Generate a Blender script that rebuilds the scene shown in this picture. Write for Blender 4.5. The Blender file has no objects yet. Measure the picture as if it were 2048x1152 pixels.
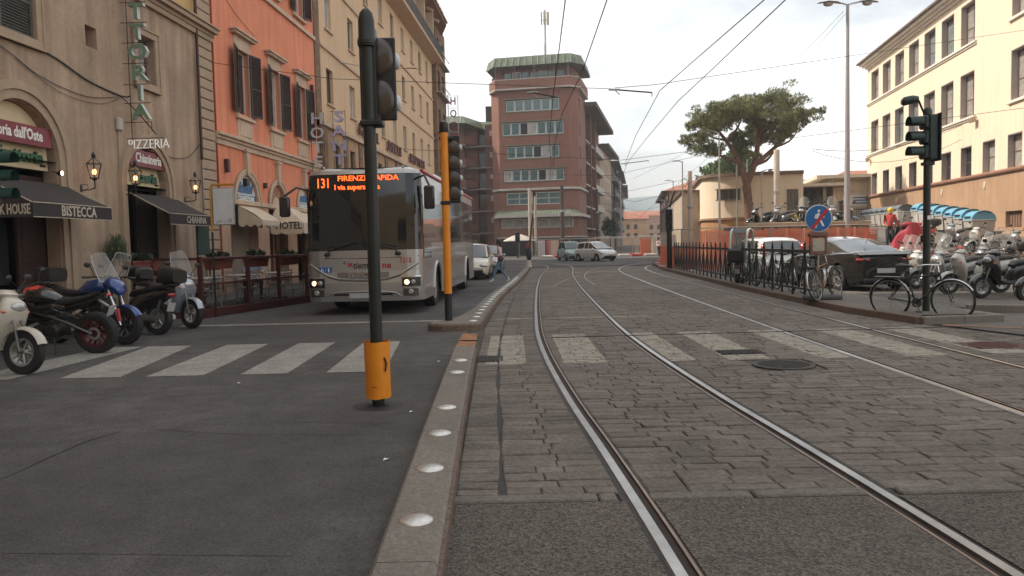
import bpy, bmesh, math, random
from mathutils import Vector as V, Matrix as MX
random.seed(7)
S = bpy.context.scene
COL = S.collection
R = math.radians
# ---------------- camera, sky, sun, exposure ----------------
FPX, YH, CH, ROLL = 1550.0, 487.0, 1.5, .022
_p = math.atan((576-YH)/FPX)
_fw = V((0, math.cos(_p), -math.sin(_p))); _u0 = V((0, math.sin(_p), math.cos(_p))); _r0 = V((1, 0, 0))
_rt = math.cos(ROLL)*_r0-math.sin(ROLL)*_u0; _up = math.sin(ROLL)*_r0+math.cos(ROLL)*_u0
cam = bpy.data.cameras.new('camera'); co = bpy.data.objects.new('camera', cam); COL.objects.link(co)
cam.sensor_width = 36; cam.lens = FPX/2048*36; cam.clip_start = .05; cam.clip_end = 6000
co.matrix_world = MX(((_rt.x, _up.x, -_fw.x, 0), (_rt.y, _up.y, -_fw.y, 0), (_rt.z, _up.z, -_fw.z, CH), (0, 0, 0, 1)))
S.camera = co
SUN_EL, SUN_B = R(45), R(12)
sdir = V((-math.cos(SUN_B)*math.cos(SUN_EL), math.sin(SUN_B)*math.cos(SUN_EL), math.sin(SUN_EL)))
w = bpy.data.worlds.new('World'); S.world = w; w.use_nodes = True
nt = w.node_tree; N = nt.nodes; Lk = nt.links; N.clear()
out = N.new('ShaderNodeOutputWorld'); bg = N.new('ShaderNodeBackground'); bg.inputs[1].default_value = .12
sky = N.new('ShaderNodeTexSky'); sky.sky_type = 'NISHITA'; sky.sun_disc = False; sky.sun_elevation = SUN_EL
sky.sun_rotation = math.atan2(sdir.x, sdir.y); sky.dust_density = 3.0; sky.air_density = 1.0
tc = N.new('ShaderNodeTexCoord'); mp = N.new('ShaderNodeMapping'); mp.inputs['Scale'].default_value = (1, 1, 2.6)
nz = N.new('ShaderNodeTexNoise'); nz.inputs['Scale'].default_value = 2.0; nz.inputs['Detail'].default_value = 9; nz.inputs['Roughness'].default_value = .52
rp = N.new('ShaderNodeValToRGB'); rp.color_ramp.elements[0].position = .43; rp.color_ramp.elements[0].color = (.52, .52, .52, 1)
rp.color_ramp.elements[1].position = .56; rp.color_ramp.elements[1].color = (1, 1, 1, 1)
mx = N.new('ShaderNodeMix'); mx.data_type = 'RGBA'; mx.inputs[7].default_value = (10.9, 11.1, 11.1, 1)
Lk.new(tc.outputs['Generated'], mp.inputs[0]); Lk.new(mp.outputs[0], nz.inputs['Vector']); Lk.new(nz.outputs[0], rp.inputs[0])
Lk.new(rp.outputs[0], mx.inputs[0]); Lk.new(sky.outputs[0], mx.inputs[6]); Lk.new(mx.outputs[2], bg.inputs[0]); Lk.new(bg.outputs[0], out.inputs[0])
sl = bpy.data.lights.new('sun', 'SUN'); sl.energy = 5; sl.angle = R(.6); sl.color = (1, .89, .74)
so = bpy.data.objects.new('sun', sl); COL.objects.link(so); so.rotation_euler = sdir.to_track_quat('Z', 'Y').to_euler()
S.view_settings.view_transform = 'Standard'; S.view_settings.look = 'None'; S.view_settings.gamma = 1
S.view_settings.use_curve_mapping = False; S.view_settings.exposure = .08
S.cycles.max_bounces = 7; S.cycles.diffuse_bounces = 3; S.cycles.glossy_bounces = 4; S.cycles.transparent_max_bounces = 16
S.cycles.use_denoising = True; S.cycles.caustics_reflective = False; S.cycles.caustics_refractive = False

# ---------------- helpers ----------------
MATS = {}
def M(name, col, rough=.7, metal=0, var=.12, sc=3, bump=0, bsc=40, spec=.5, coat=0, emit=None, alpha=None, streak=0, isl=0, var2=0, trans=0):
    """procedural principled material: base colour broken up by two noises (object space), optional streaks and bump"""
    if name in MATS: return MATS[name]
    m = bpy.data.materials.new(name); m.use_nodes = True; t = m.node_tree; n = t.nodes; l = t.links
    b = n['Principled BSDF']; b.inputs['Roughness'].default_value = rough; b.inputs['Metallic'].default_value = metal
    b.inputs['Specular IOR Level'].default_value = spec; b.inputs['Coat Weight'].default_value = coat
    b.inputs['Coat Roughness'].default_value = .06
    if trans: b.inputs['Transmission Weight'].default_value = trans
    tcn = n.new('ShaderNodeTexCoord'); c = (*col, 1)
    cur = None
    def mixmul(cur, facnode, lo, hi):
        r = n.new('ShaderNodeMapRange'); r.inputs['From Min'].default_value = .3; r.inputs['From Max'].default_value = .7
        r.inputs['To Min'].default_value = lo; r.inputs['To Max'].default_value = hi; l.new(facnode, r.inputs[0])
        x = n.new('ShaderNodeVectorMath'); x.operation = 'SCALE'
        if cur is None: x.inputs[0].default_value = col
        else: l.new(cur, x.inputs[0])
        l.new(r.outputs[0], x.inputs['Scale']); return x.outputs[0]
    if var:
        a = n.new('ShaderNodeTexNoise'); a.inputs['Scale'].default_value = sc; a.inputs['Detail'].default_value = 8; a.inputs['Roughness'].default_value = .62
        l.new(tcn.outputs['Object'], a.inputs['Vector']); cur = mixmul(cur, a.outputs[0], 1-var, 1+var)
    if var2:
        a = n.new('ShaderNodeTexNoise'); a.inputs['Scale'].default_value = sc*14; a.inputs['Detail'].default_value = 4
        l.new(tcn.outputs['Object'], a.inputs['Vector']); cur = mixmul(cur, a.outputs[0], 1-var2, 1+var2)
    if streak:
        mpn = n.new('ShaderNodeMapping'); mpn.inputs['Scale'].default_value = (2.2, 2.2, .16); a = n.new('ShaderNodeTexNoise'); a.inputs['Scale'].default_value = 1.6; a.inputs['Detail'].default_value = 7
        l.new(tcn.outputs['Object'], mpn.inputs[0]); l.new(mpn.outputs[0], a.inputs['Vector']); cur = mixmul(cur, a.outputs[0], 1-streak, 1+streak*.5)
    if isl:
        g = n.new('ShaderNodeNewGeometry'); oi = n.new('ShaderNodeObjectInfo'); ad = n.new('ShaderNodeMath'); ad.operation = 'ADD'
        fr = n.new('ShaderNodeMath'); fr.operation = 'FRACT'; l.new(g.outputs['Random Per Island'], ad.inputs[0]); l.new(oi.outputs['Random'], ad.inputs[1]); l.new(ad.outputs[0], fr.inputs[0])
        cur = mixmul(cur, fr.outputs[0], 1-isl, 1+isl)
    if cur is not None: l.new(cur, b.inputs['Base Color'])
    else: b.inputs['Base Color'].default_value = c
    if bump:
        a = n.new('ShaderNodeTexNoise'); a.inputs['Scale'].default_value = bsc; a.inputs['Detail'].default_value = 5
        bp = n.new('ShaderNodeBump'); bp.inputs['Strength'].default_value = bump; bp.inputs['Distance'].default_value = .02
        l.new(tcn.outputs['Object'], a.inputs['Vector']); l.new(a.outputs[0], bp.inputs['Height']); l.new(bp.outputs[0], b.inputs['Normal'])
    if emit:
        b.inputs['Emission Color'].default_value = (*emit[:3], 1); b.inputs['Emission Strength'].default_value = emit[3]
    if alpha is not None: b.inputs['Alpha'].default_value = alpha
    MATS[name] = m; return m

class MB:
    def __init__(s): s.v = []; s.f = []; s.mi = []; s.m = None; s.cur = 0
    def add(s, vs, fs):
        o = len(s.v)
        for p in vs:
            p = V(p); s.v.append(s.m @ p if s.m else p)
        for f in fs: s.f.append(tuple(o+i for i in f)); s.mi.append(s.cur)
    def box(s, c, d, rz=0, ch=0, tilt=None):
        x, y, z = d[0]/2, d[1]/2, d[2]/2; c = V(c)
        rot = MX.Rotation(rz, 3, 'Z')
        if tilt: rot = rot @ MX.Rotation(tilt[0], 3, tilt[1])
        if ch <= 0:
            vs = [c+rot@V((a*x, b*y, e*z)) for a in (-1, 1) for b in (-1, 1) for e in (-1, 1)]
            s.add(vs, [(0, 1, 3, 2), (4, 6, 7, 5), (0, 4, 5, 1), (2, 3, 7, 6), (0, 2, 6, 4), (1, 5, 7, 3)]); return
        k = min(ch, x*.9, y*.9, z*.9); vs = []; idx = {}
        for a in (-1, 1):
            for b in (-1, 1):
                for e in (-1, 1):
                    for ax, q in enumerate(((a*x, b*(y-k), e*(z-k)), (a*(x-k), b*y, e*(z-k)), (a*(x-k), b*(y-k), e*z))):
                        idx[(a, b, e, ax)] = len(vs); vs.append(c+rot@V(q))
        fs = []
        for sg in (-1, 1):
            fs.append([idx[(sg, b, e, 0)] for b, e in ((-1, -1), (1, -1), (1, 1), (-1, 1))][::sg])
            fs.append([idx[(a, sg, e, 1)] for a, e in ((-1, -1), (-1, 1), (1, 1), (1, -1))][::sg])
            fs.append([idx[(a, b, sg, 2)] for a, b in ((-1, -1), (1, -1), (1, 1), (-1, 1))][::sg])
        for p in (-1, 1):
            for q in (-1, 1):
                fs.append((idx[(-1, p, q, 1)], idx[(1, p, q, 1)], idx[(1, p, q, 2)], idx[(-1, p, q, 2)]))
                fs.append((idx[(p, -1, q, 0)], idx[(p, 1, q, 0)], idx[(p, 1, q, 2)], idx[(p, -1, q, 2)]))
                fs.append((idx[(p, q, -1, 0)], idx[(p, q, 1, 0)], idx[(p, q, 1, 1)], idx[(p, q, -1, 1)]))
        for a in (-1, 1):
            for b in (-1, 1):
                for e in (-1, 1): fs.append((idx[(a, b, e, 0)], idx[(a, b, e, 1)], idx[(a, b, e, 2)]))
        s.add(vs, fs)
    def bx(s, x0, x1, y0, y1, z0, z1, ch=0): s.box(((x0+x1)/2, (y0+y1)/2, (z0+z1)/2), (abs(x1-x0), abs(y1-y0), abs(z1-z0)), 0, ch)
    def tube(s, pts, r, n=8, cap=True, closed=False):
        pts = [V(p) for p in pts]; k = len(pts); rs = r if isinstance(r, (list, tuple)) else [r]*k
        ref = None; vs = []
        for i, p in enumerate(pts):
            if closed: d = pts[(i+1) % k]-pts[i-1]
            else: d = pts[min(i+1, k-1)]-pts[max(i-1, 0)]
            if d.length < 1e-9: d = V((0, 0, 1))
            d.normalize()
            if ref is None: ref = d.orthogonal().normalized()
            ref = (ref-d*ref.dot(d)); ref = ref.normalized() if ref.length > 1e-6 else d.orthogonal().normalized()
            b = d.cross(ref)
            for j in range(n):
                a = 2*math.pi*j/n; vs.append(p+rs[i]*(math.cos(a)*ref+math.sin(a)*b))
        fs = []
        for i in range(k if closed else k-1):
            i2 = (i+1) % k
            for j in range(n): fs.append((i*n+j, i*n+(j+1) % n, i2*n+(j+1) % n, i2*n+j))
        if cap and not closed: fs.append(tuple(range(n))[::-1]); fs.append(tuple((k-1)*n+j for j in range(n)))
        s.add(vs, fs)
    def ext(s, poly, o, ax, ay, d):
        o, ax, ay, d = V(o), V(ax), V(ay), V(d); n = len(poly)
        a = [o+ax*x+ay*y for x, y in poly]; s.add(a+[p+d for p in a], [tuple(range(n))[::-1], tuple(range(n, 2*n))]+[(i, (i+1) % n, n+(i+1) % n, n+i) for i in range(n)])
    def lathe(s, prof, c=(0, 0, 0), n=16, axis='Z', a0=0, a1=2*math.pi):
        full = abs(a1-a0-2*math.pi) < 1e-6; m = n if full else n+1; vs = []; c = V(c)
        for r, z in prof:
            for j in range(m):
                a = a0+(a1-a0)*j/n; q = (r*math.cos(a), r*math.sin(a), z)
                if axis == 'Y': q = (q[0], q[2], q[1])
                elif axis == 'X': q = (q[2], q[0], q[1])
                vs.append(c+V(q))
        fs = []
        for i in range(len(prof)-1):
            for j in range(n): fs.append((i*m+j, i*m+(j+1) % m, (i+1)*m+(j+1) % m, (i+1)*m+j))
        s.add(vs, fs)
    def ell(s, c, r, n=12, k=8, rot=None):
        c = V(c); vs = []; fs = []
        for i in range(k+1):
            t = math.pi*i/k
            for j in range(n):
                a = 2*math.pi*j/n; q = V((r[0]*math.sin(t)*math.cos(a), r[1]*math.sin(t)*math.sin(a), r[2]*math.cos(t)))
                vs.append(c+(rot@q if rot else q))
        for i in range(k):
            for j in range(n): fs.append((i*n+j, (i+1)*n+j, (i+1)*n+(j+1) % n, i*n+(j+1) % n))
        s.add(vs, fs)
    def loft(s, secs, n=12, p=2.4, cap=True):
        """sections (centre, dir, half width across y, half height, [up]) -> closed superellipse loft"""
        vs = []; k = len(secs)
        for c, tilt, hw, hh in secs:
            c = V(c); upv = V((math.sin(tilt), 0, math.cos(tilt)))
            for j in range(n):
                a = 2*math.pi*j/n; ca, sa = math.cos(a), math.sin(a)
                vs.append(c+V((0, 1, 0))*hw*math.copysign(abs(ca)**(2/p), ca)+upv*hh*math.copysign(abs(sa)**(2/p), sa))
        fs = [(i*n+j, i*n+(j+1) % n, (i+1)*n+(j+1) % n, (i+1)*n+j) for i in range(k-1) for j in range(n)]
        if cap: fs += [tuple(range(n))[::-1], tuple((k-1)*n+j for j in range(n))]
        s.add(vs, fs)
    def grid(s, rows):
        m = len(rows[0]); s.add([p for r in rows for p in r], [(i*m+j, i*m+j+1, (i+1)*m+j+1, (i+1)*m+j) for i in range(len(rows)-1) for j in range(m-1)])
    def quad(s, a, b, c, d): s.add([a, b, c, d], [(0, 1, 2, 3)])

def mesh_of(name, mb, mats, smooth=None):
    me = bpy.data.meshes.new(name); me.from_pydata([tuple(v) for v in mb.v], [], mb.f); me.validate()
    for m in (mats if isinstance(mats, (list, tuple)) else [mats]):
        if m: me.materials.append(m)
    if len(me.polygons) == len(mb.mi) and any(mb.mi): me.polygons.foreach_set('material_index', mb.mi)
    b = bmesh.new(); b.from_mesh(me); bmesh.ops.recalc_face_normals(b, faces=b.faces); b.to_mesh(me); b.free()
    if smooth is not None:
        me.polygons.foreach_set('use_smooth', [True]*len(me.polygons)); me.set_sharp_from_angle(angle=R(smooth))
    return me
def put(name, me, parent=None, loc=(0, 0, 0), rz=0, rot=None, scale=None):
    o = bpy.data.objects.new(name, me); COL.objects.link(o); o.parent = parent; o.location = loc
    o.rotation_euler = rot if rot else (0, 0, rz)
    if scale: o.scale = scale
    return o
def obj(name, mb, mats, parent=None, smooth=None, loc=(0, 0, 0), rz=0): return put(name, mesh_of(name, mb, mats, smooth), parent, loc, rz)
def tag(o, label, cat, group=None, kind=None):
    if label: o['label'] = label
    if cat: o['category'] = cat
    if group: o['group'] = group
    if kind: o['kind'] = kind
    return o
def thing(name, label, cat, loc=(0, 0, 0), rz=0, group=None):
    o = bpy.data.objects.new(name, None); COL.objects.link(o); o.location = loc; o.rotation_euler = (0, 0, rz); o.empty_display_size = .1
    return tag(o, label, cat, group)
def struct(name, mb, mats, smooth=None): o = obj(name, mb, mats, None, smooth); o['kind'] = 'structure'; return o
def copy_tree(o, parent=None):
    c = o.copy(); COL.objects.link(c); c.parent = parent
    for ch in list(o.children): copy_tree(ch, c)
    return c
def recolor(o, ren):
    for ch in [o]+list(o.children_recursive):
        if ch.type != 'MESH': continue
        for i, sl_ in enumerate(ch.material_slots):
            m = ch.data.materials[i]
            if m and m.name in ren: sl_.link = 'OBJECT'; sl_.material = ren[m.name]
_tc = {}
def text_mb(txt, size, depth=.01, bold=0, shear=0, sx=1, align='CENTER'):
    key = (txt, size, depth, bold, shear, sx, align)
    if key in _tc: return _tc[key]
    cu = bpy.data.curves.new('t', 'FONT'); cu.body = txt; cu.size = size; cu.extrude = depth/2; cu.offset = bold; cu.shear = shear
    cu.align_x = align; cu.align_y = 'CENTER'; cu.resolution_u = 2
    o = bpy.data.objects.new('t', cu); COL.objects.link(o); bpy.context.view_layer.update()
    me = bpy.data.meshes.new_from_object(o.evaluated_get(bpy.context.evaluated_depsgraph_get()))
    mb = MB(); mb.v = [V((v.co.x*sx, -v.co.z, v.co.y)) for v in me.vertices]; mb.f = [tuple(p.vertices) for p in me.polygons]; mb.mi = [0]*len(mb.f)
    bpy.data.objects.remove(o); bpy.data.curves.remove(cu); bpy.data.meshes.remove(me); _tc[key] = mb
    return mb   # faces -y, upright in xz
def text(name, txt, size, mat, parent, loc, rz=0, rot=None, **k):
    return put(name, mesh_of(name, text_mb(txt, size, **k), mat), parent, loc, rz, rot)
def wall(mb, x0, x1, z0, z1, holes, t=.2, y=0):
    """wall sheet in plane y with rectangular holes (x0,x1,z0,z1) and reveals of depth t behind it"""
    holes = [(max(a, x0), min(b, x1), max(c, z0), min(d, z1)) for a, b, c, d in holes if b > x0 and a < x1 and d > z0 and c < z1]
    xs = sorted({x0, x1, *[h[0] for h in holes], *[h[1] for h in holes]}); zs = sorted({z0, z1, *[h[2] for h in holes], *[h[3] for h in holes]})
    for i in range(len(zs)-1):
        zc = (zs[i]+zs[i+1])/2; run = None
        for j in range(len(xs)-1):
            xc = (xs[j]+xs[j+1])/2; solid = not any(h[0] < xc < h[1] and h[2] < zc < h[3] for h in holes)
            if solid and run is None: run = xs[j]
            if run is not None and (not solid or j == len(xs)-2):
                e = xs[j+1] if solid else xs[j]
                mb.quad((run, y, zs[i]), (e, y, zs[i]), (e, y, zs[i+1]), (run, y, zs[i+1])); run = None
    for a, b, c, d in holes:
        mb.quad((a, y, c), (a, y+t, c), (a, y+t, d), (a, y, d)); mb.quad((b, y, c), (b, y, d), (b, y+t, d), (b, y+t, c))
        mb.quad((a, y, d), (a, y+t, d), (b, y+t, d), (b, y, d)); mb.quad((a, y, c), (b, y, c), (b, y+t, c), (a, y+t, c))
def arch_wall(mb, cx, r, zs, x0, x1, z1, t, y=0, n=14):
    """spandrel above an arched opening: centre cx, radius r, springing zs, inside the rect x0..x1, zs..z1, with soffit"""
    P = [(cx-r*math.cos(math.pi*i/n), zs+r*math.sin(math.pi*i/n)) for i in range(n+1)]
    for i in range(n):
        a, b = P[i], P[i+1]; mb.quad((a[0], y, a[1]), (b[0], y, b[1]), (b[0], y, z1), (a[0], y, z1)); mb.quad((a[0], y, a[1]), (a[0], y+t, a[1]), (b[0], y+t, b[1]), (b[0], y, b[1]))
    if x0 < cx-r: mb.quad((x0, y, zs), (cx-r, y, zs), (cx-r, y, z1), (x0, y, z1))
    if x1 > cx+r: mb.quad((cx+r, y, zs), (x1, y, zs), (x1, y, z1), (cx+r, y, z1))
def arch_band(mb, cx, r0, r1, zs, z0, y0, y1, n=16):
    """moulded surround r0..r1 round an arch with jambs down to z0, from y0 (front) to y1"""
    P = [(cx-1*math.cos(math.pi*i/n), math.sin(math.pi*i/n)) for i in range(n+1)]
    pts = [((-1, 0), z0)]+[((-math.cos(math.pi*i/n), math.sin(math.pi*i/n)), zs) for i in range(n+1)]+[((1, 0), z0)]
    inn = [(cx+p[0]*r0, b+p[1]*r0) for p, b in pts]; o = [(cx+p[0]*r1, b+p[1]*r1) for p, b in pts]
    for i in range(len(pts)-1):
        a, b, c, d = inn[i], inn[i+1], o[i+1], o[i]
        mb.quad((a[0], y0, a[1]), (b[0], y0, b[1]), (c[0], y0, c[1]), (d[0], y0, d[1]))
        mb.quad((d[0], y0, d[1]), (c[0], y0, c[1]), (c[0], y1, c[1]), (d[0], y1, d[1]))
        mb.quad((a[0], y0, a[1]), (a[0], y1, a[1]), (b[0], y1, b[1]), (b[0], y0, b[1]))
class Fac:
    """a vertical facade line: local x runs along it, -y looks out to the street"""
    def __init__(s, P0, u): s.P0 = V((P0[0], P0[1], 0)); s.u = V((u[0], u[1], 0)).normalized(); s.a = math.atan2(s.u.y, s.u.x); s.y = V((-s.u.y, s.u.x, 0))
    def at(s, x, y=0, z=0): return s.P0+s.u*x+s.y*y+V((0, 0, z))
    def thing(s, name, label, cat, x, y=0, z=0, group=None, rz=0): return thing(name, label, cat, s.at(x, y, z), s.a+rz, group)
def lerp(a, b, t): return a+(b-a)*t
def pw(pts, x):
    """smooth piecewise interpolation"""
    if x <= pts[0][0]: return pts[0][1]
    for (x0, y0), (x1, y1) in zip(pts, pts[1:]):
        if x <= x1:
            t = (x-x0)/(x1-x0); return lerp(y0, y1, t)
    return pts[-1][1]

# common materials
stucco_tan = M('tan stucco', (.42, .30, .21), .9, var=.2, sc=.7, bump=.3, bsc=25, streak=.3, var2=.09)
trim_tan = M('tan stone trim', (.41, .30, .21), .85, var=.12, sc=2, bump=.2, bsc=30)
stucco_orange = M('orange stucco', (.74, .262, .148), .9, var=.08, sc=.8, bump=.15, bsc=25, streak=.16, var2=.05)
trim_cream = M('cream stone trim', (.56, .42, .31), .85, var=.12, sc=2, bump=.15, bsc=30, streak=.1)
stucco_yellow = M('pale yellow stucco', (.64, .45, .285), .9, var=.08, sc=.6, bump=.15, bsc=25, streak=.1)
stone_brown = M('brown rough stone', (.20, .125, .08), .95, var=.5, sc=3, bump=.8, bsc=9)
station_wall = M('sunlit cream wall', (.80, .66, .50), .9, var=.05, sc=.5, bump=.1, bsc=20, streak=.08)
station_base = M('ochre plinth wall', (.42, .265, .165), .9, var=.14, sc=.5, bump=.1, bsc=15, streak=.1)
white_trim = M('white painted trim', (.72, .66, .58), .8, var=.08, sc=2)
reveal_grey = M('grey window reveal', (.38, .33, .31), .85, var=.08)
glass_dark = M('dark window glass', (.028, .032, .036), .06, var=.3, sc=1.5, spec=.6, bump=.03, bsc=3)
glass_curtain = M('curtained window glass', (.34, .32, .30), .25, var=.35, sc=2.2, spec=.5, coat=.6)
glass_green = M('greenish window glass', (.09, .15, .15), .08, var=.4, sc=.9, spec=.6)
frame_brown = M('brown window frame', (.13, .08, .055), .6, var=.15)
frame_white = M('white window frame', (.62, .62, .6), .5, var=.05)
shutter_brown = M('dark brown shutter', (.052, .026, .022), .55, var=.2, sc=4)
shutter_grey = M('grey green shutter', (.085, .085, .075), .6, var=.2, sc=4)
iron_black = M('black painted iron', (.012, .013, .013), .45, var=.2, spec=.5)
iron_green = M('dark green painted metal', (.012, .03, .026), .4, var=.25, sc=6, bump=.1)
steel = M('brushed steel', (.45, .45, .45), .28, 1, var=.15, sc=8)
chrome = M('chrome', (.7, .7, .7), .12, 1, var=0)
galv = M('galvanised grey metal', (.36, .36, .35), .45, .6, var=.15, sc=3)
rubber = M('black rubber', (.016, .016, .017), .8, var=.25, sc=6)
black_plastic = M('black plastic', (.014, .014, .015), .45, var=.15, sc=5)
black_gloss = M('glossy black paint', (.008, .008, .01), .2, var=.1, coat=.8)
brick_red = M('red brick', (.22, .10, .07), .9, var=.14, sc=.6, bump=.2, bsc=20, streak=.1)
brick_dark = M('dark red brick', (.15, .066, .05), .9, var=.16, sc=.6, bump=.2, bsc=20, streak=.1)
concrete_pale = M('pale concrete', (.48, .44, .39), .85, var=.12, sc=1.5, streak=.12)
asphalt_m = M('asphalt plain', (.082, .078, .075), .9, var=.2, sc=.6, bump=.6, bsc=120, var2=.2)
# ---------------- ground, road, setts, rails ----------------
def ground_mat(name, col, spk=60, spk_amt=.35, big=.18, bump=.6, bdist=.006, rough=.92, cracks=True, patch=.1):
    m = bpy.data.materials.new(name); m.use_nodes = True; t = m.node_tree; n = t.nodes; l = t.links; b = n['Principled BSDF']
    b.inputs['Roughness'].default_value = rough; b.inputs['Specular IOR Level'].default_value = .35
    g = n.new('ShaderNodeNewGeometry')
    def noise(sc, det, ro=.6):
        a = n.new('ShaderNodeTexNoise'); a.inputs['Scale'].default_value = sc; a.inputs['Detail'].default_value = det; a.inputs['Roughness'].default_value = ro; l.new(g.outputs['Position'], a.inputs['Vector']); return a.outputs[0]
    def mr(s, lo, hi, a=.3, c=.7):
        r = n.new('ShaderNodeMapRange'); r.inputs['From Min'].default_value = a; r.inputs['From Max'].default_value = c; r.inputs['To Min'].default_value = lo; r.inputs['To Max'].default_value = hi; l.new(s, r.inputs[0]); return r.outputs[0]
    def mul(a, c):
        x = n.new('ShaderNodeMath'); x.operation = 'MULTIPLY'; l.new(a, x.inputs[0]); l.new(c, x.inputs[1]); return x.outputs[0]
    vo = n.new('ShaderNodeTexVoronoi'); vo.inputs['Scale'].default_value = spk; l.new(g.outputs['Position'], vo.inputs['Vector'])
    sp = n.new('ShaderNodeSeparateColor'); l.new(vo.outputs['Color'], sp.inputs[0])
    f = mul(mr(noise(.35, 5), 1-big, 1+big), mr(sp.outputs[0], 1-spk_amt, 1+spk_amt, 0, 1))
    f = mul(f, mr(noise(2.7, 8, .7), 1-patch, 1+patch)); f = mul(f, mr(noise(spk*2.2, 3), .86, 1.14))
    x = n.new('ShaderNodeVectorMath'); x.operation = 'SCALE'; x.inputs[0].default_value = col; l.new(f, x.inputs['Scale']); l.new(x.outputs[0], b.inputs['Base Color'])
    ad = n.new('ShaderNodeMath'); ad.operation = 'ADD'; l.new(vo.outputs['Distance'], ad.inputs[0]); l.new(noise(spk*.6, 6), ad.inputs[1])
    bp = n.new('ShaderNodeBump'); bp.inputs['Strength'].default_value = bump; bp.inputs['Distance'].default_value = bdist; l.new(ad.outputs[0], bp.inputs['Height']); l.new(bp.outputs[0], b.inputs['Normal'])
    return m
road_m = ground_mat('smooth road asphalt', (.083, .076, .074), 90, .3, .36, .5, .004, patch=.3)
coarse_m = ground_mat('coarse asphalt', (.115, .099, .086), 75, .5, .15, 1, .009)
plaza_m = ground_mat('joint filler', (.085, .073, .064), 40, .3, .2, .8, .006)
pave_m = ground_mat('pavement asphalt', (.13, .118, .106), 50, .25, .2, .5, .005)
kerb_m = ground_mat('kerb concrete', (.19, .168, .145), 70, .2, .16, .35, .003)
kerb_red = ground_mat('rusty kerb edge', (.15, .108, .085), 60, .3, .2, .5, .004)
earth_m = ground_mat('dry earth', (.24, .19, .14), 20, .3, .3, .6, .01)
tar_m = ground_mat('tar', (.034, .031, .03), 60, .3, .3, .6, .005, rough=.7)

def sheet(name, pts, z, m, kind='structure'):
    mb = MB(); mb.add([(x, y, z) for x, y in pts], [tuple(range(len(pts)))]); o = obj(name, mb, m); o['kind'] = kind; return o
sheet('ground', [(-470, -35), (510, -35), (510, 690), (-470, 690)], -.05, asphalt_m)
FA = (-10.5, .0621)     # left building line X = FA[0]+FA[1]*Y
sheet('road', [(-12.5, -12), (-.45, -12), (-.45, 3), (-.62, 7), (-.8, 12), (-.55, 20), (.2, 30), (1.1, 46), (1.1, 92), (-9, 92), (-9, 46)], 0, road_m)
sheet('road_crossing', [(1.1, 48), (40, 48), (40, 92), (1.1, 92)], 0, road_m)
sheet('sett_bed', [(-.5, 4.38), (14, 4.38), (7.2, 13), (7, 22), (8.0, 39), (9, 48.2), (1.05, 48.2), (.2, 30), (-.55, 20), (-.8, 12), (-.6, 7)], -.02, plaza_m)
sheet('street_far', [(3, 91), (16, 91), (60, 330), (50, 330)], .002, road_m)
# left pavement with kerb stones
mb = MB()
mb.add([(-12.6, -12, .12), (-8.35, -12, .12), (-8.35, 13.5, .12), (-8.0, 24, .12), (-7.0, 34, .12), (-4.6, 70, .12), (-12, 70, .12)], [tuple(range(7))])
pl = struct('left_pavement', mb, pave_m)
kerb_mesh = {}
def kerb_run(name, pts, wdt, h, m, seg=1.0, parent=None, piece='kerb_stone', limit=60):
    """kerb stones laid end to end along a line; each stone its own part"""
    root = parent
    tot = 0
    for (x0, y0), (x1, y1) in zip(pts, pts[1:]):
        L = math.hypot(x1-x0, y1-y0); k = max(1, round(L/seg)); a = math.atan2(y1-y0, x1-x0); sl_ = L/k
        key = (round(sl_, 2), wdt, h, m.name)
        if key not in kerb_mesh:
            b = MB(); b.box((0, 0, h/2-.05), (sl_-.006, wdt, h+.1), 0, .012); kerb_mesh[key] = mesh_of('kerb_stone', b, m)
        for i in range(k):
            t = (i+.5)/k; o = put(piece, kerb_mesh[key], root, (lerp(x0, x1, t)+random.uniform(-.003, .003), lerp(y0, y1, t), random.uniform(-.003, .003)), a)
kr = thing('left_kerb', 'low stone kerb edging the pavement beside the parked motorbikes', 'kerb', (0, 0, 0)); kr['kind'] = 'structure'
kerb_run('k', [(-8.27, -4), (-8.27, 13.5), (-7.92, 24), (-6.92, 34), (-4.52, 70)], .16, .125, kerb_m, 1.2, kr)

# sett paving: rows of stones, cut along rails and joints
TR1 = [(1.50, -2), (1.49, 1.5), (1.46, 3.4), (1.36, 5.5), (1.26, 7.2), (1.18, 9.2), (1.14, 11), (1.14, 13), (1.2, 15.5), (1.36, 20.5), (1.62, 27), (2.1, 36), (2.75, 44), (3.0, 49), (2.6, 54), (1.1, 60), (-1.6, 65), (-6, 69), (-14, 72)]
TR2 = [(4.8, -2), (4.83, 2.5), (4.92, 6.3), (4.97, 9), (5.03, 12), (5.12, 15), (5.33, 21.7), (5.65, 30), (6.0, 37), (6.7, 43), (8.0, 48), (10.2, 53), (13.5, 57), (18, 60), (26, 63)]
def smooth(pts, n=5):
    out_ = []
    for i in range(len(pts)-1):
        p0 = V(pts[max(i-1, 0)]); p1 = V(pts[i]); p2 = V(pts[i+1]); p3 = V(pts[min(i+2, len(pts)-1)])
        for k in range(n):
            t = k/n; out_.append(.5*((2*p1)+(p2-p0)*t+(2*p0-5*p1+4*p2-p3)*t*t+(3*p1-p0-3*p2+p3)*t**3))
    out_.append(V(pts[-1])); return out_
TR1 = smooth(TR1); TR2 = smooth(TR2)
def offset(pts, d):
    o = []
    for i, p in enumerate(pts):
        t = (pts[min(i+1, len(pts)-1)]-pts[max(i-1, 0)]).normalized(); o.append(p+V((t.y, -t.x))*d)
    return o
RAILS = [(offset(TR1, -.73), 1), (offset(TR1, .73), -1), (offset(TR2, -.71), 1), (offset(TR2, .71), -1)]
CRACK = smooth([(-.08, 4.3), (-.13, 6.5), (-.18, 8.5), (-.2, 11), (-.18, 13.4), (-.05, 19), (.18, 25), (.55, 33), (1.2, 47)])
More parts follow.
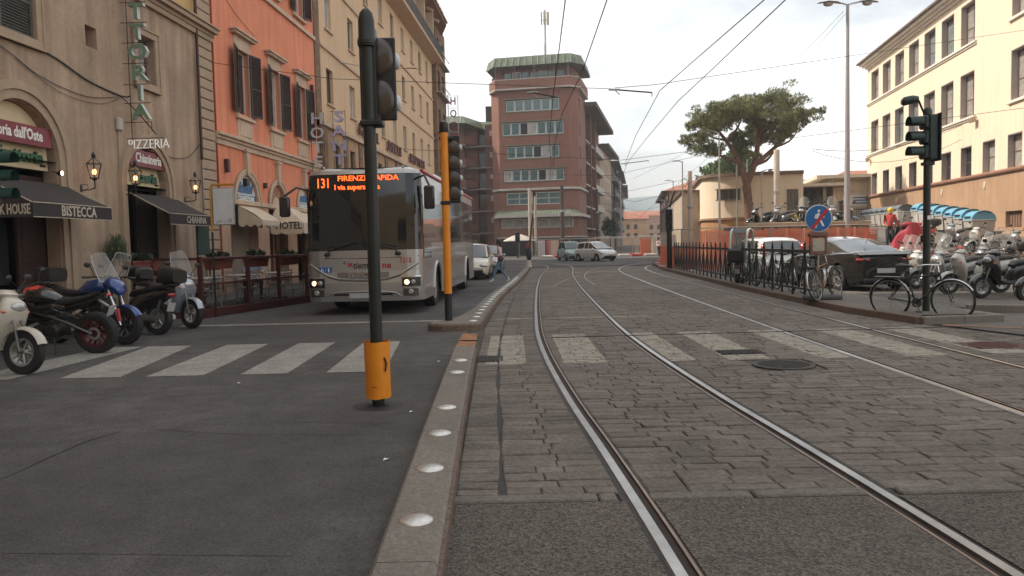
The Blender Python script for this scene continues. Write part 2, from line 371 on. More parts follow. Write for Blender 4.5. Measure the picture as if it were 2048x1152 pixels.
def xat(line, y):
    for a, b in zip(line, line[1:]):
        if (a.y-y)*(b.y-y) <= 0 and a.y != b.y: return lerp(a.x, b.x, (y-a.y)/(b.y-a.y))
    return None
KR = [(-.37, 3.2), (-.43, 6), (-.5, 10), (-.52, 12), (-.53, 14), (-.42, 18), (-.22, 22.5), (.25, 29.5), (.85, 40), (1.3, 47)]   # right edge of median kerb
RK = [(13.8, 4.4), (7.6, 10.5), (6.9, 13.0), (6.62, 15.2), (6.68, 18.5), (6.78, 22), (7.2, 30), (7.7, 39), (8.8, 48)]   # parking kerb edge
STR = [(-.36, .16), (.63, 1.17), (1.77, 2.28), (2.69, 3.2), (3.82, 4.3), (4.9, 5.43), (5.98, 6.5)]
def sett_mat():
    m = ground_mat('sett stone', (.146, .124, .108), 34, .18, .16, .75, .006, patch=.22); t = m.node_tree; n = t.nodes; l = t.links; b = n['Principled BSDF']
    src = b.inputs['Base Color'].links[0].from_socket; g = n.new('ShaderNodeNewGeometry'); sx = n.new('ShaderNodeSeparateXYZ'); l.new(g.outputs['Position'], sx.inputs[0])
    oi = n.new('ShaderNodeObjectInfo'); ad = n.new('ShaderNodeMath'); ad.operation = 'ADD'; fr = n.new('ShaderNodeMath'); fr.operation = 'FRACT'
    l.new(g.outputs['Random Per Island'], ad.inputs[0]); l.new(oi.outputs['Random'], ad.inputs[1]); l.new(ad.outputs[0], fr.inputs[0])
    r = n.new('ShaderNodeMapRange'); r.inputs['To Min'].default_value = .84; r.inputs['To Max'].default_value = 1.14; l.new(fr.outputs[0], r.inputs[0])
    sc = n.new('ShaderNodeVectorMath'); sc.operation = 'SCALE'; l.new(src, sc.inputs[0]); l.new(r.outputs[0], sc.inputs['Scale'])
    def rng(sock, a, c):
        x = n.new('ShaderNodeMath'); x.operation = 'COMPARE'; x.inputs[1].default_value = (a+c)/2; x.inputs[2].default_value = (c-a)/2; l.new(sock, x.inputs[0]); return x.outputs[0]
    def op(o, a, c):
        x = n.new('ShaderNodeMath'); x.operation = o; l.new(a, x.inputs[0])
        if isinstance(c, float): x.inputs[1].default_value = c
        else: l.new(c, x.inputs[1])
        return x.outputs[0]
    # wobble the edges of the painted bars a little
    nz_ = n.new('ShaderNodeTexNoise'); nz_.inputs['Scale'].default_value = 9; l.new(g.outputs['Position'], nz_.inputs['Vector'])
    wob = op('MULTIPLY', op('SUBTRACT', nz_.outputs[0], .5), .05); X = op('ADD', sx.outputs[0], wob); Y = op('ADD', sx.outputs[1], wob)
    acc = None
    for a, c in STR:
        q = rng(X, a, c); acc = q if acc is None else op('MAXIMUM', acc, q)
    bars = op('MULTIPLY', acc, rng(Y, 9.58, 12.6)); line = op('MULTIPLY', rng(X, -.33, 2.7), rng(Y, 15.36, 15.52)); far = op('MULTIPLY', rng(X, 2.6, 6.6), rng(Y, 38.4, 38.8))
    mk = op('MAXIMUM', op('MAXIMUM', bars, line), far)
    nw = n.new('ShaderNodeTexNoise'); nw.inputs['Scale'].default_value = 6; nw.inputs['Detail'].default_value = 9; nw.inputs['Roughness'].default_value = .75; l.new(g.outputs['Position'], nw.inputs['Vector'])
    wr = n.new('ShaderNodeMapRange'); wr.inputs['From Min'].default_value = .36; wr.inputs['From Max'].default_value = .56; wr.inputs['To Min'].default_value = .15; wr.inputs['To Max'].default_value = .9; l.new(nw.outputs[0], wr.inputs[0])
    fac = op('MULTIPLY', mk, wr.outputs[0]); mixn = n.new('ShaderNodeMix'); mixn.data_type = 'RGBA'; l.new(fac, mixn.inputs[0]); l.new(sc.outputs[0], mixn.inputs[6]); mixn.inputs[7].default_value = (.36, .33, .275, 1)
    l.new(mixn.outputs[2], b.inputs['Base Color']); return m
sett_m = sett_mat()
def kx(tab, y): return pw([(b, a) for a, b in tab], y)
HOLES = [(2.82, 3.58, 8.75, 9.5), (2.72, 3.3, 10.05, 10.45), (-.72, -.1, 9.85, 10.35), (6.05, 6.8, 9.95, 10.7)]
rows = []; y = 4.56; nind = 0
sb = thing('sett_paving', 'rows of grey stone setts laid between the tram rails', 'paving', (0, 4.5, 0)); sb['kind'] = 'structure'
stuff = MB()
def stone(mb, a0, a1, b0, b1, y0, y1, z, off=(0, 0)):
    """a0,a1 = x range at y0, b0,b1 at y1"""
    c = .009; zt = z; zc = z-.006; zb = -.03; ox, oy = off
    q = [(a0, y0), (a1, y0), (b1, y1), (b0, y1)]; cx = sum(p[0] for p in q)/4; cy = (y0+y1)/2
    tl = (random.uniform(-.003, .003), random.uniform(-.003, .003))
    def ins(p, k): return (p[0]+math.copysign(min(k, abs(cx-p[0])*.8), cx-p[0]), p[1]+math.copysign(k, cy-p[1]))
    vs = [(p[0]-ox, p[1]-oy, zb) for p in q]+[(p[0]-ox, p[1]-oy, zc+tl[0]*(1 if i in (1, 2) else -1)) for i, p in enumerate(q)]
    vs += [(ins(p, c)[0]-ox, ins(p, c)[1]-oy, zt+tl[0]*(1 if i in (1, 2) else -1)+tl[1]*(1 if i > 1 else -1)) for i, p in enumerate(q)]
    fs = [(8, 9, 10, 11)]+[(4+i, 4+(i+1) % 4, 8+(i+1) % 4, 8+i) for i in range(4)]+[(i, (i+1) % 4, 4+(i+1) % 4, 4+i) for i in range(4)]
    mb.add(vs, fs)
# border stones at the near edge of the setts
edge = []
while y < 46:
    rh = .145 if y < 24 else .26
    rh *= random.uniform(.92, 1.1); g = .007 if y < 24 else .014
    y0, y1 = y, y+rh-g; ym = (y0+y1)/2
    def lim(yy):
        L = [(kx(KR, yy)+.03, kx(RK, yy)-.12)]; blocks = []
        for (ln, sd) in RAILS:
            x = xat(ln, yy)
            if x is not None: blocks.append((x-.06, x+.112) if sd > 0 else (x-.112, x+.06))
        x = xat(CRACK, yy)
        if x is not None: wb_ = .012+.008*math.sin(yy*3.1)+.005*math.sin(yy*11); blocks.append((x-wb_, x+wb_))
        for (a, b, c, d) in HOLES:
            if c-.02 < ym < d+.02: blocks.append((a, b))
        blocks.sort(); lo, hi = L[0]; res = []; cur = lo
        for a, b in blocks:
            res.append((cur, a)); cur = b
        res.append((cur, hi)); return res
    A, B = lim(y0), lim(y1)
    for (a, b), (c, d) in zip(A, B):
        if b-a < .06 or d-c < .06: continue
        Lm = ((b-a)+(d-c))/2; n_ = []; tot = 0
        base = random.uniform(.26, .34) if y < 24 else .5
        k = max(1, round(Lm/base)); ws = [random.uniform(.7, 1.35) for _ in range(k)]; sw = sum(ws); acc = 0
        for i_, ww in enumerate(ws):
            t0 = acc/sw; acc += ww; t1 = acc/sw; jg = .004/Lm
            xa0, xa1 = lerp(a, b, t0+jg), lerp(a, b, t1-jg); xb0, xb1 = lerp(c, d, t0+jg), lerp(c, d, t1-jg)
            dx = random.uniform(-.004, .004); z = random.uniform(-.005, .003)
            if y < 24 and .3 < (xa0+xa1)/2 < 6.5: pass
            if nind < 300 and xa1 < 4.6:
                m_ = MB(); cx, cy = (xa0+xa1)/2, ym; stone(m_, xa0, xa1, xb0, xb1, y0+dx, y1+dx, z, (cx, cy))
                put('sett', mesh_of('sett', m_, sett_m), sb, (cx, cy-4.5, 0)); nind += 1
            else: stone(stuff, xa0, xa1, xb0, xb1, y0+dx, y1+dx, z)
    y += rh
o = obj('sett_rows', stuff, sett_m, sb, loc=(0, -4.5, 0)); o['kind'] = 'stuff'
# edging slabs where setts meet coarse asphalt
sl_m = ground_mat('edging slab', (.15, .135, .115), 40, .2, .2, .5, .004)
xx = -.42
while xx < 12.5:
    Lb = random.uniform(.55, 1.0)
    ok = [xx]
    for ln, sd in RAILS:
        x = xat(ln, 4.47)
        if x and x-.09 < xx+Lb and x+.09 > xx: 
            if x-.09 > xx: Lb = x-.09-xx
            else: xx = x+.09
    if Lb > .05:
        m_ = MB(); m_.box((0, 0, -.028), (Lb-.012, .115, .07), 0, .01); put('edging_slab', mesh_of('edging_slab', m_, sl_m), sb, (xx+Lb/2, 4.48-4.5, random.uniform(-.003, .003)))
    xx += Lb+.001
# coarse asphalt near the camera, laid up to the rails on both sides
mb = MB(); ysc = [-12, -8, -5, -3, -1.95]+[-1.5+.5*i for i in range(12)]+[4.40]; ivs = []
for yy in ysc:
    cur = -.45 if yy < 3 else -.48; iv = []
    for ln, sd in RAILS:
        x = xat(ln, max(-1.9, yy)); iv.append((cur, x-(.06 if sd > 0 else .112))); cur = x+(.112 if sd > 0 else .06)
    iv.append((cur, 14)); ivs.append(iv)
for k in range(5): mb.grid([[(ivs[j][k][0], ysc[j], 0), (ivs[j][k][1], ysc[j], 0)] for j in range(len(ysc))])
struct('road_coarse', mb, coarse_m)
# tar joint
mb = MB(); cl = [p for p in CRACK]
for side, m_, w0, zz in ((0, tar_m, .022, -.012),):
    L1 = offset(cl, -.03); L2 = offset(cl, .03); mb.grid([[(a.x, a.y, zz), (b.x, b.y, zz)] for a, b in zip(L1, L2)])
struct('tar_joint', mb, tar_m)
# rails: head, groove and guard lip, bedded in tar
head_m = M('polished rail head', (.36, .345, .33), .36, 1, var=.3, sc=2.5, bump=.05, bsc=60)
rust_m = M('rusty rail lip', (.26, .17, .12), .45, .5, var=.35, sc=4)
groove_m = M('dark rail groove', (.03, .017, .014), .85, var=.4, sc=6)  # groove floor coloured near-black brown
def strip(mb, ln, a, b, za, zb):
    L1 = offset(ln, a); L2 = offset(ln, b); mb.grid([[(p.x, p.y, za), (q.x, q.y, zb)] for p, q in zip(L1, L2)])
for ti, (k0, lab) in enumerate(((0, 'curved tram track nearest the metal-studded kerb'), (2, 'tram track running beside the railing and parked bicycles'))):
    tt = thing('tram_track', lab, 'tram track', (0, 0, 0), group='tram tracks in the paving')
    for ln, sd in RAILS[k0:k0+2]:
        mb = MB(); 
        mb.cur = 0; strip(mb, ln, -.026*sd, .03*sd, .001, .001); strip(mb, ln, -.034*sd, -.026*sd, -.008, .001); strip(mb, ln, .03*sd, .036*sd, .001, -.03)
        mb.cur = 1; strip(mb, ln, .036*sd, .078*sd, -.016, -.016); strip(mb, ln, .078*sd, .082*sd, -.016, -.004)
        mb.cur = 2; strip(mb, ln, .082*sd, .098*sd, -.003, -.003)
        mb.cur = 3; strip(mb, ln, -.075*sd, -.034*sd, -.006, -.008); strip(mb, ln, .098*sd, .13*sd, -.003, -.009)
        obj('rail', mb, [head_m, groove_m, rust_m, tar_m], tt)
# cross joint over the tracks at the crossing
mb = MB(); mb.box((4.1, 12.3, .004), (7.0, .03, .008), R(2)); struct('paving_joint', mb, tar_m)
# faint switch rails
for i, pts in enumerate(([(1.45, 27), (2.6, 33), (4.2, 38.5), (6.8, 44)], [(2.9, 27), (3.1, 33), (4.0, 40), (5.6, 47)])):
    mb = MB(); ln = smooth(pts); strip(mb, ln, -.02, .03, .0045, .0045); o = obj('switch_rail', mb, rust_m)
    tag(o, ('thin disused rail crossing from the studded kerb side toward the railing', 'thin disused rail curving up the middle of the setts')[i], 'rail', 'disused rails in the setts')
# manholes and grates
cast = M('cast iron cover', (.052, .045, .04), .6, .5, var=.3, sc=10, bump=.5, bsc=60)
def cover(name, label, c, r=None, wh=None, m=cast):
    t = thing(name, label, 'manhole cover' if r else 'drain grate', (*c, 0)); mb = MB()
    if r:
        mb.lathe([(0, 0), (r*.9, 0), (r*.92, -.006), (r*.94, .001), (r*1.04, .001), (r*1.06, -.02)], (0, 0, .001), 40); obj('frame', mb, m, t, 30)
        mb = MB(); q = -r*.8
        while q < r*.8:
            h = math.sqrt((r*.86)**2-q*q); mb.bx(-h, h, q-.008, q+.008, 0, .005); q += .045
        obj('tread', mb, m, t)
    else:
        a, b = wh; mb.bx(-a/2, a/2, -b/2, b/2, -.02, -.008); obj('plate', mb, m, t); mb = MB()
        nx = int(a/.05)
        for i in range(nx):
            for j in range(int(b/.05)): mb.box((-a/2+.03+i*.05, -b/2+.03+j*.05, -.003), (.03, .03, .012), R(45), .003)
        obj('tread', mb, m, t)
cover('manhole_cover', 'round ribbed iron manhole cover set in the setts between the two tracks', (3.2, 9.12), r=.34)
cover('drain_grate', 'small rectangular iron grate on the worn crossing bar between the tracks', (3.01, 10.25), wh=(.52, .36))
cover('drain_grate', 'checkered square iron plate beside the studded kerb gap', (-.41, 10.1), wh=(.55, .45))
cover('manhole_cover', 'rusty red round manhole cover by the far end of the crossing', (6.43, 10.32), r=.34, m=M('rusty cover', (.12, .055, .045), .7, .3, var=.3, sc=10, bump=.5, bsc=60))
# median kerb with steel studs
stud_m = M('worn steel stud', (.58, .56, .53), .33, .85, var=.2, sc=30)
mk = thing('median_kerb', 'long low concrete kerb with round metal studs, running into the foreground', 'kerb', (0, 3, 0)); mk['kind'] = 'structure'
segs = [(-1.5, -.36, .28), (3.2, -.495, .29), (7, -.6, .28), (10.6, -.67, .28)]
def kerb_block(parent, P, Q, h, zoff=0, name='kerb_block', m=kerb_m):
    (xa, ya, wa), (xb, yb, wb) = P, Q; mb = MB(); c = .02; g = .004
    f = [(xa-wa/2, ya+g), (xa+wa/2, ya+g), (xb+wb/2, yb-g), (xb-wb/2, yb-g)]; cx, cy = (xa+xb)/2, (ya+yb)/2
    vs = [(x-cx, y-cy, -.05) for x, y in f]+[(x-cx, y-cy, h-c) for x, y in f]+[(x-cx+(c if i in (0, 3) else -c), y-cy, h) for i, (x, y) in enumerate(f)]
    mb.add(vs, [(8, 9, 10, 11)]+[(4+i, 4+(i+1) % 4, 8+(i+1) % 4, 8+i) for i in range(4)]+[(i, (i+1) % 4, 4+(i+1) % 4, 4+i) for i in range(4)])
    return put(name, mesh_of(name, mb, m), parent, (cx-parent.location.x, cy-parent.location.y, 0))
def kc(tab, y): return (pw([(a, b) for a, b, c in tab], y), y, pw([(a, c) for a, b, c in tab], y))
yy = -1.5
while yy < 10.5:
    e = min(yy+2.42, 10.6); kerb_block(mk, kc(segs, yy), kc(segs, e), .11); yy = e
# rusty angle along its right side
mb = MB(); pts = [(kc(segs, q)[0]+.155, q) for q in (-1.5, 1, 3.2, 5, 7, 9, 10.6)]
mb.grid([[(x-.013, y-3, .085), (x+.012, y-3, .085), (x+.014, y-3, -.03)] for x, y in pts]); obj('steel_edge', mb, kerb_red, mk)
studb = MB(); studb.lathe([(0, .013), (.03, .0125), (.06, .010), (.082, .005), (.087, .002), (.09, -.004)], n=28); stud_me = mesh_of('stud', studb, stud_m, 60)
for x, y in ((-.49, -.5), (-.5, 1.2), (-.52, 2.9), (-.57, 3.86), (-.6, 4.77), (-.64, 5.67), (-.67, 6.58), (-.7, 8.4), (-.72, 9.27)):
    put('stud', stud_me, mk, (kc(segs, y)[0]+.0, y-3, .112))
# traffic island with rounded nose
ti = thing('traffic_island', 'narrow traffic island with a rounded nose and a long row of small studs', 'traffic island', (0, 13.4, 0)); ti['kind'] = 'structure'
right = [(-.55, 13.7), (-.45, 17), (-.3, 20.5), (-.05, 24.5), (.2, 28), (.75, 38), (1.1, 45.5)]
left = [(-1.0, 15.2), (-.84, 17), (-.68, 20.5), (-.42, 24.5), (-.15, 28), (.45, 38), (.85, 45.5)]
poly = [(-.72, 13.42), (-.95, 13.36), (-1.25, 13.38), (-1.42, 13.48), (-1.5, 13.65), (-1.47, 13.85), (-1.3, 14.1), (-1.12, 14.5)]+left+right[::-1]+[(-.58, 13.55)]
mb = MB(); n_ = len(poly); cxy = [(x, y-13.4) for x, y in poly]
def inset(P, d):
    o_ = []
    for i in range(len(P)):
        a, b, c = V(P[i-1]), V(P[i]), V(P[(i+1) % len(P)]); t = (c-a).normalized(); o_.append((b.x-t.y*d*-1, b.y+t.x*d*-1))
    return o_
ip = inset(cxy, .03)
mb.add([(x, y, -.05) for x, y in cxy]+[(x, y, .1) for x, y in cxy]+[(x, y, .13) for x, y in ip], [(i, (i+1) % n_, n_+(i+1) % n_, n_+i) for i in range(n_)]+[(n_+i, n_+(i+1) % n_, 2*n_+(i+1) % n_, 2*n_+i) for i in range(n_)])
obj('kerb_edge', mb, kerb_red, ti)
bm_ = bmesh.new(); vv = [bm_.verts.new((x, y, .13)) for x, y in ip]; bm_.faces.new(vv); bmesh.ops.triangulate(bm_, faces=bm_.faces); me = bpy.data.meshes.new('top'); bm_.to_mesh(me); bm_.free(); me.materials.append(kerb_m); put('top_surface', me, ti)
for i in range(24):
    y = 13.85+i*.76; x = pw([(b, a) for a, b in right], y)-.17
    put('stud', stud_me, ti, (x, y-13.4, .132), scale=(.92, .92, 1))
# orange paint between kerb and island
paint_w = ground_mat('worn white paint', (.285, .27, .245), 60, .25, .15, .4, .003, patch=.22); paint_o = ground_mat('worn orange paint', (.34, .17, .085), 50, .4, .2, .4, .003, patch=.3)
sheet('orange_marking', [(-.86, 10.85), (-.55, 10.85), (-.57, 11.9), (-.84, 11.95)], .005, paint_o); sheet('orange_marking', [(-.86, 12.1), (-.57, 12.05), (-.59, 12.9), (-.84, 13.0)], .005, paint_o)
cr = [(-6.65, -6.0, -7.6, -6.95), (-6.46, -5.84, -6.72, -6.05), (-5.75, -5.07, -5.45, -4.72), (-4.51, -3.86, -4.41, -3.72), (-3.38, -2.8, -3.28, -2.72), (-2.34, -1.78, -2.25, -1.55)]
for a, b, c, d in cr[1:]:
    o = sheet('crossing_stripe', [(c, 9.22), (d, 9.22), (b, 12.15), (a, 12.15)], .005, paint_w)
patch_m = ground_mat('patched asphalt', (.079, .072, .07), 110, .3, .2, .4, .003, patch=.2)
for k, P_ in enumerate(([(-3.6, 3.9), (-1.1, 3.7), (-1.0, 6.1), (-3.3, 6.4)], [(-1.9, 6.6), (-.95, 6.5), (-.95, 8.9), (-1.8, 8.8)], [(-8, 7.4), (-5.2, 7.0), (-5.0, 8.2), (-7.9, 8.6)], [(-5.2, 13.2), (-2.2, 13.0), (-2.1, 14.6), (-5.1, 14.8)])): sheet('road_patch', P_, .002, patch_m)
for k, P_ in enumerate(([(-3.6, 3.9), (-3.45, 5.1), (-3.3, 6.4), (-2.2, 6.2), (-1.0, 6.1)], [(-2.6, 9.2), (-2.2, 10.4), (-2.4, 12), (-1.9, 13.2)])):
    mb = MB(); c_ = smooth(P_, 6); c_ = [p+V((random.uniform(-.025, .025), random.uniform(-.02, .02))) for p in c_]; mb.grid([[(p.x-.006, p.y, .0035), (p.x+.006, p.y+.004, .0035)] for p in c_]); struct('road_crack', mb, tar_m)
sheet('stop_line', [(-6.6, 15.2), (-1.35, 15.2), (-1.35, 15.42), (-6.6, 15.5)], .005, paint_w)
sheet('lane_line', [(-4.4, 50.0), (1.5, 50.0), (1.5, 50.25), (-4.4, 50.25)], .006, paint_w)
sheet('lane_line', [(3, 52.5), (5.2, 51.5), (5.2, 51.8), (3, 52.8)], .006, paint_w)
sheet('faded_marking', [(7.0, 12.6), (7.9, 12.0), (8.1, 12.15), (7.2, 12.8)], .005, ground_mat('faded orange paint', (.2, .12, .08), 50, .3, .2, .4, .003, patch=.3))
# parking area pavement on the right
mb = MB(); rk = [(13.9, 4.4), (7.7, 10.5)]
mb.add([(x, y, .0) for x, y in ((13.8, -12), (40, -12), (40, 24), (16.5, 24), (16.5, 36), (10, 36), (9.5, 48), (8.9, 48), (7.82, 39), (7.32, 30), (6.9, 22), (6.8, 18.5), (6.74, 15.2), (7.02, 13.0), (7.7, 10.5), (13.9, 4.4))], [tuple(range(16))])
struct('parking_ground', mb, ground_mat('parking asphalt', (.115, .104, .094), 50, .25, .25, .5, .005, patch=.22))
pk = thing('parking_kerb', 'curved low kerb between the tram track and the iron railing', 'kerb', (0, 0, 0)); pk['kind'] = 'structure'
mb = MB()
for a, b in zip(RK[2:], RK[3:]): pass
mb.add([(x, y, .12) for x, y in ((6.98, 13.25), (6.7, 15.2), (6.76, 18.5), (6.86, 22), (7.28, 30), (7.78, 39), (8.9, 48), (9.9, 48), (8.9, 39), (8.4, 30), (8.0, 22), (8.0, 18.5), (8.1, 15.2), (8.2, 13.25))], [tuple(range(14))])
struct('railing_pavement', mb, pave_m)
kerb_run('k', [(6.85, 12.95), (6.62, 15.2), (6.68, 18.5), (6.78, 22), (7.2, 30), (7.7, 39), (8.8, 48)], .17, .125, kerb_red, 1.0, pk)
kerb_run('k', [(8.28, 13.2), (8.08, 18.5), (8.08, 22), (8.48, 30), (8.98, 39)], .14, .12, kerb_m, 1.2, pk)
kerb_run('k', [(6.85, 12.95), (8.3, 13.1)], .15, .125, kerb_m, .75, pk)
# raised kerbed island at right edge
mb = MB(); mb.add([(x, y, .14) for x, y in ((8.75, 14.9), (14.5, 12.2), (15, 13.6), (9.1, 15.8))], [(0, 1, 2, 3)]); struct('side_pavement', mb, pave_m)
kerb_run('k', [(8.7, 14.8), (14.5, 12.1)], .15, .15, kerb_m, 1.0, pk)
# raised ground near the station wall: slope and terrace
def zr(y): return max(0, min(1, (y-24)/20))*2.0
mb = MB(); ys = [24, 30, 36, 44, 50, 90]
mb.grid([[(16.5, y, -.5), (16.5, y, zr(y)+.001), (60, y, zr(y)+.001)] for y in ys]); struct('sloping_ground', mb, pave_m)
mb = MB(); P_ = [(11, 36.2), (16.6, 36.2), (16.6, 100), (29, 100), (19.2, 74), (14.6, 58), (12.2, 44)]; n_ = len(P_)
mb.add([(x, y, -.5) for x, y in P_]+[(x, y, 1.9) for x, y in P_], [tuple(range(n_, 2*n_))]+[(i, (i+1) % n_, n_+(i+1) % n_, n_+i) for i in range(n_)]); struct('terrace_ground', mb, earth_m)
wall_m = M('old stone wall', (.34, .22, .14), .95, var=.3, sc=2.5, bump=.9, bsc=6, streak=.2)
rw = thing('retaining_wall', 'old brown stone retaining wall behind the fence under the parked scooters', 'wall', (14, 36, 0)); mb = MB()
for i in range(9):
    for j in range(5):
        x0 = -3+i*.62+(j % 2)*.3; mb.box((x0+.31, random.uniform(-.02, .02), .2+j*.4), (.58, .35, .37), 0, .03)
mb.bx(-3.05, 2.55, .1, .5, 0, 1.9); o = obj('wall_stones', mb, wall_m, rw); mb = MB(); mb.bx(-3.1, 2.6, -.25, .3, 2.0, 2.2, .02); obj('coping', mb, M('wall coping', (.4, .31, .22), .9, var=.2), rw)
for i in range(7): mb = MB(); mb.bx(-2.9+i*.78, -2.82+i*.78, -.3, -.2, .1, 1.9); obj('buttress', mb, white_trim, rw)
# ---------------- left side buildings ----------------
FL = Fac((FA[0], 0), (FA[1], 1))
_wc = {}
def window(parent, x0, x1, z0, z1, y, fm=frame_white, gm=None, nx=2, nz=1, ft=.05, name='window', transom=None):
    """a window frame with its panes as children, set at depth y in an opening"""
    w_, h_ = round(x1-x0, 2), round(z1-z0, 2); gm = gm or glass_dark; key = (w_, h_, fm.name, nx, nz, ft, transom)
    if key not in _wc:
        f = MB(); f.bx(0, w_, 0, .06, 0, ft); f.bx(0, w_, 0, .06, h_-ft, h_); f.bx(0, ft, .001, .059, ft, h_-ft); f.bx(w_-ft, w_, .001, .059, ft, h_-ft)
        ps = []; xs = [ft+(w_-2*ft)*i/nx for i in range(nx+1)]; zs = [ft, h_-ft] if nz == 1 else [ft+(h_-2*ft)*i/nz for i in range(nz+1)]
        if transom: zs = [ft, h_*transom, h_-ft]
        for x in xs[1:-1]: f.bx(x-ft*.4, x+ft*.4, .005, .055, ft, h_-ft)
        for z in zs[1:-1]: f.bx(ft, w_-ft, .008, .052, z-ft*.35, z+ft*.35)
        _wc[key] = (mesh_of('window_frame', f, fm), xs, zs)
    me, xs, zs = _wc[key]; o = put(name, me, parent, (x0, y, z0))
    for i in range(len(xs)-1):
        for j in range(len(zs)-1):
            k2 = ('p', round(xs[i+1]-xs[i], 3), round(zs[j+1]-zs[j], 3), gm.name)
            if k2 not in _wc:
                b = MB(); b.bx(0, k2[1], 0, .012, 0, k2[2]); _wc[k2] = mesh_of('pane', b, gm)
            put('pane', _wc[k2], o, (xs[i], .03, zs[j]))
    return o
def sill(parent, x0, x1, z, m, d=.1, h=.07, name='sill'):
    b = MB(); b.bx(x0, x1, -d, .03, z-h, z, .01); return obj(name, b, m, parent)
def shutter_mesh(w_, h_, m):
    key = ('sh', w_, h_, m.name)
    if key not in _wc:
        f = MB(); t = .05; f.bx(0, t, -.02, .02, 0, h_); f.bx(w_-t, w_, -.02, .02, 0, h_); f.bx(t, w_-t, -.02, .02, 0, t*1.4); f.bx(t, w_-t, -.02, .02, h_-t, h_); f.bx(t, w_-t, -.02, .02, h_*.45, h_*.45+t)
        z = t*1.6
        while z < h_-t*1.2:
            f.box((w_/2, 0, z+.02), (w_-2*t, .045, .009), 0, 0, (R(-38), 'X')); z += .058
        f.bx(t, w_-t, .012, .016, t, h_-t); _wc[key] = mesh_of('shutter', f, m)
    return _wc[key]
def building(F, name, label, x0, z=0, cat='building', group=None):
    t = F.thing(name, label, cat, x0, group=group); return t, x0
class Sub:
    """children of a building are modelled in facade coordinates, shifted back to the building's base"""
    def __init__(s, F, t, x0): s.F, s.t, s.x0 = F, t, x0
    def o(s, name, mb, m, smooth=None, y=0): return obj(name, mb, m, s.t, smooth, (-s.x0, y, 0))
    def win(s, x0, x1, z0, z1, y=.16, **k): return window(s.t, x0-s.x0, x1-s.x0, z0, z1, y, **k)
    def sill(s, x0, x1, z, m, **k): return sill(s.t, x0-s.x0, x1-s.x0, z, m, **k)

# --- restaurant building ---
t, x0 = building(FL, 'restaurant_building', 'tan stucco restaurant building with two arched openings and corner quoins', 10); B = Sub(FL, t, x0)
mb = MB()
H = [(14.0, 15.95, 5.8, 7.35), (19.75, 20.6, 5.8, 6.97), (17.65, 18.08, 6.13, 6.6), (10.2, 11.8, 5.8, 7.3), (14.2, 16.4, 0, 3.4), (18.95, 20.95, 0, 3.15), (8, 10, 0, 3.2)]
arc1 = (14.2, 16.4, 3.4, 4.5); arc2 = (18.95, 20.95, 3.15, 4.15)
wall(mb, -14, 23.05, 0, 8.0, H+[(14.2, 16.4, 3.4, 4.52), (18.95, 20.95, 3.15, 4.17)], .3)
arch_wall(mb, 15.3, 1.1, 3.4, 14.2, 16.4, 4.52, .3); arch_wall(mb, 19.95, 1.0, 3.15, 18.95, 20.95, 4.17, .3)
mb.bx(-14, 24, 1.9, 9, 0, 8.0); mb.bx(-14, 14.0, .35, 1.9, 0, 8); mb.bx(-14, 24, .35, 1.95, 4.6, 8); B.o('wall', mb, stucco_tan)
mb = MB(); mb.bx(-14, 24, .02, 9, 8.25, 23.5); B.o('upper_wall', mb, M('yellow ochre stucco', (.55, .36, .15), .9, var=.08, sc=.8, streak=.1))
mb = MB(); mb.bx(-14, 24.02, -.14, .3, 7.92, 8.02); mb.bx(-14, 24.05, -.26, .3, 8.02, 8.14); mb.bx(-14, 24.0, -.1, .3, 7.78, 7.92); mb.bx(-14, 24.08, -.32, .35, 8.14, 8.2, .01); B.o('cornice', mb, trim_tan)
mb = MB(); mb.bx(-14, 24.1, -.7, 9, 23.5, 23.8); B.o('roof', mb, trim_tan)
q = 0; z = 0
qm = {}
while z < 7.7:
    h = .3; L_ = .92 if q % 2 else .92
    b = MB(); b.bx(23.06, 23.97, -.05, .3, z+.012, z+h-.012, .02); B.o('quoin', b, trim_tan); z += h; q += 1
z = 8.3
while z < 14: b = MB(); b.bx(23.06, 23.97, -.04, .3, z+.012, z+.3-.012, .02); B.o('quoin', b, trim_tan); z += .3
mb = MB(); arch_band(mb, 15.3, 1.12, 1.4, 3.4, 0, -.07, .02); arch_band(mb, 15.3, 1.3, 1.47, 3.4, 0, -.11, .02); B.o('arch_surround', mb, trim_tan, 40)
mb = MB(); arch_band(mb, 19.97, 1.02, 1.24, 3.15, 0, -.06, .02); arch_band(mb, 19.97, 1.17, 1.31, 3.15, 0, -.1, .02); B.o('arch_surround', mb, trim_tan, 40)
def frame4(mb, a, b, c, d, wd, y0=-.06, y1=.02):
    mb.bx(a-wd, b+wd, y0, y1, d, d+wd, .01); mb.bx(a-wd, b+wd, y0-.01, y1, c-wd, c, .01); mb.bx(a-wd, a, y0, y1, c, d, .01); mb.bx(b, b+wd, y0, y1, c, d, .01)
for a, b, c, d, wd in ((14.0, 15.95, 5.8, 7.35, .2), (19.75, 20.6, 5.8, 6.97, .2), (10.2, 11.8, 5.8, 7.3, .2)):
    mb = MB(); frame4(mb, a, b, c, d, wd); frame4(mb, a-wd+.05, b+wd-.05, c-wd+.05, d+wd-.05, .05, -.09, 0); B.o('window_surround', mb, trim_tan)
for a, b in ((14.0, 15.0), (15.0, 15.95)): put('shutter', shutter_mesh(round(b-a-.02, 2), 1.55, shutter_grey), B.t, (a-B.x0, .05, 5.8))
B.win(19.75, 20.6, 5.8, 6.97, .2, fm=frame_brown, gm=glass_curtain, nx=2); B.win(10.2, 11.8, 5.8, 7.3, .2, fm=frame_brown)
mb = MB(); mb.bx(17.62, 18.1, .25, .3, 6.1, 6.62); B.o('niche_back', mb, stucco_tan)
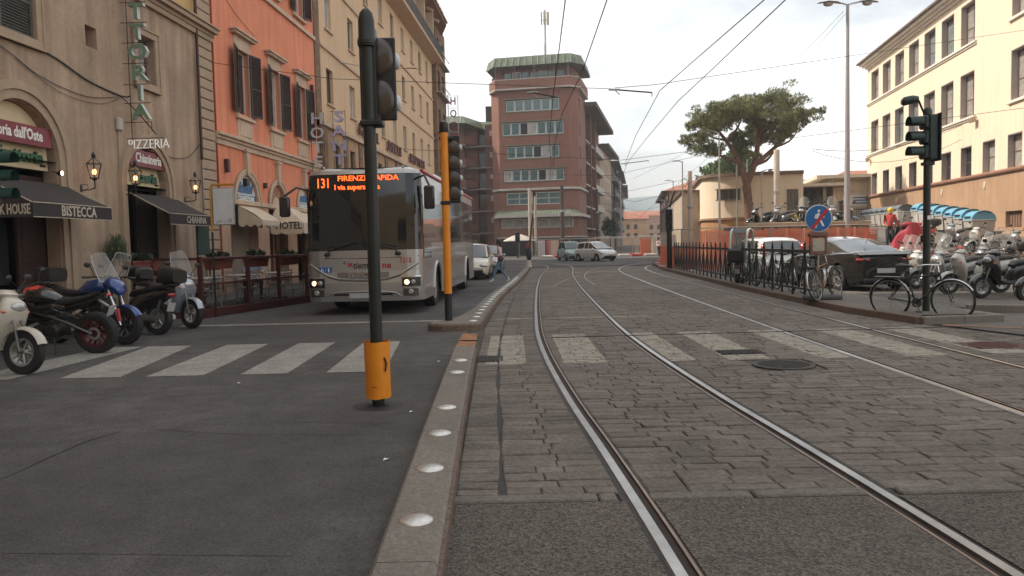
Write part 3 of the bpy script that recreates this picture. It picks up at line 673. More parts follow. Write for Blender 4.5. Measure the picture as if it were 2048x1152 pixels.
mb = MB(); mb.lathe([(0, -.1), (.07, -.1), (.09, -.06), (.14, -.05), (.16, 0)], (17.25, 0, 7.62), 10, 'Y'); B.o('rosette', mb, M('dark iron ornament', (.05, .045, .04), .7))
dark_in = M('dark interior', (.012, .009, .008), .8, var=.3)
wood_dark = M('dark stained wood', (.045, .02, .013), .55, var=.35, sc=3, streak=.3)
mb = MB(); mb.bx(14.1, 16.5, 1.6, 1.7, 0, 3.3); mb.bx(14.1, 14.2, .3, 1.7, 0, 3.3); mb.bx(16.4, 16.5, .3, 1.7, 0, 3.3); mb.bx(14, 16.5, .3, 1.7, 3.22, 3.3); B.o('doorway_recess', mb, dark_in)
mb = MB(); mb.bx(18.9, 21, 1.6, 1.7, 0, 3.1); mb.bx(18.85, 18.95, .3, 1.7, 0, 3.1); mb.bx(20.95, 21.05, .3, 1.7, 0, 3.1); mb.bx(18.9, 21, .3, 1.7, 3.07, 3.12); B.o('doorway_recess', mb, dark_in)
mb = MB(); mb.bx(15.55, 16.38, .32, .4, 0, 3.1, .01); mb.bx(15.66, 16.27, .30, .33, .25, 1.1, .02); mb.bx(15.66, 16.27, .30, .33, 1.3, 2.9, .02); B.o('door', mb, wood_dark)
mb = MB(); mb.bx(20.1, 20.93, .4, .48, 0, 2.9, .01); mb.bx(20.2, 20.82, .37, .41, .3, 1.0, .02); mb.bx(20.2, 20.82, .37, .41, 1.2, 2.7, .02); B.o('door', mb, wood_dark)
mb = MB(); mb.bx(14.95, 15.5, .5, .54, .9, 2.9); B.o('door_glass', mb, glass_dark)
# lunettes with signs (each sign a thing)
cream_p = M('cream sign panel', (.68, .56, .36), .6, var=.06, sc=2, emit=(1, .8, .5, .02)); red_sign = M('dark red sign', (.20, .014, .028), .35, var=.06); green_letter = M('green letter', (.02, .11, .055), .45)
white_letter = M('white letter', (.8, .78, .72), .5)
for cx, r, zs, txt1, txt2, lab, rx in ((15.3, 1.08, 3.22, "Trattoria dall'Oste", 'Trattoria', "cream arched sign with dark red Trattoria dall'Oste board and green letters", (14.15, 16.26, 3.66, 4.06)), (19.95, .98, 3.15, 'Chianineria', 'Pizzeria', 'cream arched sign with dark red Chianineria board and green Pizzeria letters', (19.22, 20.9, 3.63, 4.04))):
    sg = FL.thing('arch_sign', lab, 'sign', cx, .22, zs, 'arched signs of the restaurant'); mb = MB()
    hz = 3.4-zs if cx < 16 else .0
    pts = [(-r, 0)]+[(-r*math.cos(math.pi*i/20), hz+r*math.sin(math.pi*i/20)) for i in range(21)]+[(r, 0)]
    if hz == 0: pts = pts[1:-1]
    mb.ext(pts, (0, -.04, 0), (1, 0, 0), (0, 0, 1), (0, .05, 0)); obj('panel', mb, cream_p, sg)
    a, b, c, d = rx; mb = MB(); mb.bx(a-cx, b-cx, -.24, -.1, c-zs, d-zs, .01); obj('board', mb, red_sign, sg)
    text('lettering', txt1, .30 if len(txt1) > 12 else .33, white_letter, sg, ((a+b)/2-cx-(.12 if len(txt1) > 12 else 0), -.245, (c+d)/2-zs+.01), bold=.008, sx=.78 if len(txt1) > 12 else .82)
    text('lettering', txt2, .34, green_letter, sg, (.12, -.09, .24), bold=.012, depth=.05, sx=1.15, shear=.12)
    mb = MB(); mb.bx(r-.25, r-.1, -.06, -.04, .07, .12); obj('maker_plate', mb, black_plastic, sg)
# awnings
awn_m = M('dark brown awning cloth', (.040, .031, .029), .85, var=.12, sc=2, bump=.15, bsc=60); awn_edge = M('cream piping', (.5, .42, .32), .7)
beige_letter = M('beige letter', (.55, .48, .38), .6)
for a, b, zw, zf, d, fr, sd, lab in ((14.15, 16.62, 2.95, 2.44, 1.0, 'BISTECCA', 'STEAK HOUSE', 'dark awning over the left arch lettered BISTECCA and STEAK HOUSE'), (19.1, 21.35, 2.95, 2.42, 1.0, 'CHIANINA', None, 'dark awning over the right arch lettered CHIANINA')):
    aw = FL.thing('awning', lab, 'awning', a, 0, zf, 'dark restaurant awnings'); w_ = b-a; zz = zw-zf
    mb = MB(); n_ = 8
    mb.grid([[(w_*i/n_, -d*j/4, zz*(1-j/4)-.03*math.sin(math.pi*j/4)) for j in range(5)] for i in range(n_+1)]); mb.grid([[(w_*i/n_, -d*j/4, zz*(1-j/4)-.03*math.sin(math.pi*j/4)-.012) for j in range(5)] for i in range(n_+1)])
    obj('canvas', mb, awn_m, aw, 40)
    mb = MB(); mb.bx(0, w_, -d-.012, -d, -.27, 0); obj('front_valance', mb, awn_m, aw)
    mb = MB(); mb.bx(-.006, .006, -d, 0, -.27, 0) if sd else None
    if sd: mb.add([(0, -d, 0), (0, 0, 0), (0, 0, zz)], [(0, 1, 2)]); obj('side_valance', mb, awn_m, aw)
    mb = MB(); mb.tube([(0, -d-.014, .0), (w_, -d-.014, .0)], .011, 6); mb.tube([(0, -d-.014, -.265), (w_, -d-.014, -.265)], .008, 6); mb.tube([(0, -d, 0), (0, -.02, zz)], .014, 6)
    mb.tube([(w_, -d, 0), (w_, -.02, zz)], .01, 6); obj('piping', mb, awn_edge, aw)
    text('lettering', fr, .28 if sd else .25, beige_letter, aw, (w_*.55 if sd else w_*.62, -d-.016, -.135), bold=.005 if sd else .002, sx=.9, depth=.004)
    if sd: text('lettering', sd, .26, beige_letter, aw, (-.01, -d*.52, -.13), rz=-R(90), bold=.006, sx=.54, depth=.004)
# LED strip by the door
pinkled = M('pink led', (.8, .2, .25), .5, emit=(1, .25, .3, 3.0)); led = FL.thing('led_strip', 'vertical strip of glowing pink dots inside the left archway', 'light strip', 15.1, .45, .9)
mb = MB(); mb.bx(-.05, .05, 0, .03, 0, 1.7); obj('backing', mb, M('pink backing', (.25, .03, .05), .6, emit=(1, .1, .15, .12)), led); mb = MB()
for i in range(38): mb.box((0, -.006, .02+i*.045), (.026, .012, .02))
obj('led_dots', mb, pinkled, led)
# wall lanterns
lamp_glow = M('warm lamp glow', (1, .6, .3), .5, emit=(1, .45, .16, 5.5)); lglass = M('lantern glass', (.5, .4, .3), .1, alpha=.22, var=0)
def lantern():
    t = thing('wall_lantern', None, 'wall lamp', (0, 0, 0)); mb = MB()
    mb.tube([(0, 0, -.42), (0, -.2, -.42), (0, -.32, -.38)], .012, 6); mb.tube([(0, -.32, -.4), (0, -.32, -.2)], .014, 6); mb.lathe([(0, -.22), (.03, -.22), (.045, -.2), (.05, -.185), (0, -.18)], (0, -.32, 0), 6)
    mb.tube([(0, -.02, -.3), (0, -.14, -.3), (0, -.18, -.38), (0, -.1, -.41)], .007, 5); mb.box((0, -.005, -.38), (.07, .014, .16)); obj('bracket', mb, iron_black, t)
    mb = MB(); C = V((0, -.32, 0)); T = [C+V((.165*math.cos(a), .165*math.sin(a), .15)) for a in [math.pi/3*i+.5 for i in range(6)]]; Bm = [C+V((.085*math.cos(a), .085*math.sin(a), -.17)) for a in [math.pi/3*i+.5 for i in range(6)]]
    for i in range(6): mb.tube([Bm[i], T[i]], .009, 4); mb.tube([T[i], T[(i+1) % 6]], .011, 4); mb.tube([Bm[i], Bm[(i+1) % 6]], .009, 4); mb.tube([T[i], C+V((0, 0, .29))], .006, 4)
    mb.lathe([(.03, .27), (.05, .29), (.035, .31), (.045, .34), (0, .42)], C, 6); mb.lathe([(.1, -.16), (.1, -.18), (0, -.19)], C, 6)
    obj('cage', mb, iron_black, t)
    mb = MB(); mb.add(T+Bm+[C+V((0, 0, .27))], [(i, (i+1) % 6, 6+(i+1) % 6, 6+i) for i in range(6)]+[(i, (i+1) % 6, 12) for i in range(6)]); obj('glass', mb, lglass, t)
    mb = MB(); mb.ell(C+V((0, 0, -.03)), (.045, .045, .065), 10, 8); obj('bulb', mb, lamp_glow, t); return t
ln0 = lantern()
for i, (s_, lab) in enumerate(((17.2, 'lit black wall lantern between the two restaurant arches'), (18.86, 'lit black wall lantern at the near edge of the Pizzeria arch'), (21.95, 'lit black wall lantern beyond the CHIANINA awning'))):
    o = ln0 if i == 0 else copy_tree(ln0); o.location = FL.at(s_, 0, 3.3); o.rotation_euler.z = FL.a; o['label'] = lab; o['group'] = 'wall lanterns of the restaurant'
spot = FL.thing('spotlight', 'small bright spotlight under the cream Trattoria sign', 'spotlight', 16.15, -.25, 3.15); mb = MB(); mb.lathe([(.02, .08), (.05, .05), (.055, -.03)], (0, 0, 0), 10, 'Y'); mb.tube([(0, .05, 0), (0, .2, .05)], .01); obj('housing', mb, black_plastic, spot); mb = MB(); mb.lathe([(0, -.03), (.045, -.028)], (0, 0, 0), 10, 'Y'); obj('lens', mb, M('bright lamp', (1, .9, .7), .4, emit=(1, .75, .45, 12)), spot)
# blade sign TRATTORIA
green_box = M('green box letter', (.16, .27, .17), .45, var=.1); white_side = M('white letter side', (.55, .56, .54), .5)
bs = FL.thing('vertical_sign', 'vertical blade sign of green box letters ending in PIZZERIA', 'sign', 19.1, 0, 4.3); fr = FL
def blade_letter(parent, ch, x, z, size, m_f, m_s, depth=.12, name='letter', sx=1.1, bold=.012):
    # letters face down the street (-x of the facade), standing off the wall along -y
    o = text(name, ch, size, m_s, parent, (0, -x, z), rz=-R(90), bold=bold, depth=depth, sx=sx)
    f = text('letter_face', ch, size*1.0, m_f, o, (0, -depth/2-.004, 0), bold=bold-.004, depth=.004, sx=sx); return o
zt = [(.32, 'A', 4.87), (0, 'I', 5.32), (0, 'R', 5.80), (0, 'O', 6.30), (0, 'T', 6.78), (0, 'T', 7.26), (0, 'A', 7.74), (0, 'R', 8.2), (0, 'T', 8.66)]
for _, ch, z in zt: blade_letter(bs, ch, .42, z-4.3, .5, green_box, white_side, sx=1.25)
mb = MB(); mb.tube([(0, -.16, .1), (0, -.16, 4.8)], .012, 5); mb.tube([(0, -.66, .1), (0, -.66, .34)], .01, 5)
for z in (.34, .80, 1.25, 1.75, 2.24, 2.72, 3.2, 3.7, 4.15): mb.tube([(0, 0, z), (0, -.2, z), (0, -.66, z)], .009, 5)
mb.tube([(0, 0, -.05), (0, -.95, -.05)], .009, 5); mb.tube([(0, -.16, .1), (0, -.16, -.05)], .009, 5); obj('bracket_frame', mb, iron_black, bs)
neon = M('pale neon tube', (.75, .72, .68), .4, emit=(1, .95, .9, .25)); text('neon_lettering', 'PIZZERIA', .32, neon, bs, (0, -.56, -.2), rz=-R(90), depth=.02, sx=.8, bold=-.003)
# wires, meter boxes, pipes
def cable(name, label, pts, r=.008, m=black_plastic, cat='cable', group=None, parent=None):
    mb = MB(); mb.tube(smooth3(pts), r, 5); o = obj(name, mb, m, parent)
    if not parent: tag(o, label, cat, group)
    return o
def smooth3(pts, n=6):
    pts = [V(p) for p in pts]; o = []
    for i in range(len(pts)-1):
        p0 = pts[max(i-1, 0)]; p1 = pts[i]; p2 = pts[i+1]; p3 = pts[min(i+2, len(pts)-1)]
        for k in range(n):
            t_ = k/n; o.append(.5*((2*p1)+(p2-p0)*t_+(2*p0-5*p1+4*p2-p3)*t_*t_+(3*p1-p0-3*p2+p3)*t_**3))
    o.append(pts[-1]); return o
def fl(s_, z, y=-.03): return FL.at(s_, y, z)
cable('wall_cable', 'thick sagging cable bundle running from the shuttered window to the vertical sign', [fl(13, 5.75), fl(14.8, 5.66), (fl(16.3, 5.62)), fl(17.6, 5.35), fl(18.9, 5.25), fl(19.1, 5.27, -.15)], .02)
cable('wall_cable', 'thin cable drooping low over the large arch', [fl(13, 5.6), fl(14.8, 5.45), fl(16, 5.1), fl(17.5, 4.98), fl(18.8, 5.2)], .009)
cable('wall_cable', 'thinnest slack cable below the others on the tan wall', [fl(15.3, 5.3), fl(16.6, 4.9), fl(18, 4.9), fl(18.85, 5.18)], .006)
cable('wall_cable', 'black cable slanting from the wall down to the PIZZERIA lettering', [fl(18.85, 5.25), fl(19.1, 4.9, -.3), fl(19.1, 4.35, -.75)], .014)
cable('wall_cable', 'cable looping from above the small arch to the downpipe', [fl(20.0, 4.45), fl(21.0, 4.05), fl(22.2, 4.15), fl(22.95, 4.6)], .01)
cable('downpipe', 'dark brown downpipe beside the corner quoins', [fl(22.92, 8.9, -.09), fl(22.92, 6, -.09), fl(22.92, 4.15, -.09)], .045, M('brown pipe', (.05, .02, .017), .5), 'pipe')
cable('conduit', 'thin grey conduit below the brown downpipe', [fl(23.02, 4.1, -.05), fl(23.0, 1, -.05), fl(23.0, .1, -.05)], .02, galv, 'pipe')
mb = MB(); mb.bx(-.1, .1, -.1, 0, -.15, .15, .02); o = obj('meter_box', mb, concrete_pale); o.location = FL.at(18.75, 0, 4.55); o.rotation_euler.z = FL.a; tag(o, 'small pale meter box left of the vertical sign foot', 'box')
cable('conduit', 'thin conduit running down from the pale meter box', [fl(18.72, 4.4), fl(18.72, 3.6), fl(18.72, 2.6)], .012, galv, 'pipe')
mbd = FL.thing('menu_board', 'dark green menu board on a curled iron frame beyond the awning', 'menu board', 21.35, -.75, .12); mb = MB(); mb.bx(-.35, .35, -.03, .03, 1.25, 2.05, .01); obj('board', mb, M('dark green board', (.02, .045, .035), .6), mbd)
mb = MB(); mb.tube([(-.35, 0, 0), (-.35, 0, 2.2)], .02, 6); mb.tube([(.35, 0, 0), (.35, 0, 2.2)], .02, 6); mb.tube([(.35, 0, 2.2), (.42, 0, 2.27), (.5, 0, 2.2), (.45, 0, 2.12)], .012, 5); mb.tube([(-.35, 0, 2.1), (.35, 0, 2.1)], .015, 6); obj('frame', mb, iron_black, mbd)

# --- orange hotel ---
t, x0 = building(FL, 'orange_hotel_building', 'orange stucco hotel building with dark brown louvred shutters', 24); B = Sub(FL, t, x0)
cs = [26.35, 29.3, 32.3]; holes = []
for c in cs: holes += [(c-.5, c+.5, 6.0, 8.1), (c-.5, c+.5, 11.0, 13.0)]
mb = MB(); wall(mb, 24, 34.25, 3.05, 17.2, holes+[(c-r_, c+r_, 3.05, 3.05+r_) for c, r_ in ((26.3, .93), (29.2, .82), (32.2, .82))], .2)
for c, r_ in ((26.3, .93), (29.2, .82), (32.2, .82)): arch_wall(mb, c, r_, 3.05, c-r_, c+r_, 3.05+r_, .2)
mb.bx(24, 34.25, 1.2, 9, 0, 17.2); mb.bx(24, 34.25, .3, 1.25, 4.3, 17.2); mb.bx(24,34.25,.25,.3,4.0,4.35); B.o('wall', mb, stucco_orange)
mb = MB(); wall(mb, 24, 34.25, 0, 3.05, [(24.9, 27.2, 0, 2.95), (28.25, 30.15, 0, 2.95), (31.2, 33.2, 0, 2.95)], .35); B.o('ground_floor_wall', mb, M('pale salmon plaster', (.52, .33, .23), .9, var=.1, sc=1, streak=.12))
mb = MB(); mb.bx(24, 34.25, -.12, .1, 4.95, 5.05, .01); mb.bx(24, 34.25, -.06, .1, 4.78, 4.95, .01); mb.bx(24, 34.25, -.2, .1, 5.05, 5.14, .01); B.o('string_course', mb, trim_cream)
for y_, a_, b_ in ((.07, 2.98, 3.12), (.1, 10.45, 10.62)): mb = MB(); mb.bx(24, 34.25, -y_, .1, a_, b_, .01); B.o('string_course', mb, trim_cream)
mb = MB(); mb.bx(23.9, 34.3, -.7, 9, 17.2, 17.5); B.o('roof', mb, trim_cream)
for c in cs:
    for z0 in (6.0, 11.0):
        h = 2.1 if z0 < 7 else 2.0
        mb = MB(); mb.bx(c-.66, c-.5, -.05, .05, z0-.12, z0+h, .01); mb.bx(c+.5, c+.66, -.05, .05, z0-.12, z0+h, .01); mb.bx(c-.66, c+.66, -.05, .05, z0+h, z0+h+.42, .01)
        mb.bx(c-.85, c+.85, -.2, .05, z0+h+.42, z0+h+.5, .01); mb.bx(c-.92, c+.92, -.26, .05, z0+h+.5, z0+h+.57, .01); mb.bx(c-.72, c+.72, -.14, .05, z0-.2, z0-.1, .01); B.o('window_surround', mb, trim_cream)
        if z0 < 7: mb = MB(); mb.bx(c-.62, c+.62, -.05, .02, 5.16, z0-.2, .01); mb.bx(c-.48, c+.48, -.08, 0, 5.25, z0-.28, .015); B.o('sill_panel', mb, trim_cream)
        B.win(c-.5, c+.5, z0, z0+h, .14, fm=frame_white, gm=glass_curtain if (c+z0) % 2 > .8 else glass_dark, nx=2)
        sm_ = shutter_mesh(.6, h, shutter_brown)
        for sg in (-1, 1):
            a = R(14)
            if sg < 0: put('shutter', sm_, B.t, (c-.5-.6*math.cos(a)-B.x0, -.08-.6*math.sin(a)*1.0, z0), rz=a)
            else: put('shutter', sm_, B.t, (c+.5-B.x0, -.08, z0), rz=-a)
for c, r_ in ((26.3, .93), (29.2, .82), (32.2, .82)):
    mb = MB(); arch_band(mb, c, r_, r_+.2, 3.05, 3.04, -.06, .03); arch_band(mb, c, r_+.14, r_+.2, 3.05, 3.04, -.09, .03); mb.ext([(-.1, 0), (.1, 0), (.14, .75), (-.14, .75)], (c, -.13, 3.05+r_+.02), (1, 0, 0), (0, 0, 1), (0, .14, 0)); mb.bx(c-.2, c+.2, -.16, 0, 3.05+r_+.77, 3.05+r_+.86); B.o('arch_surround', mb, trim_cream, 40)
brown_in = M('brown shopfront', (.12, .07, .05), .6, var=.2, sc=1)
mb = MB(); mb.bx(24.85, 25.7, .3, .34, 0, 2.95); mb.bx(25.72, 27.25, .3, .33, 0, 2.95); B.o('shopfront', mb, M('grey brown roller shutter', (.24, .18, .13), .6, var=.1, streak=.1))
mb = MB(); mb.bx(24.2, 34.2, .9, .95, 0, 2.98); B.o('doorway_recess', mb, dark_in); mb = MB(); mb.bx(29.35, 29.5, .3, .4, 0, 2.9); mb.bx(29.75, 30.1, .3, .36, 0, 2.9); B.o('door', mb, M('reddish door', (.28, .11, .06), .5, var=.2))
# arch signs
blue_l = M('blue letter', (.03, .14, .32), .45); white_p = M('white sign panel', (.72, .75, .76), .5, var=.04)
for c, r_, lab in ((26.3, .92, 'white arched sign lettered Santini CONFEZIONI on the near arch'), (32.2, .81, 'white arched sign lettered Santini CONFEZIONI half hidden by the bus mirror')):
    sg = FL.thing('shop_sign', lab, 'sign', c, .1, 3.05, 'shop signs Santini'); mb = MB(); pts = [(-r_*math.cos(math.pi*i/20), r_*math.sin(math.pi*i/20)) for i in range(21)]; mb.ext(pts, (0, -.05, 0), (1, 0, 0), (0, 0, 1), (0, .06, 0)); obj('panel', mb, white_p, sg)
    mb = MB(); mb.bx(-r_*.96, r_*.96, -.075, -.04, .03, .27); obj('band', mb, M('blue band', (.05, .17, .30), .5), sg)
    text('lettering', 'Santini', .48, blue_l, sg, (-.03, -.07, .5), bold=.022, shear=.35, sx=.95); text('lettering', 'CONFEZIONI', .22, white_letter, sg, (0, -.085, .145), bold=.008, sx=1.0)
    if c < 30: mb = MB(); mb.bx(-.16, .1, -.2, -.06, .58, .82, .01); obj('lamp_box', mb, black_plastic, sg)
sg = FL.thing('hotel_arch_sign', 'half-round terracotta sign with curved HOTEL lettering over the entrance', 'sign', 29.2, .1, 3.05); mb = MB(); r_ = .81; pts = [(-r_*math.cos(math.pi*i/20), r_*math.sin(math.pi*i/20)) for i in range(21)]; mb.ext(pts, (0, -.02, 0), (1, 0, 0), (0, 0, 1), (0, .03, 0)); obj('panel', mb, M('terracotta panel', (.34, .17, .11), .7, var=.1), sg)
for i, ch in enumerate('HOTEL'):
    a = R(150-30*i); o = text('letter', ch, .27, trim_cream, sg, (.58*math.cos(a), -.04, .58*math.sin(a)), rot=(0, math.pi/2-a, 0), bold=.008)
mb = MB(); r2 = .38; pts = [(-r2*math.cos(math.pi*i/12), r2*math.sin(math.pi*i/12)) for i in range(13)]; mb.ext(pts, (0, -.05, 0), (1, 0, 0), (0, 0, 1), (0, .03, 0)); obj('fan_light', mb, trim_cream, sg)
# vertical HOTEL / HERMES sign
def vsign(name, label, s_, z0, letters, size, mf, ms, off, pitch, frame=True, depth=.1, sx=1.05, bold=.01):
    t = FL.thing(name, label, 'sign', s_, 0, z0)
    for i, ch in enumerate(letters): blade_letter(t, ch, off, pitch*(len(letters)-1-i)+size*.5, size, mf, ms, depth, sx=sx, bold=bold)
    mb = MB(); h = pitch*len(letters)
    for y in (off-size*.42, off+size*.42): mb.tube([(0.03, -y, 0), (.03, -y, h)], .012, 5)
    for z in (0.0, h*.33, h*.66, h-.05): mb.tube([(.03, 0, z), (.03, -off-size*.42, z)], .011, 5)
    obj('bracket_frame', mb, iron_black, t); return t
hs = vsign('vertical_sign', 'vertical HOTEL blade sign with HERMES and two stars below', 32.9, 4.15, 'HOTEL', .66, M('grey letter face', (.6, .56, .58), .4), M('grey letter side', (.25, .22, .21), .5), .45, .60, sx=1.15)
text('neon_lettering', 'HERMES', .4, neon, hs, (0, -.45, -.32), rz=-R(90), depth=.03, sx=.75, bold=.003)
for k in (-1, 1):
    mb = MB(); pts = [((.13 if i % 2 == 0 else .055)*math.sin(math.pi*i/5), (.13 if i % 2 == 0 else .055)*math.cos(math.pi*i/5)) for i in range(10)]
    mb.tube([(0, p[0], p[1]) for p in pts], .01, 4, closed=True); obj('star', mb, neon, hs, loc=(0, -.45-k*.17, -.68))
vsign('vertical_sign', 'vertical lilac blade sign spelling SANTINI behind the bus roof', 36.3, 3.2, 'SANTINI', .68, M('lilac letter face', (.46, .43, .62), .4), M('lilac letter side', (.16, .13, .14), .5), .42, .66, depth=.12, sx=1.4, bold=.02)
# wall fittings
for s_, z, w_, h, lab in ((24.7, 4.15, .16, .42, 'dark wall lamp on the orange wall beside the near arch'), (33.6, 8.3, .18, .3, 'small dark red alarm box near the corner of the orange hotel'), (27.85, 3.75, .1, .2, 'tiny rust red bracket between the two orange arches')):
    mb = MB(); mb.bx(-w_/2, w_/2, -.14, 0, -h/2, h/2, .02); o = obj('wall_fitting', mb, M('dark fitting', (.06, .03, .028), .5)); o.location = FL.at(s_, 0, z); o.rotation_euler.z = FL.a; tag(o, lab, 'wall fitting')
cable('conduit', 'red brown pipe running up the seam of tan and orange buildings', [fl(24.05, 13, -.05), fl(24.05, 5.2, -.05), fl(24.1, .2, -.05)], .03, M('red pipe', (.28, .06, .035), .5), 'pipe')
cable('wall_cable', 'cable running along the orange facade below the shuttered windows', [fl(24.1, 9.9), fl(26, 9.2), fl(27.5, 8.9)], .008)
# scalloped cream awnings
cloth = M('cream awning cloth', (.62, .51, .38), .85, var=.08, sc=3, streak=.12)
def scallop(mb, p, q, h, n, dy=(0, 0, 0)):
    p, q = V(p), V(q)
    for i in range(n):
        for k in range(6):
            a0, a1 = (i+k/6)/n, (i+(k+1)/6)/n; f = lambda t: h*(.6+.4*abs(math.sin(math.pi*((t*n) % 1 if (t*n) % 1 else 0))))
            A, B_ = p.lerp(q, a0), p.lerp(q, a1); mb.quad(A, B_, B_-V((0, 0, h*(.6+.4*math.sin(math.pi*(k+1)/6)))), A-V((0, 0, h*(.6+.4*math.sin(math.pi*k/6)))))
for a, b, lab in ((25.55, 27.1, 'cream scalloped awning over the near Santini shopfront'), (31.1, 33.2, 'cream scalloped awning partly hidden by the bus mirror')):
    aw = FL.thing('awning', lab, 'awning', a, 0, 2.45, 'cream scalloped awnings'); w_ = b-a; d = .8; mb = MB()
    mb.grid([[(w_*i/8, -d*j/5, .5*(1-(j/5))**.8) for j in range(6)] for i in range(9)]); scallop(mb, (0, -d, 0), (w_, -d, 0), .22, 9); scallop(mb, (0, 0, 0), (0, -d, 0), .22, 3); scallop(mb, (w_, 0, 0), (w_, -d, 0), .22, 3); mb.add([(0, -d, 0), (0, 0, 0), (0, 0, .5)], [(0, 1, 2)]); mb.add([(w_, -d, 0), (w_, 0, 0), (w_, 0, .5)], [(0, 1, 2)]); obj('canvas', mb, cloth, aw)
aw = FL.thing('awning', 'cream hooped entrance awning lettered HOTEL HERMES', 'awning', 28.35, 0, 2.0); mb = MB(); w_, d = 2.0, 1.25
mb.quad((0, -d, .42), (w_, -d, .42), (w_*.72, -.45, 1.0), (w_*.28, -.45, 1.0)); mb.quad((w_*.28, -.45, 1.0), (w_*.72, -.45, 1.0), (w_*.7, 0, 1.08), (w_*.3, 0, 1.08))
mb.add([(0, -d, .42), (w_*.28, -.45, 1.0), (w_*.3, 0, 1.08), (0, 0, .42)], [(0, 1, 2, 3)]); mb.add([(w_, -d, .42), (w_*.72, -.45, 1.0), (w_*.7, 0, 1.08), (w_, 0, .42)], [(0, 1, 2, 3)])
mb.quad((0, -d, .42), (0, 0, .42), (0, 0, .15), (0, -d, .15)); mb.quad((0, -d, .42), (w_, -d, .42), (w_, -d, .15), (0, -d, .15)); scallop(mb, (0, -d, .15), (w_, -d, .15), .14, 7); scallop(mb, (0, 0, .15), (0, -d, .15), .14, 3); obj('canvas', mb, cloth, aw)
text('lettering', 'HERMES', .36, iron_black, aw, (w_*.5, -d-.01, .3), bold=.006, sx=.95, depth=.004)
text('lettering', 'HOTEL', .36, iron_black, aw, (-.012, -d*.55, .32), rz=-R(90), bold=.006, sx=.85, depth=.004)

# --- pale yellow hotel ---
t, x0 = building(FL, 'yellow_hotel_building', 'tall pale yellow hotel building with small windows and a long top balcony', 34.3); B = Sub(FL, t, x0)
cols = [36.5, 40.45, 43.9, 47.45, 50.8, 54.1, 57.4, 60.7, 63.9]; rowsz = [(8.1, 9.72), (11.5, 13.1), (14.8, 16.35)]
holes = [(c-.52, c+.52, a, b) for c in cols for a, b in rowsz]; low = [37.6, 40.3, 43.4, 46.5, 49.6, 52.7, 55.8, 58.9, 62]
holes2 = [(c-.5, c+.5, 4.6, 6.4) for c in low]
mb = MB(); wall(mb, 35.0, 66.6, 7.2, 17.0, holes, .22); mb.bx(34.3, 72, .35, 10, 0, 20.6); B.o('wall', mb, stucco_yellow)
mb = MB(); wall(mb, 35.0, 66.6, 0, 7.0, holes2, .2, .04); B.o('lower_wall', mb, M('ochre lower wall', (.42, .27, .16), .9, var=.1, sc=1, streak=.12))
for y_, a_, b_ in ((.12, 6.98, 7.2), (.09, 10.48, 10.62), (.091, 13.68, 13.82), (.07, 3.9, 4.1)): mb = MB(); mb.bx(35, 66.6, -y_, .1, a_, b_, .02); B.o('string_course', mb, trim_cream)
for i, c in enumerate([35.35, 38.95, 41.8, 45, 48, 51.1, 54.2, 57.4, 60.4, 63.8, 66.3]): mb = MB(); mb.bx(c-.33, c+.33, -.03 if i else -.06, .3, 0, 6.97, .02); B.o('stone_pilaster', mb, stone_brown)
mb = MB(); mb.bx(34.27, 35.0, -.05, .3, 7.2, 17, .02); B.o('corner_pilaster', mb, stone_brown)
for i, c in enumerate(cols):
    for j, (a, b) in enumerate(rowsz):
        B.win(c-.52, c+.52, a, b, .14, fm=frame_white if (i+j) % 3 else frame_brown, gm=glass_curtain if (i*7+j*3) % 5 else glass_dark, nx=2); B.sill(c-.62, c+.62, a, trim_cream, d=.1, h=.08)
for i, c in enumerate(low): B.win(c-.5, c+.5, 4.6, 6.4, .17, fm=frame_brown, gm=glass_dark, nx=2)
mb = MB(); mb.add([(35, 0, 16.75), (68, 0, 16.75), (67.2, -.9, 17.0), (35, -.9, 17.0), (35, 0, 17.2), (68, 0, 17.2), (67.2, -.9, 17.2), (35, -.9, 17.2)], [(0, 1, 2, 3), (4, 7, 6, 5), (3, 2, 6, 7), (0, 3, 7, 4), (1, 5, 6, 2)]); B.o('balcony', mb, M('balcony slab', (.50, .35, .24), .9, var=.1))
mb = MB(); x = 35.05
mb.bx(35, 67.2, -.87, -.82, 18.12, 18.17); mb.bx(35, 67.2, -.86, -.83, 17.28, 17.31)
while x < 67.2: mb.bx(x-.012, x+.012, -.855, -.835, 17.2, 18.12); x += .16
B.o('balcony_railing', mb, M('grey railing', (.12, .12, .115), .5, .3))
for x in (39, 43, 47, 51, 55, 59, 63): mb = MB(); mb.bx(x-.12, x+.12, -.8, .3, 17.2, 20.0); B.o('partition', mb, trim_cream)
for x in (37, 41, 45, 49, 53, 57, 61, 65, 69): B.win(x-.7, x+.7, 17.2, 19.6, .34-.08, fm=frame_brown, gm=glass_dark)
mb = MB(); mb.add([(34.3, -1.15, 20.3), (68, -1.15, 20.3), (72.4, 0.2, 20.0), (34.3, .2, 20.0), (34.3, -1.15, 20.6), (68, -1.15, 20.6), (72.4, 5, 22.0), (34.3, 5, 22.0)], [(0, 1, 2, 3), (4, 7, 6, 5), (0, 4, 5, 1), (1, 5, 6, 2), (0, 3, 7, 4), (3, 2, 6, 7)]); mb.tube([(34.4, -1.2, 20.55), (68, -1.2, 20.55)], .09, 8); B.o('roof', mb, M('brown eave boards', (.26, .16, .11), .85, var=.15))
mb = MB(); x = 36
mb.tube([(36, -1.05, 21.2), (67.5, -1.05, 21.2)], .02, 5); mb.tube([(36, -1.05, 20.9), (67.5, -1.05, 20.9)], .02, 5)
while x < 67.6: mb.tube([(x, -1.05, 20.6), (x, -1.05, 21.2)], .02, 5); x += 1.1
B.o('roof_railing', mb, galv)
mb = MB()
for x in range(38, 67, 3): mb = MB(); mb.tube([(x, -.2, 20.2), (x, -.95, 19.8)], .12, 8); B.o('rolled_sunshade', mb, trim_cream)
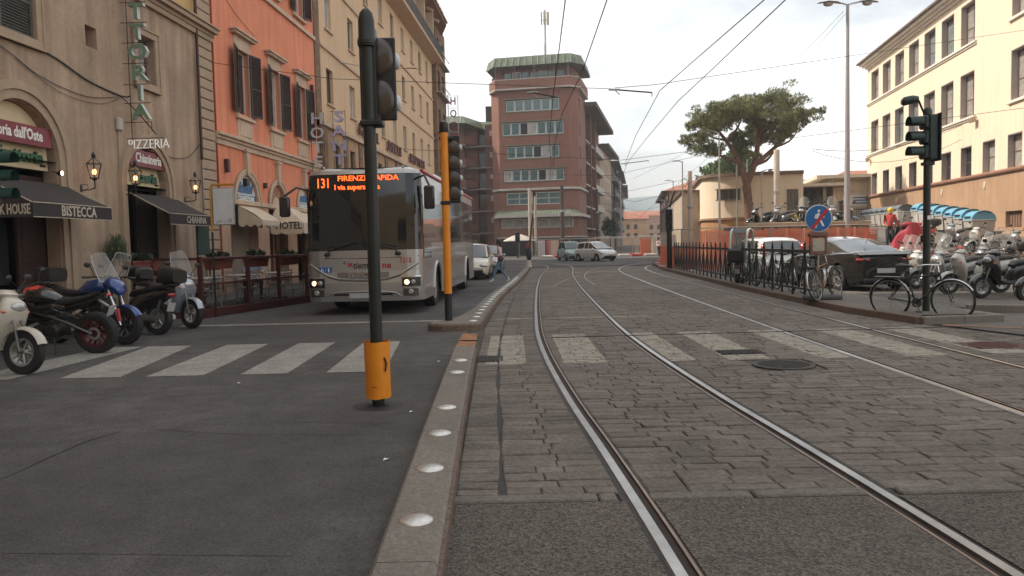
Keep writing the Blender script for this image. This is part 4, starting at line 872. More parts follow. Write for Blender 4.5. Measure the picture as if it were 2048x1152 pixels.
mb = MB(); wall(mb, 66.6, 72.2, 0, 20.4, [(67.5, 68.8, a, a+1.9) for a in (4, 7.9, 11.3, 14.6, 17.4)]+[(70, 71.3, a, a+1.9) for a in (4, 7.9, 11.3, 14.6, 17.4)], .3, -.35); mb.bx(66.6, 72.2, -.05, 6, 0, 20.3); mb.quad((66.6, -.35, 0), (66.6, 0, 0), (66.6, 0, 20.4), (66.6, -.35, 20.4)); mb.quad((72.2, -.35, 0), (72.2, 10, 0), (72.2, 10, 20.4), (72.2, -.35, 20.4)); B.o('end_block', mb, stone_brown)
for a in (4, 7.9, 11.3, 14.6, 17.4): B.win(67.5, 68.8, a, a+1.9, -.15, fm=frame_brown); B.win(70, 71.3, a, a+1.9, -.15, fm=frame_brown); mb = MB(); mb.bx(66.7, 72.3, -.75, -.3, a-.15, a-.05); mb.bx(66.7, 72.3, -.75, -.7, a+.6, a+.66); B.o('balcony', mb, galv)
letm = M('dark red letter', (.12, .035, .03), .5)
wt = FL.thing('wall_lettering', 'dark red letters HOTEL DELLE NAZIONI along the yellow facade', 'sign', 40.6, -.1, 7.65)
for wd, a, b in (('HOTEL', 40.9, 45.6), ('DELLE', 47.9, 52.0), ('NAZIONI', 54.9, 60.9)):
    for i, ch in enumerate(wd): text('letter', ch, .78, letm, wt, (a+(b-a)*(i+.5)/len(wd)-40.6, -.05, 0), bold=.03, depth=.12, sx=1.05)
ls = thing('street_lamp', 'grey cobra-head street lamp hung on a wire before the yellow hotel', 'street lamp', (-5.3, 40, 10.5), R(20)); mb = MB(); mb.loft([((-.3, 0, -.05), 1.4, .05, .04), ((0, 0, 0), 1.4, .07, .05), ((.25, 0, .03), 1.5, .15, .09), ((.55, 0, .05), 1.57, .14, .1), ((.75, 0, .02), 1.6, .05, .04)], 10); obj('housing', mb, M('pale lamp housing', (.5, .49, .46), .4, var=.05), ls, 50); mb = MB(); mb.tube([(-.3, 0, -.05), (-1.2, 0, -.1), (-3.3, -1, -.1)], .025); obj('arm', mb, galv, ls)
th = FL.thing('thin_hotel_sign', 'tall thin HOTEL sign with red letters on white lattice panels against the sky', 'sign', 71.5, -.5, 9.6); th.rotation_euler.z = 0
panel_m = M('white lattice panel', (.75, .73, .72), .6)
for i, ch in enumerate('HOTEL'):
    z = 4.9-i*1.12; mb = MB(); mb.tube([(.15, 0, z-.5), (1.0, 0, z-.5), (1.0, 0, z+.5), (.15, 0, z+.5)], .02, 4, closed=True) 
    if i < 3: obj('panel', mb, panel_m, th)
    text('letter', ch, .95, M('red sign letter', (.32, .02, .02), .5), th, (.58, -.05, z), bold=.02, sx=.8)
mb = MB(); mb.tube([(.12, 0, -1.6), (.12, 0, 5.5)], .035, 5); mb.tube([(1.03, 0, -.4), (1.03, 0, 5.5)], .02, 5)
for z in (-.9, 2.0, 5.4): mb.tube([(-1.4, .6, z), (.12, 0, z)], .03, 5)
obj('mast', mb, galv, th)
# unseen buildings behind the camera that the bus and glass reflect
bb = thing('street_building', 'pale ochre apartment block at the near end of the street', 'building', (6, -26, 0), math.pi); mb = MB()
hb = [(x, x+1.3, z, z+1.9) for x in range(-20, 20, 4) for z in (4, 7.5, 11)]
wall(mb, -22, 22, 0, 15, hb, .3); mb.bx(-22, 22, .35, 8, 0, 15); obj('wall', mb, M('ochre block wall', (.62, .45, .24), .9, var=.08, sc=.6), bb)
for a, b, c, d in hb: window(bb, a, b, c, d, .2, fm=frame_brown)
# ---------------- far street and right side ----------------
def bldg(name, label, loc, rz=0, group=None, cat='building'): return thing(name, label, cat, loc, rz, group)
a12 = -R(12)
# tower
tw = bldg('office_tower', 'red brick office tower with green copper roof and ribbon windows', (-1.17, 96, 0), a12)
copper = M('green copper sheet', (.15, .185, .125), .6, .3, var=.3, sc=2, streak=.3); seam_m = M('pale lead seam', (.3, .31, .27), .6)
brick_lit = M('brick painted sunlit', (.46, .19, .115), .9, var=.1, sc=1)  # red brick lightened to imitate sun on the bevel; unused
mb = MB(); rib = [(.9, 7.5, 17.52, 18.97, 6), (.4, 7.98, 14.66, 16.25, 7), (.95, 7.4, 11.86, 13.38, 6), (.45, 7.95, 9.07, 10.5, 7)]
hl = [(a, b, c, d) for a, b, c, d, n in rib]+[(.7, 7.7, 6.15, 7.75), (0, 9.0, 3.32, 4.5)]
wall(mb, .0, 8.7, 0, 20.2, hl, .3)
mb.add([(0, 0, 0), (0, 0, 20.2), (-1.2, 1.3, 20.2), (-1.2, 1.3, 0)], [(0, 1, 2, 3)])
mb.add([(8.7, 0, 0), (8.7, 0, 20.2), (9.6, 1.0, 20.2), (9.6, 1.0, 0)], [(0, 1, 2, 3)])
mb.quad((-1.2, 1.3, 0), (-1.2, 9, 0), (-1.2, 9, 20.2), (-1.2, 1.3, 20.2)); mb.bx(-1.1, 9.5, 1.4, 9, 0, 22); obj('brick_wall', mb, brick_red, tw)
mb = MB(); wall(mb, 0, 8, 0, 20.2, [(.6+0, 2.4, a, a+1.5) for a in (9.0, 11.8, 14.6, 17.5)], .2); o = obj('side_wall', mb, brick_red, tw, loc=(9.6, 1.0, 0), rz=R(90))
for a in (9.0, 11.8, 14.6, 17.5): window(o, .6, 2.4, a, a+1.5, .1, fm=frame_brown, gm=glass_dark, nx=3)
for i, (a, b, c, d, n) in enumerate(rib):
    for k in range(n):
        p = a+(b-a)*k/n; q = a+(b-a)*(k+1)/n; gm = [glass_green, glass_curtain, glass_green, glass_dark, glass_green][(k*3+i*2) % 5] if i else glass_green
        window(tw, p+.03, q-.03, c+.03, d-.08, .12, fm=frame_white, gm=gm, nx=1, ft=.07)
    mb = MB(); mb.bx(a-.15, b+.15, -.14, .02, d, d+.12); mb.bx(a-.05, b+.05, -.08, .1, c-.1, c+.01); obj('window_hood', mb, M('grey green metal trim', (.16, .17, .13), .6, .2), tw)
for (a, b) in ((.75, 4.0), (4.4, 7.65)): window(tw, a, b, 6.2, 7.7, .1, fm=concrete_pale, gm=glass_green, nx=2, nz=2, ft=.12)
for k in range(6): window(tw, .05+k*1.5, 1.45+k*1.5, 3.35, 4.47, .06, fm=frame_white, gm=glass_curtain, nx=1, ft=.08)
mb = MB(); poly = [(-1.3, 1.1), (-.2, -.5), (8.9, -.5), (9.9, .8)]
def band(mb, poly, z0, z1, back=9.0):
    P = poly+[(poly[-1][0], back), (poly[0][0], back)]; n = len(P); mb.add([(x, y, z0) for x, y in P]+[(x, y, z1) for x, y in P], [tuple(range(n))[::-1], tuple(range(n, 2*n))]+[(i, (i+1) % n, n+(i+1) % n, n+i) for i in range(n)])
mb = MB(); band(mb, [(-1.4, 1.2), (-.25, -.65), (8.9, -.65), (10.0, .7)], 20.2, 21.25); obj('parapet', mb, brick_red, tw)
mb = MB(); band(mb, [(-1.45, 1.2), (-.28, -.7), (8.93, -.7), (10.05, .7)], 20.05, 20.2); band(mb, [(-1.3, 1.2), (-.15, -.3), (8.8, -.3), (9.85, .9)], 7.95, 8.2); band(mb, [(-1.43, 1.2), (-.27, -.68), (8.92, -.68), (10.03, .7)], 21.25, 21.33); obj('concrete_band', mb, concrete_pale, tw)
mb = MB(); band(mb, [(-.9, 2.5), (.2, .9), (8.4, .9), (9.2, 2.0)], 21.2, 22.8); obj('penthouse_wall', mb, brick_dark, tw)
for k in range(7): window(tw, .6+k*1.08, 1.6+k*1.08, 21.35, 22.4, .8, fm=frame_white if k in (1, 4) else frame_brown, gm=glass_green, nx=1, ft=.06)
for x in (-.15, 2.2, 4.6, 7.0, 8.75): mb = MB(); mb.bx(x-.06, x+.06, -.6, -.5, 21.3, 22.9); obj('column', mb, frame_brown, tw)
lo = [(-1.7, 1.35), (-.38, -.85), (9.05, -.85), (10.35, .9), (10.35, 9)]; hi = [(-1.35, 1.45), (-.2, -.5), (8.9, -.5), (10.0, 1.1), (10.0, 9)]
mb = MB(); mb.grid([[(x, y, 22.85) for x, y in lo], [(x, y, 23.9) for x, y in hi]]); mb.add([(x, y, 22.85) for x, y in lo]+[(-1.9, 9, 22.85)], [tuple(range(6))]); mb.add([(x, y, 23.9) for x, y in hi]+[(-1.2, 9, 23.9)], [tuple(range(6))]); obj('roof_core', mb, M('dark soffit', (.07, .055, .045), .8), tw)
for s_ in range(4):
    (ax, ay), (bx_, by), (cx, cy), (dx, dy) = lo[s_], lo[s_+1], hi[s_], hi[s_+1]; n = (2, 12, 2, 8)[s_]
    for k in range(n):
        t0, t1 = k/n, (k+1)/n-.0; mb = MB(); A = V((lerp(ax, bx_, t0), lerp(ay, by, t0), 22.8)); B_ = V((lerp(ax, bx_, t1), lerp(ay, by, t1), 22.8)); D = V((lerp(cx, dx, t0), lerp(cy, dy, t0), 23.95)); C_ = V((lerp(cx, dx, t1), lerp(cy, dy, t1), 23.95)); e = (B_-A)*.035
        mb.quad(A+e, B_-e, C_-e, D+e); nrm = (B_-A).cross(D-A).normalized()*-.1; mb.v = [v-nrm*.6 for v in mb.v]
        obj('roof_panel', mb, copper, tw); mb = MB(); mb.tube([A-nrm*.7, D-nrm*.7], .07, 4); obj('seam', mb, seam_m, tw)
mb = MB(); band(mb, [(-1.2, 1.0), (-.3, -1.5), (8.9, -1.5), (10.1, .3)], 4.62, 4.95); obj('canopy_fascia', mb, concrete_pale, tw)
mb = MB(); mb.grid([[(-1.2, .6, 4.95), (-.3, -1.5, 4.95), (8.9, -1.5, 4.95), (10.1, .3, 4.95)], [(-.4, 0, 5.5), (0, 0, 5.5), (8.7, 0, 5.5), (9.2, .5, 5.5)]]); obj('canopy_roof', mb, copper, tw)
mb = MB()
for k in range(26): x = -.2+k*.36; mb.tube([(x, -1.5, 4.98), (lerp(x, 4.3, .05), 0, 5.53)], .04, 4)
obj('canopy_rib', mb, seam_m, tw)['kind'] = 'stuff'
mb = MB(); band(mb, [(-.6, .8), (0, -.35), (8.9, -.35), (9.7, .4)], 2.25, 3.3); obj('brick_apron', mb, brick_red, tw); mb = MB(); band(mb, [(-.5, 1.2), (.1, -.1), (8.8, -.1), (9.6, .6)], 0, 2.25); obj('shopfront', mb, dark_in, tw)
mb = MB(); band(mb, [(-.7, .8), (-.02, -.42), (8.95, -.42), (9.8, .4)], 2.12, 2.26); obj('shop_band', mb, concrete_pale, tw)
# antenna mast
an = thing('antenna_mast', 'telecom mast with panel antennas on the tower roof', 'antenna', (4.9, 99.5, 23.9)); mb = MB(); mb.tube([(0, 0, 0), (0, 0, 6.9)], .12, 6); mb.tube([(-.05, 0, 0), (-.05, 0, 2.6)], .13, 6); obj('mast', mb, galv, an)
for i, (x, y) in enumerate(((-.45, -.1), (-.12, -.35), (.3, -.2), (.42, .1))): mb = MB(); mb.bx(x-.1, x+.1, y-.07, y+.07, 5.0, 6.6, .02); mb.tube([(x, y, 5.6), (0, 0, 5.6)], .04, 4); obj('panel_antenna', mb, M('antenna grey beige', (.42, .36, .27), .6), an)
mb = MB(); mb.tube([(0, 0, 3), (-2.4, .5, 0)], .03, 4); obj('stay', mb, galv, an)
# brick wing right of the tower
wg = bldg('brick_office_building', 'red brick block with wide eaves and white floor bands right of the tower', (9.4, 103.4, 0), R(90)+a12)
mb = MB(); hs_ = [(x, x+1.6, z, z+1.7) for x in (1.5, 5.5, 12, 16, 20) for z in (4, 6.9, 9.8, 12.7, 15.6)]; wall(mb, 0, 26, 0, 19, hs_, .25); mb.bx(0, 26, .3, 10, 0, 19); mb.quad((0, 0, 0), (0, 5, 0), (0, 5, 19), (0, 0, 19)); obj('wall', mb, brick_red, wg)
for a, b, c, d in hs_: window(wg, a, b, c, d, .15, fm=frame_white if c < 9 else frame_brown, gm=glass_green, nx=2)
for x in (4.2, 10.3): mb = MB(); mb.bx(x, x+1.1 if x > 5 else x+.9, -1.0, 0, 3, 19.0); obj('brick_pier', mb, brick_dark, wg)
for z in (3.2, 6.1, 9.0, 11.9, 14.8): mb = MB(); mb.bx(-.3, 26, -.9, 0, z, z+.18); obj('floor_band', mb, concrete_pale, wg); mb = MB(); mb.bx(11.5, 26, -.85, -.78, z+.2, z+1.0); obj('balcony_front', mb, glass_green if z < 4 else concrete_pale, wg)
mb = MB(); mb.bx(-1.5, 26.5, -2.4, 10, 19.0, 19.6); obj('roof', mb, M('dark brown eave', (.075, .05, .042), .8), wg)
# row of street buildings beyond
specs = [(131, 15.2, 21, 17.3, R(90)-R(12.3), (.50, .40, .29), 'cream block with dark pitched eave beyond the brick block', 'c'), (152, 19.8, 30, 16.6, R(90)-R(9.8), (.22, .20, .18), 'grey block with steel balconies and awnings along the far street', 'g'),
         (182, 25.0, 34, 17.2, R(90)-R(9.4), (.35, .29, .24), 'grey brown block with many balconies farther along the street', 'g'), (217, 31.2, 60, 16.5, R(90)-R(8.7), (.46, .26, .18), 'pinkish block at the far end of the left street side', 'c')]
for Y, X, L_, H_, rz, col, lab, st in specs:
    b = bldg('street_building', lab, (X, Y, 0), rz, 'buildings along the far street'); mb = MB(); nf = int(H_//3.1)
    hh = [(x, x+1.1, 1.2+k*3.1, 3.0+k*3.1) for x in [1+i*2.6 for i in range(int((L_-1.5)//2.6))] for k in range(1, nf)]
    wall(mb, 0, L_, 0, H_, hh, .25); mb.bx(0, L_, .3, 12, 0, H_); mb.quad((0, 0, 0), (0, 8, 0), (0, 8, H_), (0, 0, H_)); obj('wall', mb, M('street wall %d' % Y, col, .9, var=.15, sc=.5, streak=.15), b)
    for a, c, d, e in hh: window(b, a, c, d, e, .15, fm=frame_brown, gm=glass_dark if (a*7+d) % 3 > 1 else glass_curtain, nx=2)
    mb = MB(); mb.bx(-.6, L_+.5, -1.6, 12, H_, H_+.5); obj('roof', mb, M('dark eave', (.07, .05, .045), .8), b)
    if st == 'g':
        for k in range(1, nf): mb = MB(); mb.bx(.6, L_-.6, -1.2, 0, .9+k*3.1, 1.05+k*3.1); mb.bx(.6, L_-.6, -1.2, -1.15, 1.05+k*3.1, 1.9+k*3.1) if k % 2 else mb.bx(1.2, 5, -1.2, -.9, 2.5+k*3.1, 3.0+k*3.1); obj('balcony', mb, M('balcony grey', (.24, .225, .21), .7, var=.2), b)
    else:
        for k in range(1, nf): mb = MB(); mb.bx(0, L_, -.12, 0, .95+k*3.1, 1.08+k*3.1); obj('string_course', mb, trim_cream, b)
# end of street
for i, (X, Y, w_, H_, col, lab) in enumerate(((36, 285, 14, 9.5, (.58, .36, .2), 'sunlit cream house closing the street'), (50, 300, 12, 11, (.5, .33, .24), 'pink house closing the street'), (44, 330, 30, 12.5, (.52, .27, .16), 'tall reddish block far behind the street end'), (62, 290, 8, 12, (.42, .2, .15), 'reddish narrow house at the far right street end'))):
    b = bldg('distant_house', lab, (X, Y, 0), R(-8), 'houses closing the street'); mb = MB(); hh = [(x, x+1.2, z, z+1.8) for x in [1+k*2.7 for k in range(int((w_-1)//2.7))] for z in [2.5+k*3.2 for k in range(int((H_-3)//3.2))]]
    wall(mb, 0, w_, 0, H_, hh, .2); mb.bx(0, w_, .25, 8, 0, H_); obj('wall', mb, M('end wall %d' % i, col, .9, var=.15, sc=.5), b)
    for a, c, d, e in hh: window(b, a, c, d, e, .1, fm=frame_brown, gm=glass_dark, nx=1)
    mb = MB(); mb.add([(-.5, -.6, H_), (w_+.5, -.6, H_), (w_+.5, 4, H_+1.6), (-.5, 4, H_+1.6), (w_+.5, 8.5, H_), (-.5, 8.5, H_)], [(0, 1, 2, 3), (3, 2, 4, 5), (0, 3, 5), (1, 4, 2), (0, 5, 4, 1)]); obj('roof', mb, M('terracotta roof', (.33, .13, .08), .85, var=.25, sc=3), b)
# right side of far street
b = bldg('street_building', 'orange brown house with red roof on the right side of the far street', (29.8, 150, 0), R(-90)-R(10)); mb = MB(); hh = [(x, x+1.2, z, z+1.8) for x in (2, 6, 10, 14, 18) for z in (3, 6.4)]; wall(mb, 0, 22, 0, 9.6, hh, .2); mb.bx(0, 22, .25, 9, 0, 9.6); wall(mb, 0, 0.01, 0, 9, [], .1); obj('wall', mb, M('orange brown plaster', (.45, .26, .14), .9, var=.15, sc=.5), b)
for a, c, d, e in hh: window(b, a, c, d, e, .1, fm=frame_brown, gm=glass_dark, nx=1)
mb = MB(); mb.add([(-.5, -.8, 9.6), (22.5, -.8, 9.6), (22.5, 9.5, 9.6), (-.5, 9.5, 9.6), (4, 4.5, 11.5), (18, 4.5, 11.5)], [(0, 1, 5, 4), (1, 2, 5), (2, 3, 4, 5), (3, 0, 4)]); obj('roof', mb, MATS['terracotta roof'], b)
b = bldg('street_building', 'dark reddish house behind the traffic light at the far right of the street', (36.5, 190, 0), R(-90)-R(9)); mb = MB(); mb.bx(0, 40, 0, 10, 0, 10.5); obj('wall', mb, brick_dark, b); mb = MB(); mb.bx(-.5, 40.5, -1, 11, 10.5, 11); obj('roof', mb, MATS['dark eave'], b)
# dark red building left of the tower
rb = bldg('brick_apartment_building', 'dark red brick apartment block with balconies between the yellow hotel and the tower', (-16, 99, 0), 0)
mb = MB(); mb.bx(-4, 6.8, 1.5, 12, 0, 16.6); mb.bx(8, 10.3, 0, 12, 0, 16.6); mb.bx(10.3, 12.0, .9, 12, 0, 16.6); mb.bx(13.0, 17, 0.2, 12, 0, 16.6); mb.bx(11.5, 13.2, 3, 12, 0, 16.6); obj('brick_wall', mb, brick_dark, rb)
mb = MB(); mb.bx(-4, 8, 2.2, 3, 0, 16.5); obj('recess_wall', mb, stucco_yellow, rb)
for k, z in enumerate((2.9, 5.7, 8.5, 11.2, 13.9)):
    mb = MB(); mb.bx(-4, 10.5, -.9, 1.8, z, z+.16); mb.bx(10.4, 12.1, -.1, 1.5, z-.15, z); mb.bx(12, 17, 0.05, 1, z-.1, z+.06); obj('floor_slab', mb, M('grey slab edge', (.22, .18, .165), .85), rb)
    mb = MB(); mb.add([(10.5, -.85, z+.15), (12.0, .6, z+.15), (12.0, .6, z+1.1), (10.5, -.85, z+1.1), (8.2, -.85, z+.15), (8.2, -.85, z+1.1)], [(0, 1, 2, 3), (4, 0, 3, 5)]); obj('balcony_front', mb, brick_dark, rb)
    window(rb, 7.0, 7.9, z+.3, z+2.2, 1.3, fm=frame_white, gm=glass_dark, nx=1); window(rb, 12.1, 12.95, z+.2, z+2.3, 2.8, fm=frame_brown, gm=glass_dark, nx=1); window(rb, 13.6, 14.9, z+1.3, z+1.9, .1, fm=frame_white, gm=glass_curtain, nx=2)
mb = MB(); mb.add([(-5, -1.6, 16.6), (10.7, -1.6, 16.6), (13.0, .6, 16.0), (17, .6, 16.0), (17, 1.8, 17.2), (12.4, 1.8, 17.2), (10.2, 0, 17.7), (-5, 0, 17.7), (-5, 12, 17.7), (17, 12, 17.2)], [(0, 1, 6, 7), (1, 2, 5, 6), (2, 3, 4, 5), (7, 6, 5, 4, 9, 8)]); mb.add([(-5, -1.6, 16.6), (10.7, -1.6, 16.6), (13.0, .6, 16.0), (17, .6, 16.0), (17, 3, 16.3), (-5, 3, 16.5)], [tuple(range(6))]); obj('roof', mb, copper, rb)
mb = MB(); mb.bx(13.1, 16.8, 2, 6, 16.8, 19.2); obj('lift_tower', mb, M('dark grey cladding', (.06, .05, .045), .8), rb)
mb = MB()
for k in range(16): mb.tube([(-5+k, -1.62, 16.62), (-5+k, -.02, 17.72)], .05, 4)
obj('roof_seam', mb, seam_m, rb)['kind'] = 'stuff'

# --- sunlit station building on the right ---
a9 = R(9.3); FR = Fac((28.44, 62), (-math.sin(a9), -math.cos(a9)))
t = FR.thing('station_building', 'sunlit cream station building with deep grey window reveals above an ochre plinth', 'building', 0); B = Sub(FR, t, 0)
ups = [.97+2.83*i for i in range(7)]+[24.0, 27.0, 30.0, 33.0, 36, 39]; r3 = [1.12+2.83*i for i in range(14)]
H = []
for x in ups: H += [(x, x+1.9, 7.92, 10.35), (x, x+1.9, 11.9, 14.15)]
for x in r3: H.append((x, x+1.5, 4.66, 6.32))
mb = MB(); wall(mb, 0, 46, 4.5, 15.0, H, .42); mb.bx(0, 46, .6, 14, 4.5, 15); mb.quad((0, 0, 4.5), (0, 14, 4.5), (0, 14, 15), (0, 0, 15)); B.o('upper_wall', mb, station_wall)
mb = MB(); wall(mb, -.1, 46, -1, 4.5, [(23.8, 25.5, 1.75, 2.55), (21, 22.2, 1.9, 2.55)], .35, -.06); mb.quad((-.1, -.06, -1), (-.1, 14, -1), (-.1, 14, 4.5), (-.1, -.06, 4.5)); B.o('plinth_wall', mb, station_base)
mb = MB(); mb.tube([(-.15, -.1, 4.55), (46, -.1, 4.55)], .11, 8); mb.tube([(-.1, -.1, 4.55), (-.1, 14, 4.55)], .11, 8); B.o('plinth_moulding', mb, M('brown moulding', (.26, .13, .085), .85, var=.1))
for x in ups:
    for c, d in ((7.92, 10.35), (11.9, 14.15)):
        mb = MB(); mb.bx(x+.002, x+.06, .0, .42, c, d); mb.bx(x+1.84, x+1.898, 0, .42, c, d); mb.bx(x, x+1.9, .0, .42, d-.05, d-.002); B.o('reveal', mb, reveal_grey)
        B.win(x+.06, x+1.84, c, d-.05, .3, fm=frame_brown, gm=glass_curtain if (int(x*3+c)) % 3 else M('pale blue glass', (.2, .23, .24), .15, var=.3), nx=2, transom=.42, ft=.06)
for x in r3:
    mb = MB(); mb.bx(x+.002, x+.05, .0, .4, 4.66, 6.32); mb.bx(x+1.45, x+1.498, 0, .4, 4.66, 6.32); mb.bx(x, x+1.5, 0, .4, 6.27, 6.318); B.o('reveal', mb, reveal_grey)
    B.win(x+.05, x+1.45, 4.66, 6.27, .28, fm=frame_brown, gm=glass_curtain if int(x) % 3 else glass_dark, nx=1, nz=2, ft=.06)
for z, x1 in ((7.86, 20.1), (11.84, 20.1)):
    mb = MB(); mb.bx(0, x1, -.14, .05, z-.1, z+.02, .01); mb.bx(0, x1, -.07, .05, z-.2, z-.1, .01); B.o('sill_course', mb, white_trim)
    for x in ups[7:]: B.sill(x-.15, x+2.05, z+.04, white_trim, d=.12, h=.14)
mb = MB(); mb.bx(-.25, 46, -.35, .1, 14.72, 14.86); mb.bx(-.4, 46, -.55, .1, 14.86, 15.02); mb.bx(-.1, 46, -.16, .1, 14.56, 14.72); B.o('cornice', mb, white_trim); mb = MB(); mb.bx(-.6, 46, -.72, 14, 15.02, 15.14); B.o('roof_edge', mb, frame_brown)
for a, b, c, d in ((23.8, 25.5, 1.75, 2.55), (21, 22.2, 1.9, 2.55)): B.win(a, b, c, d, .1, fm=frame_brown, gm=M('brown grille', (.22, .13, .09), .7), nx=6)
cam_m = M('beige box', (.42, .32, .24), .6)
for x, y, z, lab in ((20.2, -.2, 7.6, 'small floodlight box at the end of the middle sill course'), (.9, -.15, 7.45, 'small floodlight near the far corner of the station wall')):
    ft_ = FR.thing('floodlight', lab, 'floodlight', x, 0, z); mb = MB(); mb.box((0, -.25, 0), (.4, .25, .3), 0, .03, (R(20), 'X')); obj('housing', mb, cam_m, ft_); mb = MB(); mb.tube([(0, 0, .15), (0, -.2, .1)], .03); obj('arm', mb, galv, ft_)
for x, lab in ((15.6, 'small white oval plaque on the ochre plinth near the traffic light'), (21.4, 'small white oval plaque on the ochre plinth toward the street')):
    mb = MB(); mb.lathe([(0, -.03), (.11, -.03), (.13, 0)], (0, 0, 0), 16, 'Y'); o = obj('wall_plaque', mb, M('oval plaque', (.6, .5, .4), .5)); o.location = FR.at(x, -.07, 4.0); o.rotation_euler.z = FR.a; o.scale = (1, 1, 1.7); tag(o, lab, 'plaque')
# --- station house, gate, platform canopies, chimney tower ---
sh = bldg('station_house', 'cream station house with brown shutters and a projecting flat roof', (28.5, 75.2, 2.0), R(-101.5)); mb = MB(); hh = [(10.2, 10.9, .9, 2.4), (7.4, 8.6, .9, 2.5), (4.8, 5.5, .9, 2.4), (2, 2.7, .2, 2.4)]
wall(mb, 0, 13, -.5, 4.1, hh, .15); mb.bx(0, 13, .2, 8, -.5, 4.1); mb.quad((13, 0, -.5), (13, 8, -.5), (13, 8, 4.1), (13, 0, 4.1)); obj('wall', mb, station_wall, sh)
for a, b, c, d in hh: mb = MB(); mb.bx(a, b, .03, .08, c, d); obj('shutter', mb, M('red brown shutter', (.22, .08, .05), .7, var=.15), sh)
mb = MB(); mb.bx(-.9, 14.0, -1.4, 8.5, 4.1, 4.35); obj('roof', mb, M('pale fascia', (.62, .55, .45), .8), sh)
mb = MB(); mb.bx(13.01, 13.06, .9, 3.6, 1.9, 2.75); o = obj('notice_board', mb, white_p, sh)
for k, z in enumerate((2.55, 2.33, 2.11)): mb = MB(); mb.bx(13.062, 13.075, 1.5, 3.4-.3*k, z-.05, z+.05); obj('board_text', mb, M('grey blue lettering', (.08, .12, .2), .6), sh)
gt = thing('iron_gate', 'black iron bar gate between the station house and the station building', 'gate', (26.6, 61.5, 2.0), 0); mb = MB()
mb.bx(0, 1.9, -.03, .03, 1.55, 1.63); mb.bx(0, 1.9, -.03, .03, .1, .17); obj('rail', mb, iron_black, gt)
for k in range(11): mb = MB(); mb.tube([(.05+k*.18, 0, 0), (.05+k*.18, 0, 1.75)], .018, 5); obj('bar', mb, iron_black, gt)
rf = bldg('station_annex', 'low annex with terracotta tiled roof behind the station house', (28, 74, 2)); mb = MB(); mb.bx(1.5, 8, 0, 8, 0, 4.6); obj('wall', mb, station_wall, rf); mb = MB(); mb.add([(1, -1, 4.5), (9, -1, 4.5), (9, 5, 6.1), (6, 5, 6.1)], [(0, 1, 2, 3)]); obj('roof', mb, MATS['terracotta roof'], rf)
cn = bldg('platform_canopy', 'long flat platform canopy on columns left of the station house', (26.1, 80.5, 2.0), R(-101.5), cat='canopy'); mb = MB(); mb.bx(0, 19, -.1, 4.2, 3.5, 3.72); obj('roof_slab', mb, M('pale fascia', (.62, .55, .45), .8), cn)
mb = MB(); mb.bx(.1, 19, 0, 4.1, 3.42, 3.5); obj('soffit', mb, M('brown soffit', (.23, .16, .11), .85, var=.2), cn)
for k in range(7): mb = MB(); mb.bx(1.0+k*2.8, 1.25+k*2.8, 2.6, 2.85, -.5, 3.42); obj('column', mb, concrete_pale, cn)
mb = MB(); mb.bx(0, 19, 3.9, 4.1, -.5, 2.3); obj('back_wall', mb, M('canopy back wall', (.34, .26, .19), .85, var=.2), cn); mb = MB(); mb.bx(.5, 19, 2.62, 2.7, 1.9, 2.0); obj('beam', mb, frame_brown, cn)
for k in range(8): mb = MB(); mb.bx(.6+k*2.3, 1.15+k*2.3, 2.5, 2.6, 2.15, 2.75); obj('hanging_box', mb, galv, cn)
ct = bldg('chimney_tower', 'squat reddish tower with vertical slots and a flat overhanging cap', (32.9, 95, 2), R(8), cat='tower'); mb = MB(); mb.lathe([(1.6, -1), (1.6, 7.0)], n=8); obj('shaft', mb, M('reddish plaster', (.30, .13, .09), .9, var=.15, streak=.1), ct); mb = MB(); mb.lathe([(0, 7.0), (2.2, 7.0), (2.25, 7.25), (0, 7.3)], n=8); obj('cap', mb, frame_brown, ct)
for k in range(16): a = R(22.5*k+11); mb = MB(); mb.box((1.56*math.cos(a), 1.56*math.sin(a), 5.8), (.12, .14, 1.2), a); obj('slot', mb, dark_in, ct)
# round-cornered building
rn = bldg('round_corner_building', 'sunlit cream building with a rounded corner, strip window and ochre base', (15.2, 61, 0), -R(10)); def_ = None
def outline(off=0, r=2.6, L_=7.4, back=14):
    P = [(-off, back)]
    for i in range(13): a = math.pi-math.pi/2*i/12; P.append((r+(r+off)*math.cos(a), r-(r+off)*math.sin(a)))
    P += [(L_, -off), (L_, back)]; return P
def extr(poly, z0, z1): mb = MB(); n = len(poly); mb.add([(x, y, z0) for x, y in poly]+[(x, y, z1) for x, y in poly], [tuple(range(n))[::-1], tuple(range(n, 2*n))]+[(i, (i+1) % n, n+(i+1) % n, n+i) for i in range(n)]); return mb
obj('upper_wall', extr(outline(0), 3.15, 6.35), station_wall, rn, 40); obj('base_wall', extr(outline(-.06), 0, 3.0), M('ochre base wall', (.45, .24, .11), .9, var=.12, sc=1, streak=.2), rn, 40); obj('band', extr(outline(.1), 3.0, 3.15), M('weathered band', (.30, .2, .13), .9, var=.2), rn, 40); obj('roof_edge', extr(outline(.25), 6.35, 6.6), M('rusty roof edge', (.18, .12, .09), .9, var=.3), rn, 40)
mb = MB(); mb.bx(.95, 2.7, -.03, .1, 4.55, 5.3); o = obj('strip_window', mb, glass_dark, rn, loc=(0, 0, 0)); o.location = (.05, .3, 0); o.rotation_euler.z = -R(10)
mb = MB()
for k in range(5): mb.bx(.95+k*.42, 1.02+k*.42, -.06, .0, 4.55, 5.3)
mb.bx(.85, 2.75, -.12, .05, 5.3, 5.38); mb.bx(.85, 2.75, -.1, .05, 4.48, 4.55); o = obj('window_frame', mb, frame_brown, rn); o.location = (.05, .3, 0); o.rotation_euler.z = -R(10)
